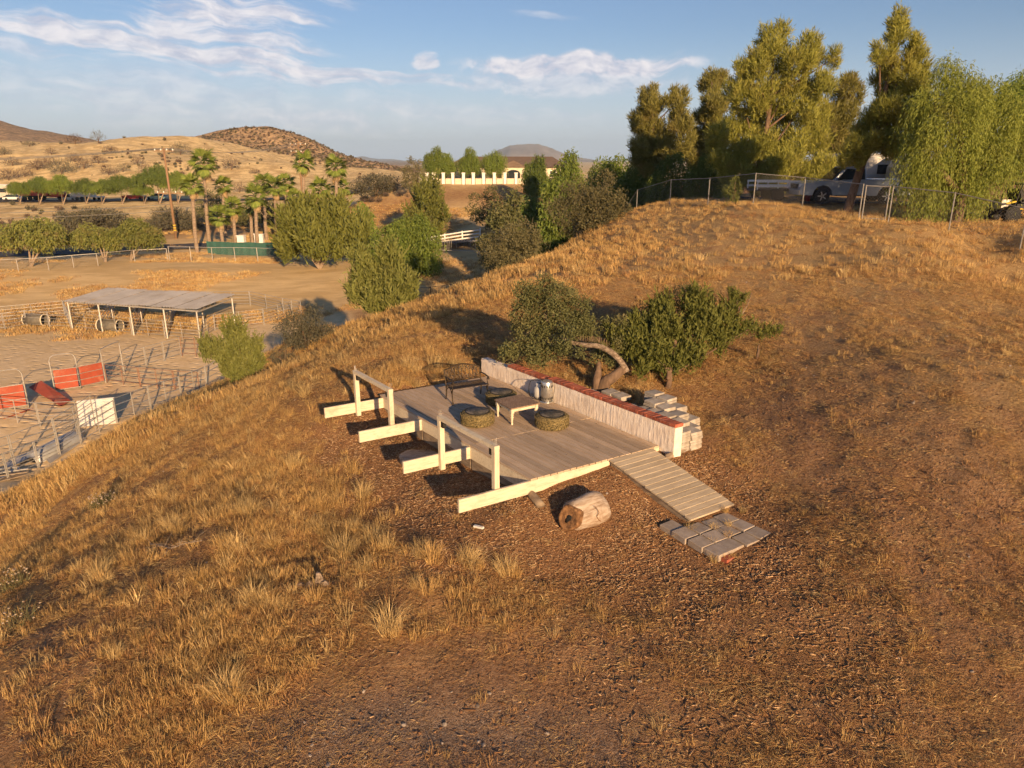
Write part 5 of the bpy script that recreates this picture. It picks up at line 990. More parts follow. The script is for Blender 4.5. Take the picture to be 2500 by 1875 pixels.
PALMS = [(469, 454, 482, 620, 100, 1.0), (497.5, 401, 512, 600, 106, 1.3), (545, 454, 552, 590, 118, 1.0), (535, 530, 545, 602, 104, .95), (569, 507, 576, 600, 106, .95), (624, 481, 629, 600, 104, 1.1), (643, 447, 652, 596, 116, .95), (671, 458, 679, 598, 110, 1.05),
         (696, 447, 700, 590, 114, .95), (720, 485, 722, 590, 108, .85), (741, 398, 746, 590, 108, 1.0), (783, 462, 786, 585, 106, 1.0), (820, 409, 826, 590, 106, 1.05), (832, 458, 836, 585, 112, .9), (613, 505, 617, 600, 110, .8)]
ORD = ['leftmost', 'second', 'fifth', 'third', 'fourth', 'seventh', 'eighth', 'ninth', 'tenth', 'eleventh', 'twelfth', 'thirteenth', 'fourteenth', 'rightmost', 'sixth']
for i, (uc, vc, ub, vb, Y, sc) in enumerate(PALMS):
    b_ = gat(ub, vb, Y); cz = at(uc, vc, Y); h = cz[2] - b_[2]; lx = cz[0] - b_[0]; rg = np.random.default_rng(50 + i)
    t = thing('fan_palm', b_, ('tallest fan palm, ' if i == 1 else '') + ORD[i] + ' from the left in the palm grove', 'palm', 'fan palms by the valley road')
    mb = MB(); cv = curve([Vector((0, 0, -.3)), Vector((lx * .15, 0, h * .35)), Vector((lx * .55, 0, h * .7)), Vector((lx, 0, h))], 7); rads = [(.34 if k == 0 else .27 - .07 * k / 21) + (.025 if k % 2 else 0) for k in range(22)]; mb.tube(cv, rads, 9); mb.build('trunk', PALMBARK, t, False, (0, 0, 0))
    for k in range(26):
        a_ = k * 2.399 + rg.uniform(-.2, .2); el_ = R(78 - 118 * (k / 25) ** .9 + rg.uniform(-7, 7)); put('frond', FROND, t, (lx, 0, h + .05 * (1 - k / 25)), (rg.uniform(-.5, .5), -el_, a_), sc * 1.15 * rg.uniform(.85, 1.1))
    for k in range(9):
        a_ = k * 2.399 * 1.1 + rg.uniform(-.3, .3); put('dry_frond', DRYF, t, (lx, 0, h - .15 - .05 * k), (rg.uniform(-.4, .4), R(62 + rg.uniform(-8, 16)), a_), sc * rg.uniform(.8, 1.15))
# ---- trees of the valley
def dome(w_, h, lo=.30):
    def f(w, hh): return [(-.22 * w, 0, .66 * hh, .27 * w, .22 * hh), (.22 * w, 0, .64 * hh, .27 * w, .23 * hh), (0, .1 * w, .78 * hh, .25 * w, .2 * hh), (0, -.15 * w, .58 * hh, .27 * w, .2 * hh), (-.36 * w, 0, .58 * hh, .16 * w, .13 * hh), (.36 * w, 0, .56 * hh, .16 * w, .13 * hh), (.1 * w, .2 * w, .6 * hh, .26 * w, .22 * hh)]
    return f
DM = dome(1, 1)
def ball(w, hh): return [(0, 0, .62 * hh, .34 * w, .30 * hh), (-.20 * w, .1 * w, .55 * hh, .28 * w, .28 * hh), (.2 * w, -.05 * w, .58 * hh, .28 * w, .28 * hh), (.05 * w, 0, .80 * hh, .24 * w, .19 * hh), (-.1 * w, -.2 * w, .42 * hh, .28 * w, .22 * hh), (.2 * w, .2 * w, .45 * hh, .25 * w, .22 * hh)]
def full(w, hh): return [(x, y, z - .10 * hh, r_, rz) for x, y, z, r_, rz in ball(w, hh)] + [(-.25 * w, 0, .25 * hh, .25 * w, .2 * hh), (.22 * w, 0, .22 * hh, .26 * w, .2 * hh)]
L_OLP = leafmat('olive_pepper_leaves', (.12, .145, .035), (.23, .235, .06), (.22, .19, .07))
shrub('pepper_tree', -25, 172, 520, 656, 87, 'pepper', 'loose drooping pepper tree at the left photo edge beside the valley road', 61, 'tree', 520, base_u=76, lobes=DM, mat=L_OLP)
shrub('pepper_tree', 165, 300, 540, 644, 91, 'pepper', 'bright green pepper tree overhanging the valley road, left of a wider one', 62, 'tree', 560, base_u=258, lobes=DM, mat=L_OLP)
shrub('pepper_tree', 265, 412, 528, 640, 92, 'pepper', 'wide bright green pepper tree beside the utility pole', 63, 'tree', 700, base_u=318, lobes=DM, mat=L_OLP)
shrub('scrub_bush', 128, 335, 503, 600, 128, 'scrub', 'broad grey-green bush behind the valley road pepper trees', 64, n=1500, mat=L_GREY, lobes=full); shrub('scrub_bush', 352, 500, 497, 600, 126, 'scrub', 'grey-green bush right of the utility pole foot', 65, n=1300, mat=L_GREY, lobes=full)
shrub('dark_oak', 480, 600, 455, 600, 135, 'oak', 'dark oak filling the gap behind the left palms', 66, 'tree', 900, lobes=full); shrub('dark_oak', 580, 720, 480, 600, 132, 'oak', 'dark oak behind the middle of the palm grove', 67, 'tree', 900, lobes=full)
def mj(w, hh): return [(-.30 * w, 0, .45 * hh, .24 * w, .32 * hh), (.30 * w, 0, .45 * hh, .24 * w, .32 * hh), (0, 0, .55 * hh, .30 * w, .34 * hh), (-.14 * w, .1 * w, .66 * hh, .24 * w, .26 * hh), (.18 * w, .1 * w, .64 * hh, .24 * w, .26 * hh), (0, -.2 * w, .36 * hh, .32 * w, .22 * hh), (-.4 * w, 0, .30 * hh, .14 * w, .18 * hh), (.42 * w, 0, .30 * hh, .12 * w, .18 * hh)]
t = shrub('spreading_juniper', 672, 892, 482, 641, 86, 'juniper', 'wide olive juniper with pale splayed stems right of the palms', 68, n=1500, mat=L_JUN, lobes=mj); b_ = t.location
for k, a_ in enumerate((-1.1, -.6, -.25, .2, .6, 1.1)): mb = MB(); mb.tube(curve([Vector((0, -.4, -.2)), Vector((math.sin(a_) * .9, -.5, 1.1)), Vector((math.sin(a_) * 1.9, -.3, 2.4))], 3), list(np.linspace(.12, .06, 7)), 6); mb.build('stem', PALEBARK, t, True, (0, 0, 0))
shrub('pepper_tree', 903, 1078, 488, 622, 78, 'pepper', 'rounded bright green pepper tree beside the white rail fence', 69, 'tree', 1500, lobes=full); shrub('pepper_tree', 845, 925, 470, 560, 98, 'pepper', 'small green pepper tree left of the rounded one', 70, 'tree', 500, lobes=full)
shrub('spiky_juniper', 982, 1105, 442, 545, 108, 'juniper', 'olive-yellow juniper above the rounded pepper tree', 71, n=800, mat=L_JUN); shrub('scrub_bush', 850, 985, 415, 490, 145, 'scrub', 'big round grey-brown bush at the foot of the far hill', 72, n=1200, mat=L_GREY, lobes=full)
shrub('oak_bush', 1135, 1245, 438, 530, 104, 'oak', 'dark oak above the driveway', 73, 'tree', 1000, mat=L_OAK, lobes=full); shrub('pepper_tree', 1310, 1392, 395, 510, 62, 'pepper', 'narrow yellow-green pepper tree left of the scrub bush', 74, 'tree', 700, lobes=full); shrub('pepper_tree', 1255, 1325, 425, 520, 66, 'pepper', 'dark pepper tree left of the narrow yellow-green one', 75, 'tree', 600, mat=L_PEPD, lobes=full)
shrub('round_shrub', 1240, 1275, 450, 482, 120, 'oak', 'small round green shrub on the bank below the cream wall', 76, n=200)
shrub('roadside_weed', 1555 - 1000, 1590 - 1000, 575, 590, 112, 'oak', 'pale green weed at the foot of the palms', 77, n=120, cat='weed', mat=L_YJUN)
# ---- row of trees on the upper road
def lol(w, hh): return [(-.24 * w, 0, .70 * hh, .25 * w, .15 * hh), (.24 * w, 0, .69 * hh, .25 * w, .15 * hh), (0, .1 * w, .82 * hh, .25 * w, .15 * hh), (0, -.1 * w, .66 * hh, .26 * w, .14 * hh), (-.38 * w, 0, .62 * hh, .14 * w, .10 * hh), (.38 * w, 0, .62 * hh, .14 * w, .10 * hh)]
lol.__name__ = 'f'
RT = [(28, 66, 439), (62, 128, 426), (118, 186, 424), (180, 238, 433), (214, 282, 436), (258, 336, 421), (330, 372, 446), (345, 432, 398), (405, 462, 412)]
for i, (u0, u1, v0) in enumerate(RT): shrub('roadside_tree', u0 - 7, u1 + 7, v0, 494, 167, 'pepper', ['first', 'second', 'third', 'fourth', 'fifth', 'sixth', 'seventh', 'eighth', 'ninth'][i] + ' from the left in the row of trees along the upper road', 80 + i, 'tree', 620, 'trees along the upper road', mat=(L_PEP, L_PEPD)[i % 2 == 1], lobes=lol)
# ---- scrub on the bare hill
SC = [(183, 352, 48, 30), (240, 350, 42, 38), (72, 358, 36, 18), (270, 375, 42, 24), (125, 378, 34, 20), (440, 378, 58, 34), (565, 414, 50, 38), (335, 402, 38, 28), (265, 428, 48, 30), (355, 424, 42, 32), (300, 420, 36, 26), (30, 405, 44, 28), (90, 415, 60, 30), (150, 425, 80, 42), (205, 412, 52, 34), (622, 425, 30, 16), (650, 438, 32, 18), (60, 432, 50, 26), (10, 378, 40, 20), (385, 440, 30, 20), (585, 470, 40, 30), (120, 405, 50, 26), (180, 395, 44, 24), (240, 400, 44, 26), (20, 440, 60, 30)]
SC.sort()
for i, (u, v, w_, h) in enumerate(SC):
    g0 = ground(u, v, 150); shrub('hill_scrub', u - w_ / 2, u + w_ / 2, v - h, v, g0[1], 'dead', 'dry brown scrub bush on the golden hillside, ' + ORDN[i] + ' from the left', 110 + i, n=260, group='dry scrub on the hillside', mat=L_DEAD if i % 4 else L_GREY, lobes=full)
# ---- white rail fence, iron gate, pipe fence
a0, a1 = gat(878, 566, 98), gat(1172, 553, 94); t = thing('white_rail_fence', (a0 + a1) / 2, 'white three-rail ranch fence along the driveway', 'fence'); npst = 8; pp = []
for k in range(npst): q = a0.lerp(a1, k / (npst - 1)); q[2] = zt(q[0], q[1]); pp.append(q); MB().box(q + Vector((0, 0, .70)), (.16, .16, 1.5)).build('post', WHITEP, t)
for k in range(npst - 1):
    for z_ in (.45, .88, 1.30): MB().beam(pp[k] + Vector((0, -.09, z_)), pp[k + 1] + Vector((0, -.09, z_)), .05, .16).build('rail', WHITEP, t)
a0, a1 = gat(1060, 586, 87), gat(1165, 580, 86); t = thing('iron_gate', (a0 + a1) / 2, 'grey iron bar gate across the driveway in front of the white fence', 'gate'); z_ = max(zt(a0[0], a0[1]), zt(a1[0], a1[1])); a0[2] = a1[2] = z_
for zz_ in (.15, 1.35): MB().beam(a0 + Vector((0, 0, zz_)), a1 + Vector((0, 0, zz_)), .05, .06).build('rail', GALV, t)
for k in range(26): q = a0.lerp(a1, k / 25); MB().beam(q + Vector((0, 0, .1)), q + Vector((0, 0, 1.4)), .03, .03, (0, 1, 0)).build('bar', GALV, t)
fence_line([gat(935, 492, 118), gat(965, 478, 122), gat(1000, 462, 128)], 'dark brown pipe fence climbing the bank left of the cream wall', 'brown pipe fence', h=1.4, rails=4, mat=RUSTP, name='pipe_fence')
# ---- house behind the cream wall
CREAMW = pm('cream_render', (.66, .56, .42), (.60, .50, .37), 1.5, .9, bump=.1); TILE = pm('roof_tiles', (.17, .12, .09), (.12, .085, .065), 1.2, .9, bump=.5, bd=.05, stretch=(1, 4, 4)); DOORM = pm('brown_door', (.16, .055, .035), None, 3, .7)
u_p = [1027, 1043, 1060, 1083, 1106, 1132, 1156, 1181, 1207, 1233, 1260, 1285]; t = None
pts = [gat(u, 448, 148) for u in u_p]; zb = .35; t = thing('estate_wall', pts[5], 'low cream wall with white pillars along the house terrace', 'wall')
for q in pts: MB().box((q[0], q[1], zb + .9), (.55, .55, 2.4)).build('pillar', WHITEP, t); MB().box((q[0], q[1], zb + 2.15), (.72, .72, .16)).build('pillar_cap', WHITEP, t)
for q, q2 in zip(pts[:-1], pts[1:]):
    MB().beam((q[0] + .4, q[1], zb + .45), (q2[0] - .4, q2[1], zb + .45), .3, 1.3).build('wall_panel', CREAMW, t); MB().beam((q[0] + .4, q[1], zb + 1.9), (q2[0] - .4, q2[1], zb + 1.9), .05, .06).build('top_rail', BLACKM, t)
    mb = MB()
    for k in range(8): x = q[0] + .5 + (q2[0] - q[0] - 1.0) * k / 7; mb.beam((x, q[1], zb + 1.1), (x, q[1], zb + 1.9), .04, .04, (0, 1, 0))
    mb.build('railing_bars', BLACKM, t)
hq = Vector((at(1240, 440, 166)[0], 166, .4)); t = thing('ranch_house', hq, 'single-storey cream house with brown tiled roof behind the pillared wall', 'house')
W2, D2, H2 = 13.0, 6, 3.0; mb = MB(); mb.box(hq + Vector((0, D2 / 2, H2 / 2)), (2 * W2, D2 * 1.6, H2)); mb.build('wall', CREAMW, t)
def hip(c, w_, d_, z0, z1, ridge):
    mb = MB(); p = [c + Vector((-w_, -d_, z0)), c + Vector((w_, -d_, z0)), c + Vector((w_, d_, z0)), c + Vector((-w_, d_, z0)), c + Vector((-ridge, 0, z1)), c + Vector((ridge, 0, z1))]
    mb.add(p, [(0, 1, 5, 4), (1, 2, 5), (2, 3, 4, 5), (3, 0, 4), (3, 2, 1, 0)]); return mb
hip(hq + Vector((0, D2 / 2, 0)), W2 + .7, D2 * .8 + .7, H2, H2 + 2.3, W2 - 3).build('roof', TILE, t)
eq = hq + Vector((1.2, -D2 * .3, 0)); mb = MB(); mb.box(eq + Vector((0, -.9, 1.6)), (5.0, 2.2, 3.2)); mb.build('entry_porch', CREAMW, t)
mb = MB(); p = [eq + Vector((-3.2, -2.3, 3.0)), eq + Vector((3.2, -2.3, 3.0)), eq + Vector((0, -2.3, 4.5)), eq + Vector((-3.2, 3, 3.0)), eq + Vector((3.2, 3, 3.0)), eq + Vector((0, 3, 4.5))]; mb.add(p, [(0, 1, 2), (0, 2, 5, 3), (2, 1, 4, 5), (3, 5, 4)]); mb.build('porch_roof', TILE, t)
mb = MB(); arch = [eq + Vector((1.5 * math.cos(a_), -2.05, 1.7 + .8 * math.sin(a_))) for a_ in np.linspace(0, math.pi, 11)]; mb.add(arch + [eq + Vector((-1.5, -2.05, .1)), eq + Vector((1.5, -2.05, .1))], [tuple(range(13))]); mb.build('arched_opening', GLASS, t)
for x in (-10, -6.5, -3.4, 6.5, 10):
    o = MB().box(hq + Vector((x, -1.83, 1.6)), (1.5, .08, 1.5)).build('window', WHITEP, t); MB().box(hq + Vector((x, -1.89, 1.6)), (1.25, .06, 1.25)).build('pane', GLASS, o)
MB().box(hq + Vector((-1.9, -1.85, 1.1)), (1.0, .1, 2.1)).build('door', DOORM, t)
# ---- trees round the house
for i, (u0, u1, v0, vb, Y, kind, m_, lab) in enumerate([(976, 1046, 378, 455, 138, 'oak', L_OLIVE, 'brownish round tree at the left end of the pillared wall'), (1034, 1090, 347, 448, 152, 'pepper', L_PEP, 'tallest green tree behind the left of the pillared wall'), (1064, 1114, 364, 448, 151, 'pepper', L_PEP, 'bright green tree right of the tallest one behind the wall'), (1114, 1174, 356, 448, 152, 'pepper', L_PEP, 'green tree third from the left behind the pillared wall'),
        (1174, 1234, 356, 448, 152, 'pepper', L_PEP, 'round green tree in front of the tiled roof'), (1280, 1336, 362, 460, 128, 'pepper', L_PEPD, 'dark drooping tree right of the arched entry'), (1336, 1425, 322, 470, 112, 'pepper', L_PEP, 'tall bright pepper tree right of the house'), (1424, 1522, 343, 460, 95, 'pepper', L_PEP, 'broad green pepper tree left of the dark pines'), (1436, 1540, 335, 480, 76, 'pepper', L_PEP, 'green pepper tree left of the bronze pine, above the scrub bush'), (1510, 1625, 322, 480, 70, 'pepper', L_PEP, 'tall green pepper tree in front of the bronze pine'), (1498, 1600, 370, 470, 66, 'pepper', L_PEPD, 'dark green tree below the left pines'), (1580, 1690, 340, 470, 60, 'pepper', L_PEPD, 'dark green drooping tree behind the fence top'), (1670, 1770, 330, 470, 56, 'pepper', L_PEPD, 'dark tree at the foot of the big pine')]):
    shrub('garden_tree', u0, u1, v0, vb, Y, kind, lab, 140 + i, 'tree', 700, mat=m_, lobes=ball if i < 6 else full)
# ---------------------------------------------------------------- right side: hilltop fence, pines, parked truck
def f7(x, y): return 1500 + x / 2.212, y / 2.212
FP = [(118, 1150, 48), (297, 1125, 43.5), (505, 1095, 40), (748, 1108, 36), (1012, 1130, 35), (1318, 1190, 30.6)]
fpts = [gat(*f7(x, y), Y) for x, y, Y in FP]; fpts.insert(0, gat(1500, 560, 52)); fpts.insert(0, gat(1440, 600, 57))
chain_fence(fpts, 1.42, 'grey chain-link fence along the hilltop left of its gate', .13, .026, CGALV, spacing=0, w_=.0055)
gp = [gat(*f7(1334, 1190), 30.5), gat(*f7(1458, 1208), 30.0)]; t = thing('chain_link_gate', gp[0], 'narrow chain-link gate in the hilltop fence beside the leaning pine', 'gate'); zg = [q[2] for q in gp]
for q in gp: MB().tube([q + Vector((0, 0, .03)), q + Vector((0, 0, 1.42))], .028, 7).build('stile', CGALV, t)
for z_ in (.08, 1.38): MB().tube([gp[0] + Vector((0, 0, z_)), gp[1] + Vector((0, 0, z_))], .024, 7).build('gate_rail', CGALV, t)
mb = MB(); wires(mb, gp[0], gp[1], 1.4, .13, .0055); mb.build('wire_mesh', CHAIN, t)
fp2 = [gat(*f7(1476, 1210), 29.9), gat(*f7(1805, 1243), 27.8), gat(*f7(2200, 1290), 25.6), gat(2640, 600, 23.5)]
chain_fence(fp2, 1.42, 'grey chain-link fence running right from the hilltop gate', .13, .026, CGALV, spacing=0, w_=.0055)
ribbon('parking_lane', [(13, 40.5), (20, 40), (30, 39), (42, 38), (56, 38)], 6.5, ASPH, .03)
def lobes_px(L_, Y, b_, seed, dep=1.0):
    rg = np.random.default_rng(seed); out = []
    for u, v, r_ in L_: k = mpp(Y, 5); q = at(u, v, Y + rg.uniform(-1, 1) * r_ * k * dep) - b_; out.append((q[0], q[1], q[2], r_ * k, r_ * k * 1.08))
    return out
def pine(name, Lp, Y, ub, vb, label, seed, n, per, L, W, mat, trunk, up=.6):
    b_ = gat(ub, vb, Y); fo = Foliage(seed); lb = lobes_px(Lp, Y, b_, seed); fo.tufts(lb, n, per, L, W, up, .35)
    st_ = [([Vector((0, 0, -.2))] + [at(u, v, Y) - b_ for u, v in trunk], [.22, .18, .12, .04])]; rg = np.random.default_rng(seed + 5)
    for i in range(min(9, len(lb))):
        a = Vector(lb[i][:3]); f = min(max((a[2] - lb[i][4]) / (st_[0][0][-1][2] + 1e-6), .15), .85); cv = curve(st_[0][0], 6); q = cv[int(f * (len(cv) - 1) * .9)]; st_.append(([q, (q + a) / 2 + Vector((0, 0, -.1)), a], [.07, .05, .02]))
    return plant(name, b_, label, 'tree', fo, mat, st_, BARK)
pine('big_pine', [(1890, 105, 52), (1850, 160, 62), (1940, 165, 66), (1880, 235, 88), (1815, 250, 55), (1960, 255, 60), (2008, 200, 40), (2030, 145, 26), (1900, 325, 100), (1810, 330, 58), (1838, 375, 66), (1930, 395, 66), (1762, 385, 42), (1800, 432, 48), (1990, 340, 66), (2010, 415, 58), (1880, 440, 60), (1970, 450, 50), (1745, 330, 34)], 46, 1840, 498, 'largest pine, dense and golden-green, behind the hilltop fence', 201, 12500, 9, .34, .040, L_PINE, [(1850, 420), (1880, 260), (1890, 110)])
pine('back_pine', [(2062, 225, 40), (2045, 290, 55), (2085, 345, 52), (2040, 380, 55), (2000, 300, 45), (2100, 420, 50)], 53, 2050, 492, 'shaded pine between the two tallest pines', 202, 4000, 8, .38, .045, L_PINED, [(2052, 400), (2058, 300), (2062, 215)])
pine('leaning_pine', [(2195, 48, 22), (2190, 95, 34), (2148, 140, 28), (2232, 128, 36), (2200, 175, 52), (2160, 215, 44), (2245, 190, 36), (2190, 255, 66), (2140, 305, 52), (2228, 300, 52), (2180, 355, 48), (2115, 360, 42), (2255, 340, 36), (2105, 330, 34), (2075, 390, 26)], 34, 2068, 506, 'slender pine with a leaning trunk in front of the parked truck', 203, 7000, 9, .25, .029, L_PINE, [(2098, 420), (2150, 280), (2192, 60)])
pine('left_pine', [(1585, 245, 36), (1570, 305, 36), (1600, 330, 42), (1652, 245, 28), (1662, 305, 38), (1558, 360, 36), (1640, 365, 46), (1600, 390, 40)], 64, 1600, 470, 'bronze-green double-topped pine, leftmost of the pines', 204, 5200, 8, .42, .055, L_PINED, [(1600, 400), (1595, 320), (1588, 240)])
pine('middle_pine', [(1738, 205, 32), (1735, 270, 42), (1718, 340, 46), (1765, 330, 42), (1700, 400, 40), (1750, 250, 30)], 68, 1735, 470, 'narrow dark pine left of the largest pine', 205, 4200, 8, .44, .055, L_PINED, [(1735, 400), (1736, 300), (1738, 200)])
b_ = gat(2330, 545, 31); fo = Foliage(206); WL = [(2330, 195, 48), (2282, 235, 44), (2390, 225, 52), (2340, 285, 82), (2440, 275, 64), (2272, 330, 56), (2255, 420, 52), (2340, 395, 78), (2420, 375, 78), (2495, 330, 60), (2300, 470, 50), (2375, 460, 46), (2310, 150, 24), (2240, 370, 36)]
lb = lobes_px(WL, 31, b_, 206, .8); fo.strands(lb, 7500, 1.5, 13, .16, .030, (-.12, 0, 0), .25, .25)
plant('weeping_pepper', b_, 'large bright weeping pepper tree sweeping over the fence at right', 'tree', fo, L_WEEP, [([Vector((0, 0, -.2)), Vector((.1, .1, 1.5)), Vector(lb[3][:3])], [.28, .22, .08]), ([Vector((.1, .1, 1.4)), Vector(lb[8][:3]) * .7, Vector(lb[4][:3])], [.18, .1, .04]), ([Vector((0, 0, 1.2)), Vector(lb[5][:3]) * .7, Vector(lb[1][:3])], [.16, .1, .04])], BARK)
b_ = gat(2520, 520, 38); fo = Foliage(207); lb = lobes_px([(2470, 225, 45), (2530, 260, 66), (2500, 200, 36), (2560, 330, 70), (2500, 330, 60), (2600, 250, 60)], 38, b_, 207); fo.strands(lb, 2200, 1.4, 12, .22, .045, (-.1, 0, 0), .3)
plant('rear_pepper', b_, 'darker pepper tree at the right photo edge behind the weeping one', 'tree', fo, L_PEP, [([Vector((0, 0, -.2)), Vector((.1, 0, 2)), Vector(lb[1][:3])], [.25, .2, .08])], BARK)
shrub('fence_bush', 1762, 1812, 425, 498, 37.5, 'oak', 'pale green bush growing against the hilltop fence', 208, n=420, mat=L_YJUN)
# ---- pickup truck
def pk():
    Y = 38.5; q0 = at(1938, 499, Y); q1 = at(2196, 499, Y); L = q1[0] - q0[0]; q = Vector(((q0[0] + q1[0]) / 2, Y, zt((q0[0] + q1[0]) / 2, Y) + .10)); t = thing('silver_pickup', q, 'silver pickup truck parked behind the hilltop fence', 'pickup')
    dx = Vector((-1, .06, 0)).normalized(); dy = Vector((-dx.y, dx.x, 0)); W = 2.0; SILV = pm('silver_paint', (.40, .45, .53), (.36, .41, .49), 1, .25, .3, 0, spec=.5); h = L / 2; r_ = .40
    def arch(cx, r2): return [(cx + r2 * math.cos(a_), .42 + r2 * math.sin(a_)) for a_ in np.linspace(math.pi, 0, 7)]
    xf, xr = h * .60, -h * .56
    low = [(-h, .50), (-h, .62)] ; bot = [(-h + .05, .45)] + arch(xr, .50) + [(xr + .55, .40), (xf - .55, .40)] + arch(xf, .50) + [(h - .1, .42)]
    topp = [(h, .50), (h + .02, .85), (h - .12, 1.02), (h - .9, 1.12), (h * .38, 1.15), (-h * .16, 1.15), (-h * .18, 1.22), (-h, 1.20)]
    mb = MB(); profile_body(mb, bot + topp, L, W, q, dx, dy); mb.build('body', SILV, t)
    cab = [(-h * .17, 1.14), (-h * .15, 1.76), (h * .02, 1.86), (h * .20, 1.82), (h * .42, 1.15)]; mb = MB(); profile_body(mb, cab, L, W * .93, q, dx, dy, lambda x, z: 1 if z < 1.5 else .84); mb.build('cab', SILV, t)
    for x0, x1, x2, x3 in ((-h * .14, h * .02, h * .02, -h * .13), (h * .04, h * .36, h * .19, h * .04)):
        for sy in (-1, 1):
            mb = MB(); f = lambda x, z: q + dx * x + dy * sy * (W * .93 / 2 * (1.0 if z < 1.5 else .87) + .012) + Vector((0, 0, z)); mb.quad(f(x0, 1.2), f(x1, 1.2), f(x2, 1.72), f(x3, 1.70)); mb.build('side_window', GLASS, t)
    mb = MB(); mb.quad(*[q + dx * x + dy * y + Vector((0, 0, z)) for x, y, z in ((h * .43, -.80, 1.20), (h * .43, .80, 1.20), (h * .225, .70, 1.78), (h * .225, -.70, 1.78))]); mb.build('windscreen', GLASS, t)
    MB().box(q + dx * (h + .04) + Vector((0, 0, .55)), (.14, W * .96, .22), Matrix((dx, dy, Vector((0, 0, 1)))).transposed()).build('front_bumper', GALV, t); MB().box(q - dx * (h + .04) + Vector((0, 0, .6)), (.12, W * .9, .18), Matrix((dx, dy, Vector((0, 0, 1)))).transposed()).build('rear_bumper', GALV, t)
    MB().box(q + dx * (h + .02) + Vector((0, 0, .85)), (.06, W * .55, .24), Matrix((dx, dy, Vector((0, 0, 1)))).transposed()).build('grille', BLACKM, t)
    Mt = Matrix((dx, dy, Vector((0, 0, 1)))).transposed()
    for sy in (-1, 1):
        MB().box(q + dx * (h - .1) + dy * sy * W * .42 + Vector((0, 0, .90)), (.25, .2, .16), Mt).build('headlight', WHITEP, t); MB().box(q - dx * (h - .02) + dy * sy * W * .47 + Vector((0, 0, 1.0)), (.08, .14, .3), Mt).build('tail_light', RED, t)
        MB().box(q + dx * h * .33 + dy * sy * (W * .5 + .1) + Vector((0, 0, 1.25)), (.10, .2, .16), Mt).build('wing_mirror', BLACKM, t); MB().beam(q + dx * h * .38 + dy * sy * W * .47 + Vector((0, 0, .42)), q - dx * h * .22 + dy * sy * W * .47 + Vector((0, 0, .42)), .12, .06).build('side_step', BLACKM, t)
        for xx_ in (h * .06, h * .30): MB().box(q + dx * xx_ + dy * sy * (W / 2 + .01) + Vector((0, 0, 1.0)), (.16, .03, .035), Mt).build('door_handle', GALV, t)
        for xw in (xf, xr):
            wo_, M = wheel(t, q + dx * xw + dy * sy * (W / 2 - .13) + Vector((0, 0, r_ - .02)), r_, .27, dy * sy)
            mb = MB()
            for k in range(5): a_ = 2 * math.pi * k / 5; mb.box(q + dx * xw + dy * sy * (W / 2 - .13) + Vector((0, 0, r_ - .02)) + M @ Vector((math.cos(a_) * .13, math.sin(a_) * .13, .13)), (.20, .06, .03), M @ Matrix.Rotation(a_, 3, 'Z'))
            mb.build('spokes', RIMM, wo_)
pk()
# ---- flat trailer with white rail left of the pickup
q = gat(1882, 500, 40); q.z += .06; t = thing('utility_trailer', q, 'low trailer with white side rails left of the silver pickup', 'trailer'); MB().box(q + Vector((0, 0, .55)), (2.3, 1.6, .12)).build('bed', BLACKM, t)
for sy in (-.8, .8):
    for z_ in (.75, 1.0): MB().beam(q + Vector((-1.15, sy, z_)), q + Vector((1.15, sy, z_)), .04, .10).build('side_rail', WHITEP, t)
    for x in (-1.1, 0, 1.1): MB().box(q + Vector((x, sy, .8)), (.05, .05, .5)).build('rail_post', WHITEP, t)
    wheel(t, q + Vector((0, sy * 1.1, .32)), .32, .2, (0, sy, 0))
mb = MB(); mb.lathe([(.14, 0), (.16, .35), (.13, .36), (.0, .36)], 12, q + Vector((1.6, -.9, 0))); tag(mb.build('red_bucket', RED, None, True, q + Vector((1.6, -.9, 0))), 'red bucket on the ground beside the low trailer', 'bucket')
# ---- white motorhomes glimpsed between the pines
for u, Y, w_, hh_, lab in ((2085, 50, 6.0, 2.6, 'white motorhome half hidden behind the leaning pine'), (2215, 47, 2.2, 2.5, 'white box van behind the rear of the silver pickup')):
    q = gat(u, 500, Y); t = thing('white_motorhome' if Y == 50 else 'white_van', q, lab, 'motorhome' if Y == 50 else 'van'); mb = MB(); profile_body(mb, [(-w_ / 2, .5), (-w_ / 2, hh_), (w_ / 2 - .4, hh_), (w_ / 2, hh_ * .7), (w_ / 2, .5)], w_, 2.3, q, Vector((-1, 0, 0)), Vector((0, -1, 0))); mb.build('body', pm('dull_white_' + str(int(Y)), (.50, .49, .46), None, 2, .5, 0, 0), t)
    MB().box(q + Vector((-.2 * w_, -1.17, hh_ * .62)), (w_ * .22, .05, .6)).build('window', GLASS, t); MB().box(q + Vector((.2 * w_, -1.17, hh_ * .62)), (w_ * .18, .05, .6)).build('window', GLASS, t); MB().box(q + Vector((0, -1.16, 1.2)), (w_ * .95, .04, .18)).build('stripe', SIL, t)
    for x in (-.3, .3): wheel(t, q + Vector((x * w_, -1.0, .38)), .38, .25, (0, -1, 0))
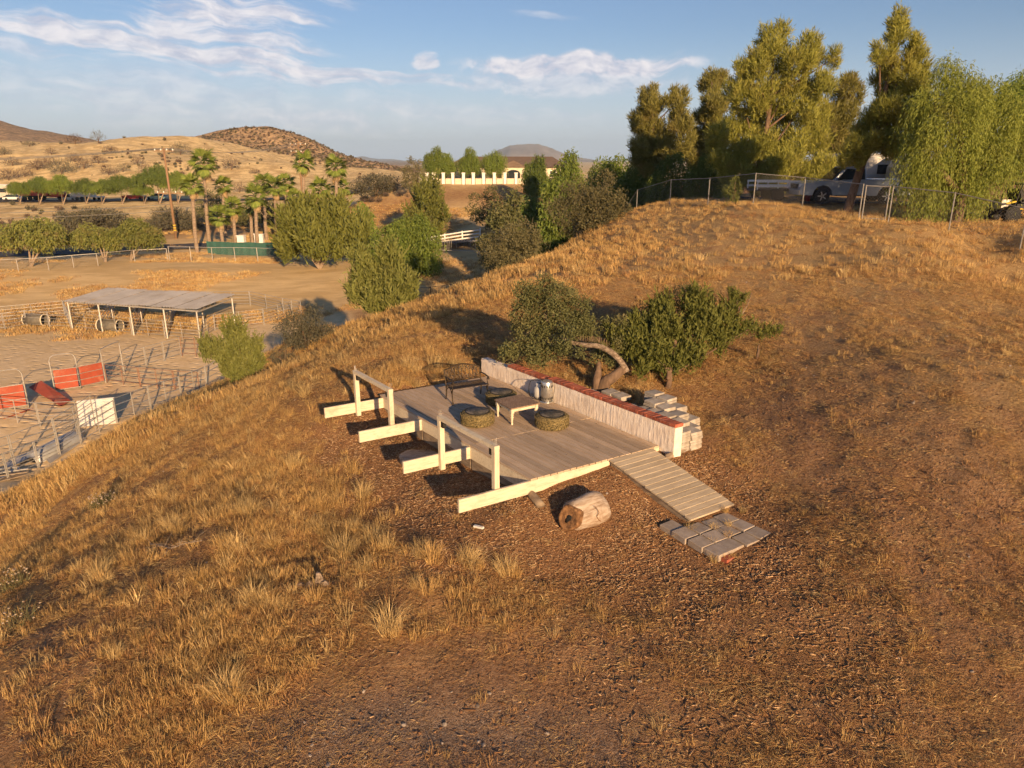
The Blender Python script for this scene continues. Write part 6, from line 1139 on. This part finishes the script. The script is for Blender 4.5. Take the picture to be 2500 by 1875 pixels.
# ---- yellow and black buggy at the right edge
YEL = paint('yellow_paint', (.62, .42, .03)); q = gat(2492, 533, 31.5); t = thing('off_road_buggy', q, 'yellow and black off-road buggy cut by the right photo edge', 'buggy')
for sx_ in (-.85, .95):
    for sy in (-.6, .6):
        wo_, M = wheel(t, q + Vector((sx_, sy, .33)), .34, .28, (0, sy, 0)); mb = MB()
        for k in range(14): a_ = 2 * math.pi * k / 14; mb.box(q + Vector((sx_, sy, .33)) + M @ Vector((math.cos(a_) * .34, math.sin(a_) * .34, 0)), (.05, .06, .28), M @ Matrix.Rotation(a_, 3, 'Z'))
        mb.build('tread_lugs', TYREB, wo_)
def bt(pts, r_=.035, m_=None, nm='frame_tube'): MB().tube([q + Vector(p) for p in pts], r_, 6).build(nm, m_ or BLACKM, t)
for sy in (-.5, .5):
    bt([(-1.1, sy, .55), (1.2, sy, .55)], .04, YEL); bt([(-.75, sy, .6), (-.55, sy, 1.55), (.35, sy, 1.6), (.9, sy, .85)]); bt([(-1.1, sy, .75), (-.7, sy, .85)], .04, YEL); bt([(.9, sy, .85), (1.3, sy, .7)], .04, YEL)
for x, z_ in ((-.55, 1.55), (.35, 1.6), (-1.1, .55), (1.2, .55)): bt([(x, -.5, z_), (x, .5, z_)])
mb = MB(); mb.box(q + Vector((-.1, 0, .62)), (1.0, .95, .25)); mb.build('tub', BLACKM, t)
for sy in (-.25, .25): mb = MB(); mb.box(q + Vector((-.2, sy, .85)), (.45, .4, .14)); mb.box(q + Vector((-.45, sy, 1.1)), (.12, .4, .55), Matrix.Rotation(-.2, 3, 'Y')); mb.build('seat', BLACKM, t)
mb = MB(); mb.box(q + Vector((.95, 0, .78)), (.7, .8, .16)); mb.build('hood', YEL, t); mb = MB(); mb.box(q + Vector((-.95, 0, .72)), (.4, .6, .4)); mb.build('engine', GALV, t)
# ---------------------------------------------------------------- grass, mulch and stones (stuff)
def strawmat(name, c1, c2, k=.45):
    g = NG(name); c = g.mix(g.attr('v'), c1, c2); kk = g.math('ADD', g.math('MULTIPLY', g.rnd(), k), 1 - k / 2); c = g.mix(1.0, c, g.comb3(kk), 'MULTIPLY'); g.bsdf(c, .75, 0, .2)
    t = g.n('ShaderNodeBsdfTranslucent'); g.l(c, t.inputs[0]); ms = g.n('ShaderNodeMixShader'); ms.inputs[0].default_value = .22; g.l(g.b.outputs[0], ms.inputs[1]); g.l(t.outputs[0], ms.inputs[2]); g.l(ms.outputs[0], g.out.inputs[0]); return g.m
S_BR = strawmat('brown_grass', (.30, .16, .068), (.50, .30, .13)); S_GO = strawmat('golden_grass', (.43, .27, .10), (.68, .45, .18)); S_LT = strawmat('pale_straw', (.50, .345, .145), (.72, .53, .25)); S_CH = strawmat('wood_chips', (.27, .135, .062), (.58, .39, .22), .7); S_PB = strawmat('pebbles', (.26, .20, .155), (.50, .43, .36), .6)
def clump(name, n, h0, h1, spread, lean, w_, mat, seed):
    rg = np.random.default_rng(seed); V = []; Q = []; T = []; A = []
    for i in range(n):
        a = rg.uniform(0, 6.283); r_ = spread * math.sqrt(rg.random()); b = np.array([math.cos(a) * r_, math.sin(a) * r_, -.02]); a2 = a + rg.normal() * .8; ln = rg.uniform(h0, h1); ll = lean * rg.uniform(.2, 1.3); out = np.array([math.cos(a2), math.sin(a2), 0]); s_ = np.array([-math.sin(a2 + rg.normal() * .9), math.cos(a2 + rg.normal() * .9), 0]); s_ /= np.linalg.norm(s_)
        m1 = b + out * ln * ll * .35 + np.array([0, 0, ln * .58]); tp = b + out * ln * ll + np.array([0, 0, ln * (1 - .35 * ll)]); k = len(V); V += [b - s_ * w_ * .5, b + s_ * w_ * .5, m1 + s_ * w_ * .45, m1 - s_ * w_ * .45, tp]; Q.append((k, k + 1, k + 2, k + 3)); T.append((k + 3, k + 2, k + 4)); A += [rg.random()] * 5
    o = bpy.data.objects.new(name, fast_mesh(name, np.array(V), Q, T, mat, {'v': np.array(A)})); return o
def chip(name, l, w_, h, seed, mat):
    rg = np.random.default_rng(seed); p = np.array([(-l, -w_, -h), (l, -w_ * .6, -h), (l, w_ * .6, -h), (-l, w_, -h), (-l, -w_, h), (l, -w_ * .6, h), (l, w_ * .6, h), (-l, w_, h)]) / 2; p += rg.normal(size=p.shape) * w_ * .15
    return bpy.data.objects.new(name, fast_mesh(name, p, [(0, 3, 2, 1), (4, 5, 6, 7), (0, 1, 5, 4), (1, 2, 6, 5), (2, 3, 7, 6), (3, 0, 4, 7)], None, mat, {'v': np.full(8, rg.random())}))
def scatter(name, P_, rot, sc, idx, protos, label, cat):
    col_ = bpy.data.collections.new(name + '_pieces')
    for o in protos: col_.objects.link(o)
    m = bpy.data.meshes.new(name); m.vertices.add(len(P_)); m.vertices.foreach_set('co', np.asarray(P_, np.float32).ravel())
    for k, ty, val, fld in (('rot', 'FLOAT_VECTOR', rot, 'vector'), ('sc', 'FLOAT', sc, 'value'), ('idx', 'INT', idx, 'value')):
        a = m.attributes.new(k, ty, 'POINT'); a.data.foreach_set(fld, np.asarray(val, np.int32 if ty == 'INT' else np.float32).ravel())
    m.update(); o = put(name, m); tag(o, label, cat, kind='stuff'); ng = bpy.data.node_groups.new(name, 'GeometryNodeTree')
    ng.interface.new_socket('Geometry', in_out='INPUT', socket_type='NodeSocketGeometry'); ng.interface.new_socket('Geometry', in_out='OUTPUT', socket_type='NodeSocketGeometry')
    N = ng.nodes.new; gi = N('NodeGroupInput'); go = N('NodeGroupOutput'); ci = N('GeometryNodeCollectionInfo'); ci.inputs['Collection'].default_value = col_; ci.inputs['Separate Children'].default_value = True; ci.inputs['Reset Children'].default_value = True
    ip = N('GeometryNodeInstanceOnPoints'); ip.inputs['Pick Instance'].default_value = True; lk = ng.links.new; lk(gi.outputs[0], ip.inputs['Points']); lk(ci.outputs[0], ip.inputs['Instance'])
    for k, ty, s_ in (('rot', 'FLOAT_VECTOR', 'Rotation'), ('sc', 'FLOAT', 'Scale'), ('idx', 'INT', 'Instance Index')):
        na_ = N('GeometryNodeInputNamedAttribute'); na_.data_type = ty; na_.inputs['Name'].default_value = k; lk(na_.outputs['Attribute'], ip.inputs[s_])
    lk(ip.outputs[0], go.inputs[0]); md = o.modifiers.new('scatter', 'NODES'); md.node_group = ng; return o
RG = np.random.default_rng(77)
def wedge(n, r0, r1, a0=-41, a1=41):
    r_ = np.sqrt(RG.uniform(r0 * r0, r1 * r1, n)); a = np.radians(RG.uniform(a0, a1, n)); return r_ * np.sin(a), r_ * np.cos(a)
def clear(x, y):
    """keep plants off the deck, wall, ramp, pad and paver stacks"""
    s_, t_ = to_st(x, y); k = ((s_ > -.05) & (s_ < 3.25) & (t_ > -.12) & (t_ < 5.75)) | ((s_ > 1.6) & (s_ < 2.8) & (t_ > -2.0) & (t_ < 0)) | ((s_ > 1.18) & (s_ < 2.55) & (t_ > -2.98) & (t_ < -1.7)) | ((s_ > 2.9) & (s_ < 3.15) & (t_ > -.45) & (t_ < 6.1)) | ((s_ > 3.1) & (s_ < 4.45) & (t_ > -.35) & (t_ < 1.7)) | ((s_ > 3.1) & (s_ < 4.1) & (t_ > 1.6) & (t_ < 3.0)) | ((s_ > 3.1) & (s_ < 3.5) & (t_ > 2.9) & (t_ < 4.8))
    lx_, ly_ = x - lc[0], y - lc[1]; return ~(k | ((lx_ * .93 + ly_ * .37) ** 2 < .2) & ((-lx_ * .37 + ly_ * .93) ** 2 < .09))
def dens(x, y):
    mul, chp, grv, bare = zones(x, y); r_ = np.hypot(x, y); az_ = np.degrees(np.arctan2(x, y))
    n1 = fbm(x * .55 + 9, y * .55, 4); n2 = fbm(x * 1.7, y * 1.7 + 30, 3); patch_ = sstep(-.50, .35, n1 + .6 * n2)
    left = sstep(2, -8, az_ + 0.35 * (r_ - 14)); base = .62 + .38 * left
    hi_ = sstep(.9, 2.4, zsmooth(x, y)); patch_ = patch_ * (1 - .55 * hi_) + .55 * hi_; bare = bare * (1 - .6 * hi_); d = base * patch_ * (1 - .96 * mul) * (1 - .72 * chp) * (1 - .85 * bare) * (1 - .6 * grv); near_ = sstep(5.5, 8.5, r_) * .65 + .35; return np.clip(d * near_, 0, 1), left
def rots(n, tilt=.15): return np.stack([RG.normal(size=n) * tilt, RG.normal(size=n) * tilt, RG.uniform(0, 6.283, n)], 1)
def thatch(name, n, rad_, mat, seed):
    rg = np.random.default_rng(seed); a = rg.uniform(0, 6.283, n); c = np.stack([rad_ * np.sqrt(rg.random(n)) * np.cos(a * 7), rad_ * np.sqrt(rg.random(n)) * np.sin(a * 7), rg.uniform(.002, .03, n)], 1); fo = Foliage(seed); fo.leaves(c, np.stack([np.cos(a), np.sin(a), rg.uniform(-.12, .35, n)], 1), rg.uniform(.05, .16, n), rg.uniform(.004, .008, n)); return bpy.data.objects.new(name, fo.mesh(name, mat))
pr = [clump('a_brown_tuft', 20, .06, .17, .10, .5, .007, S_BR, 1), clump('b_brown_tuft', 26, .10, .24, .13, .5, .007, S_BR, 2), clump('c_golden_tuft', 24, .10, .26, .12, .55, .007, S_GO, 3), clump('d_golden_tuft', 30, .16, .36, .13, .6, .007, S_GO, 4), clump('e_pale_tuft', 34, .22, .48, .14, .75, .007, S_LT, 5), clump('f_stubble', 12, .03, .08, .12, .6, .006, S_GO, 6), thatch('g_thatch', 34, .16, S_GO, 7), thatch('h_thatch', 34, .16, S_LT, 8), thatch('i_thatch', 30, .16, S_BR, 9)]
X, Yv = wedge(170000, 4.2, 27); d_, left = dens(X, Yv); k = (RG.random(len(X)) < d_) & clear(X, Yv); X, Yv, left = X[k], Yv[k], left[k]; n = len(X)
tall = sstep(-.1, .5, fbm(X * .5 + 3, Yv * .5 + 8, 3)) * (.35 + .65 * left); u_ = RG.random(n); idx = np.where(u_ < .30 - .2 * tall, 5, np.where(u_ < .55 - .25 * tall, 0, np.where(u_ < .80 - .2 * tall, 1, np.where(u_ < .93 - .15 * tall, 2, np.where(u_ < .985 - .03 * tall, 3, 4)))))
th = RG.random(n) < .42; idx = np.where(th, 6 + RG.integers(0, 3, n), idx)
scatter('dry_grass', np.stack([X, Yv, zter(X, Yv)], 1), rots(n), RG.uniform(.5, 1.05, n) * (.54 + .24 * left), idx, pr, 'short dry brown and golden grass covering the slope', 'grass')
pr2 = [clump('a_brown_clump', 26, .14, .34, .26, .5, .016, S_BR, 11), clump('b_golden_clump', 30, .16, .40, .28, .55, .016, S_GO, 12), clump('c_golden_clump', 30, .22, .50, .28, .6, .016, S_GO, 13), clump('d_pale_clump', 36, .3, .6, .26, .7, .016, S_LT, 14), clump('e_stubble', 22, .04, .12, .3, .6, .014, S_GO, 15), clump('f_stubble', 26, .04, .13, .3, 1.2, .012, S_LT, 16)]
X, Yv = wedge(120000, 25, 62); d_, left = dens(X, Yv); z_ = zter(X, Yv); k = (RG.random(len(X)) < d_ * .95) & (z_ > ZC + .6) & ((X < 12) | (Yv < 44 - .15 * X) ); X, Yv, z_, left = X[k], Yv[k], z_[k], left[k]; n = len(X); u_ = RG.random(n)
hilltop = sstep(.3, 2.2, z_); idx = np.where(u_ < .15 + .5 * hilltop, 4, np.where(u_ < .55 + .25 * hilltop, 0, np.where(u_ < .80 + .1 * hilltop, 1, np.where(u_ < .97, 2, 3))))
idx = np.where((idx == 4) & (RG.random(n) < .4), 5, idx)
scatter('slope_grass', np.stack([X, Yv, z_], 1), rots(n, .1), RG.uniform(.5, .95, n) * (1 - .35 * hilltop), idx, pr2, 'dry golden grass on the farther parts of the hill', 'grass')
X, Yv = wedge(95000, 4.2, 27); mul, chp, grv, bare = zones(X, Yv); k = (RG.random(len(X)) < (.75 - .5 * bare) * (1 - .8 * mul) * np.clip(.6 + .9 * fbm(X * .8 + 5, Yv * .8, 3), .1, 1)) & clear(X, Yv); X, Yv = X[k], Yv[k]; n = len(X)
scatter('straw_litter', np.stack([X, Yv, zter(X, Yv)], 1), rots(n, .1), RG.uniform(.35, .8, n), RG.choice(3, n, p=(.33, .47, .20)), [thatch('a_litter', 40, .30, S_GO, 17), thatch('b_litter', 40, .30, S_BR, 18), thatch('c_litter', 36, .30, S_LT, 19)], 'fine broken straw lying over the soil of the hill', 'straw')
# pale bunches of straw seen singly in the photo
pb = [clump('a_bunch', 130, .28, .62, .16, .85, .006, S_LT, 21), clump('b_bunch', 110, .22, .5, .14, .95, .006, S_GO, 22)]
BU = [(800, 1245), (870, 1300), (890, 1215), (840, 1350), (780, 1300), (905, 1400), (370, 1155), (232, 1092), (262, 1112), (470, 1025), (640, 965), (560, 1705), (1078, 902), (1010, 905), (1122, 905), (560, 1335), (430, 1300), (600, 1255), (700, 1135), (1160, 1382), (1600, 930), (1560, 975), (1640, 1160), (860, 1150), (815, 1190), (330, 1320), (480, 1420), (680, 1340), (760, 1460), (640, 1480), (250, 1420), (400, 1220), (510, 1140), (690, 1010), (740, 960), (1240, 1400), (1050, 1365), (930, 1330), (1030, 1440), (950, 1540), (260, 1600), (960, 940), (880, 930), (1000, 940)]
BP = np.array([ground(u + RG.uniform(-8, 8) + e * 14, v + e * 6) for u, v in BU for e in (-1, 0, 1) if RG.random() < .8]); BP = BP[clear(BP[:, 0], BP[:, 1])]; JT = [dk(s0 + RG.uniform(-.03, .03), t0 + RG.uniform(-.04, .04)) for s0, t0 in ((1.5, -2.45), (1.5, -2.6), (1.5, -2.3), (1.52, -2.1), (1.2, -2.9), (1.3, -2.97), (1.42, -2.98), (1.82, -2.3), (1.82, -2.55), (2.1, -2.35), (1.55, -2.05), (2.4, -2.0), (2.62, -2.2))]; JT = np.array([(q[0], q[1], zt(q[0], q[1])) for q in JT]); nb_ = len(BP); BP = np.vstack([BP, JT])
scatter('bunch_grass', BP, rots(len(BP), .12), RG.uniform(.45, .9, len(BP)) * np.where(np.arange(len(BP)) < nb_, 1, .42), RG.integers(0, 2, len(BP)), pb, 'pale arching bunches of straw on the left slope', 'grass')
# field and verge grass in the valley
X, Yv = wedge(34000, 66, 150, -40, 4); z_ = zter(X, Yv); k = (fbm(X * .08, Yv * .08, 4) + .35 * fbm(X * .4, Yv * .4, 2) > -.05) & ~((Yv > 84) & (Yv < 90)) & (z_ < -3.0); rdx = np.abs(Yv - np.interp(X, [-90, -62, -40, -20, 0], [96, 100, 106, 109, 104])) < 4.2; k &= ~rdx; X, Yv, z_ = X[k], Yv[k], z_[k]; n = len(X)
pr3 = [clump('a_field_tuft', 26, .10, .28, .5, .5, .03, S_GO, 31), clump('b_field_tuft', 26, .14, .36, .5, .6, .03, S_LT, 32), clump('c_field_tuft', 22, .1, .3, .5, .5, .03, S_BR, 33)]
scatter('field_grass', np.stack([X, Yv, z_], 1), rots(n, .08), RG.uniform(.7, 1.3, n), RG.integers(0, 3, n), pr3, 'golden dry grass over the valley field', 'grass')
# wood chips
pc = [chip('abcdefgh'[i] + '_chip', l, w_, h, 40 + i, S_CH) for i, (l, w_, h) in enumerate([(.05, .012, .006), (.07, .014, .007), (.035, .018, .006), (.09, .010, .006), (.045, .02, .008), (.06, .008, .005), (.12, .012, .008), (.03, .012, .006)])]
X, Yv = wedge(190000, 5, 19, -22, 34); mul, chp, grv, bare = zones(X, Yv); pr_ = np.maximum(mul, np.maximum(chp * .40, .02)); pr_ = pr_ * np.clip(.75 + 1.1 * fbm(X * 2.3, Yv * 2.3 + 4, 3), .12, 1); k = (RG.random(len(X)) < pr_) & clear(X, Yv); X, Yv = X[k], Yv[k]; n = len(X)
scatter('wood_mulch', np.stack([X, Yv, zter(X, Yv) + .006], 1), rots(n, .22), .35 + .9 * RG.random(n) ** 1.6, RG.integers(0, 8, n), pc, 'brown wood chip mulch spread in front of the deck', 'mulch')
# bits of leaf and bark blown onto the deck
n = 150; S2 = RG.uniform(.05, 2.85, n); T2 = RG.uniform(.1, 5.5, n); S2[:70] = 2.9 - np.abs(RG.normal(size=70)) * .12; P2 = np.array([tuple(dk(a, b, .004)) for a, b in zip(S2, T2)])
scatter('deck_litter', P2, rots(n, .1), RG.uniform(.25, .7, n), RG.integers(0, 4, n), [chip('abcd'[i] + '_leaf', l, w_, .003, 90 + i, S_CH) for i, (l, w_) in enumerate([(.04, .02), (.05, .012), (.03, .02), (.07, .008)])], 'scraps of bark and leaf lying on the deck boards', 'litter')
# brush on the far hills
def brush(name, seed, mat):
    fo = Foliage(seed); fo.twigs([(0, 0, .35, .55, .4)], 90, .5, .06, .5); fo.broad([(0, 0, .35, .5, .35)], 60, 3, .16, .10, .1); return bpy.data.objects.new(name, fo.mesh(name, mat))
r_ = np.sqrt(RG.uniform(120 ** 2, 460 ** 2, 26000)); a = np.radians(RG.uniform(-42, -8, 26000)); X, Yv = r_ * np.sin(a), r_ * np.cos(a); z_ = zter(X, Yv); pk_ = sstep(365, 395, Yv) * (X > -240) * (X < -45); low = sstep(195, 225, Yv) * sstep(300, 240, Yv) * sstep(-70, -105, X); emb = ((Yv > 122) & (Yv < 160)) * .5; dn = np.clip(.9 * pk_ + .35 * low * (fbm(X * .03, Yv * .03, 3) > .05) + emb * (fbm(X * .06, Yv * .06 + 9, 3) > .1) + .02, 0, 1)
k = RG.random(len(X)) < dn * .5; X, Yv, z_ = X[k], Yv[k], z_[k]; n = len(X)
scatter('hill_brush', np.stack([X, Yv, z_], 1), rots(n, .1), RG.uniform(.35, 1.3, n), RG.choice(3, n, p=(.55, .35, .10)), [brush('a_brush', 81, L_DEAD), brush('b_brush', 82, L_GREY), brush('c_brush', 83, L_OLIVE)], 'low brown and grey brush dotting the far hills', 'brush')
# pebbles
def pebble(name, seed):
    import bmesh
    bm = bmesh.new(); bmesh.ops.create_icosphere(bm, subdivisions=1, radius=.5); rg = np.random.default_rng(seed)
    for v in bm.verts: v.co *= rg.uniform(.7, 1.15); v.co.z *= .6
    m = bpy.data.meshes.new(name); bm.to_mesh(m); bm.free(); a = m.attributes.new('v', 'FLOAT', 'POINT'); a.data.foreach_set('value', np.full(len(m.vertices), rg.random(), np.float32)); m.materials.append(S_PB); return bpy.data.objects.new(name, m)
X, Yv = wedge(26000, 4.2, 30); mul, chp, grv, bare = zones(X, Yv); k = (RG.random(len(X)) < np.maximum(grv * .6, np.maximum(bare * .10, .04))) & clear(X, Yv); X, Yv = X[k], Yv[k]; n = len(X)
scatter('pebbles', np.stack([X, Yv, zter(X, Yv)], 1), rots(n, .4), .012 + .05 * RG.random(n) ** 5 + .012 * RG.random(n), RG.integers(0, 3, n), [pebble('abc'[i] + '_pebble', 60 + i) for i in range(3)], 'pale pebbles scattered over the bare soil', 'pebbles')

S_CL = strawmat('soil_clods', (.20, .10, .05), (.34, .20, .11), .6)
def clod(name, seed): o = pebble(name, seed); o.data.materials[0] = S_CL; return o
X, Yv = wedge(60000, 4.2, 24); mul, chp, grv, bare = zones(X, Yv); k = (RG.random(len(X)) < np.maximum(bare * .8, .28 * (1 - mul))) & clear(X, Yv); X, Yv = X[k], Yv[k]; n = len(X)
scatter('soil_clods', np.stack([X, Yv, zter(X, Yv)], 1), rots(n, .4), .010 + .05 * RG.random(n) ** 3, RG.integers(0, 3, n), [clod('abc'[i] + '_clod', 70 + i) for i in range(3)], 'small brown clods of dry soil on the slope', 'soil')
# ---------------------------------------------------------------- odd things on the left slope
def dead_branch(pts, r_, label, seed):
    P_ = [ground(u, v) + Vector((0, 0, h)) for u, v, h in pts]; t = thing('dead_branch', P_[0], label, 'branch'); mb = MB(); mb.tube(curve(P_, 4), list(np.linspace(r_, r_ * .4, (len(P_) - 1) * 4 + 1)), 6); mb.build('limb', PALEBARK, t, True); rg = np.random.default_rng(seed); mb = MB()
    for k in range(16):
        f = rg.random(); a = curve(P_, 4)[int(f * (len(P_) - 1) * 4)]; d = Vector((rg.normal(), rg.normal(), abs(rg.normal()) * .5)).normalized() * rg.uniform(.12, .4); mb.tube([a, a + d * .5 + Vector((0, 0, .02)), a + d], [.006, .004, .002], 4)
    mb.build('twigs', PALEBARK, t)
dead_branch([(368, 1335, .05), (390, 1342, .10), (420, 1352, .12), (450, 1345, .14), (495, 1332, .10)], .022, 'bleached fallen branch with fine twigs in the grass of the left slope', 5)
q = ground(770, 1432); t = thing('rotten_stump', q, 'small grey splintered stump in the grass left of the mulch', 'stump')
for k, (dx_, dy_, h, tl) in enumerate(((-.22, .02, .08, .5), (-.08, 0, .12, .3), (.05, .05, .24, -.1), (.16, -.02, .14, -.4), (.27, .03, .08, -.6))): mb = MB(); lump(mb, q + Vector((dx_, dy_, h / 2 - .03)), (tl, .1, 1), (1, 0, 0), [(-h / 2, .07), (0, .065), (h / 2, .03)], 9, .15, 40 + k); mb.build('splinter', PALEBARK, t)
FLW = pm('dry_flower_heads', (.50, .40, .30), (.38, .27, .18), 8, .9, bump=0)
for k, (u, v, n_, lab) in enumerate([(255, 1240, 60, 'flowering weed with white heads in the upper left slope grass'), (35, 1440, 30, 'green weed with faded flower heads at the left photo edge'), (55, 1530, 18, 'small flowering weed below the one at the left photo edge')]):
    q = ground(u, v); fo = Foliage(300 + k); fo.twigs([(0, 0, .12, .30, .16)], n_ * 4, .28, .012, .75); fo.broad([(0, 0, .10, .28, .14)], n_ * 2, 4, .05, .012, .03); t = plant('flowering_weed', q, lab, 'weed', fo, L_OLIVE, None, BARK); mb = MB(); rg = np.random.default_rng(310 + k)
    for j in range(n_): a_ = rg.uniform(0, 6.28); r_ = .32 * math.sqrt(rg.random()); mb.box((r_ * math.cos(a_), r_ * math.sin(a_), .30 + rg.uniform(-.06, .06)), (.024, .024, .014), Matrix.Rotation(rg.uniform(0, 3), 3, 'Z'))
    mb.build('flower_heads', FLW, t, False, (0, 0, 0))
# ---------------------------------------------------------------- far mountains
MOUNT = pm('mountain_rock', (.24, .19, .155), (.34, .28, .23), .004, .95, bump=0, world=True, detail=8)
def mountain(name, prof, Y, depth, seed):
    """a range whose crest follows photo points prof, built as a rough ridge with two flanks"""
    us = np.array([p[0] for p in prof], float); vs_ = np.array([p[1] for p in prof], float); n = 140; m_ = 26; U = np.linspace(us[0], us[-1], n); Vv = np.interp(U, us, vs_); top = np.array([tuple(at(u, v, Y)) for u, v in zip(U, Vv)]); rg = np.random.default_rng(seed); V = []
    for j in range(m_):
        f = j / (m_ - 1) * 2 - 1; y = Y + f * depth; prof_ = 1 - abs(f) ** 1.1; x = top[:, 0]; nz = fbm(x / Y * 60 + seed, np.full(n, y / Y * 40), 6); z = -30 + (top[:, 2] + 30) * np.clip(prof_ + nz * .28 * (1 - prof_) * 1.6 * (prof_ > 0), 0, 1.0) + np.where(abs(f) < .1, fbm(x / Y * 300, x * 0, 4) * (top[:, 2] + 30) * .03, 0); V.append(np.stack([x, np.full(n, y), z], 1))
    V = np.concatenate(V); i = np.arange(m_ - 1)[:, None] * n; j = np.arange(n - 1)[None, :]; Q = np.stack([i + j, i + j + 1, i + n + j + 1, i + n + j], -1).reshape(-1, 4); tag(put(name, fast_mesh(name, V, Q, None, MOUNT, None, False)), kind='structure')
mountain('mountain', [(1120, 396), (1185, 385), (1215, 366), (1245, 354), (1280, 350), (1315, 351), (1345, 360), (1390, 380), (1480, 395), (1600, 398)], 5200, 900, 5)
mountain('mountain_range', [(760, 400), (830, 392), (868, 384), (885, 381), (905, 386), (930, 388), (955, 388), (985, 392), (1060, 394), (1150, 396), (1300, 399)], 7000, 1200, 8)

# ---------------------------------------------------------------- haze
hm = bpy.data.materials.new('valley_haze'); hm.use_nodes = True; ht = hm.node_tree; ht.nodes.clear(); ho = ht.nodes.new('ShaderNodeOutputMaterial'); hv = ht.nodes.new('ShaderNodeVolumePrincipled')
hv.inputs['Color'].default_value = (.52, .74, 1.0, 1); hv.inputs['Density'].default_value = 1.0e-4; hv.inputs['Anisotropy'].default_value = 0.0; ht.links.new(hv.outputs[0], ho.inputs['Volume'])
mb = MB(); mb.box((0, 0, 90), (19000, 19000, 260)); tag(mb.build('haze', hm), 'pale blue haze over the far hills', 'haze', kind='stuff')
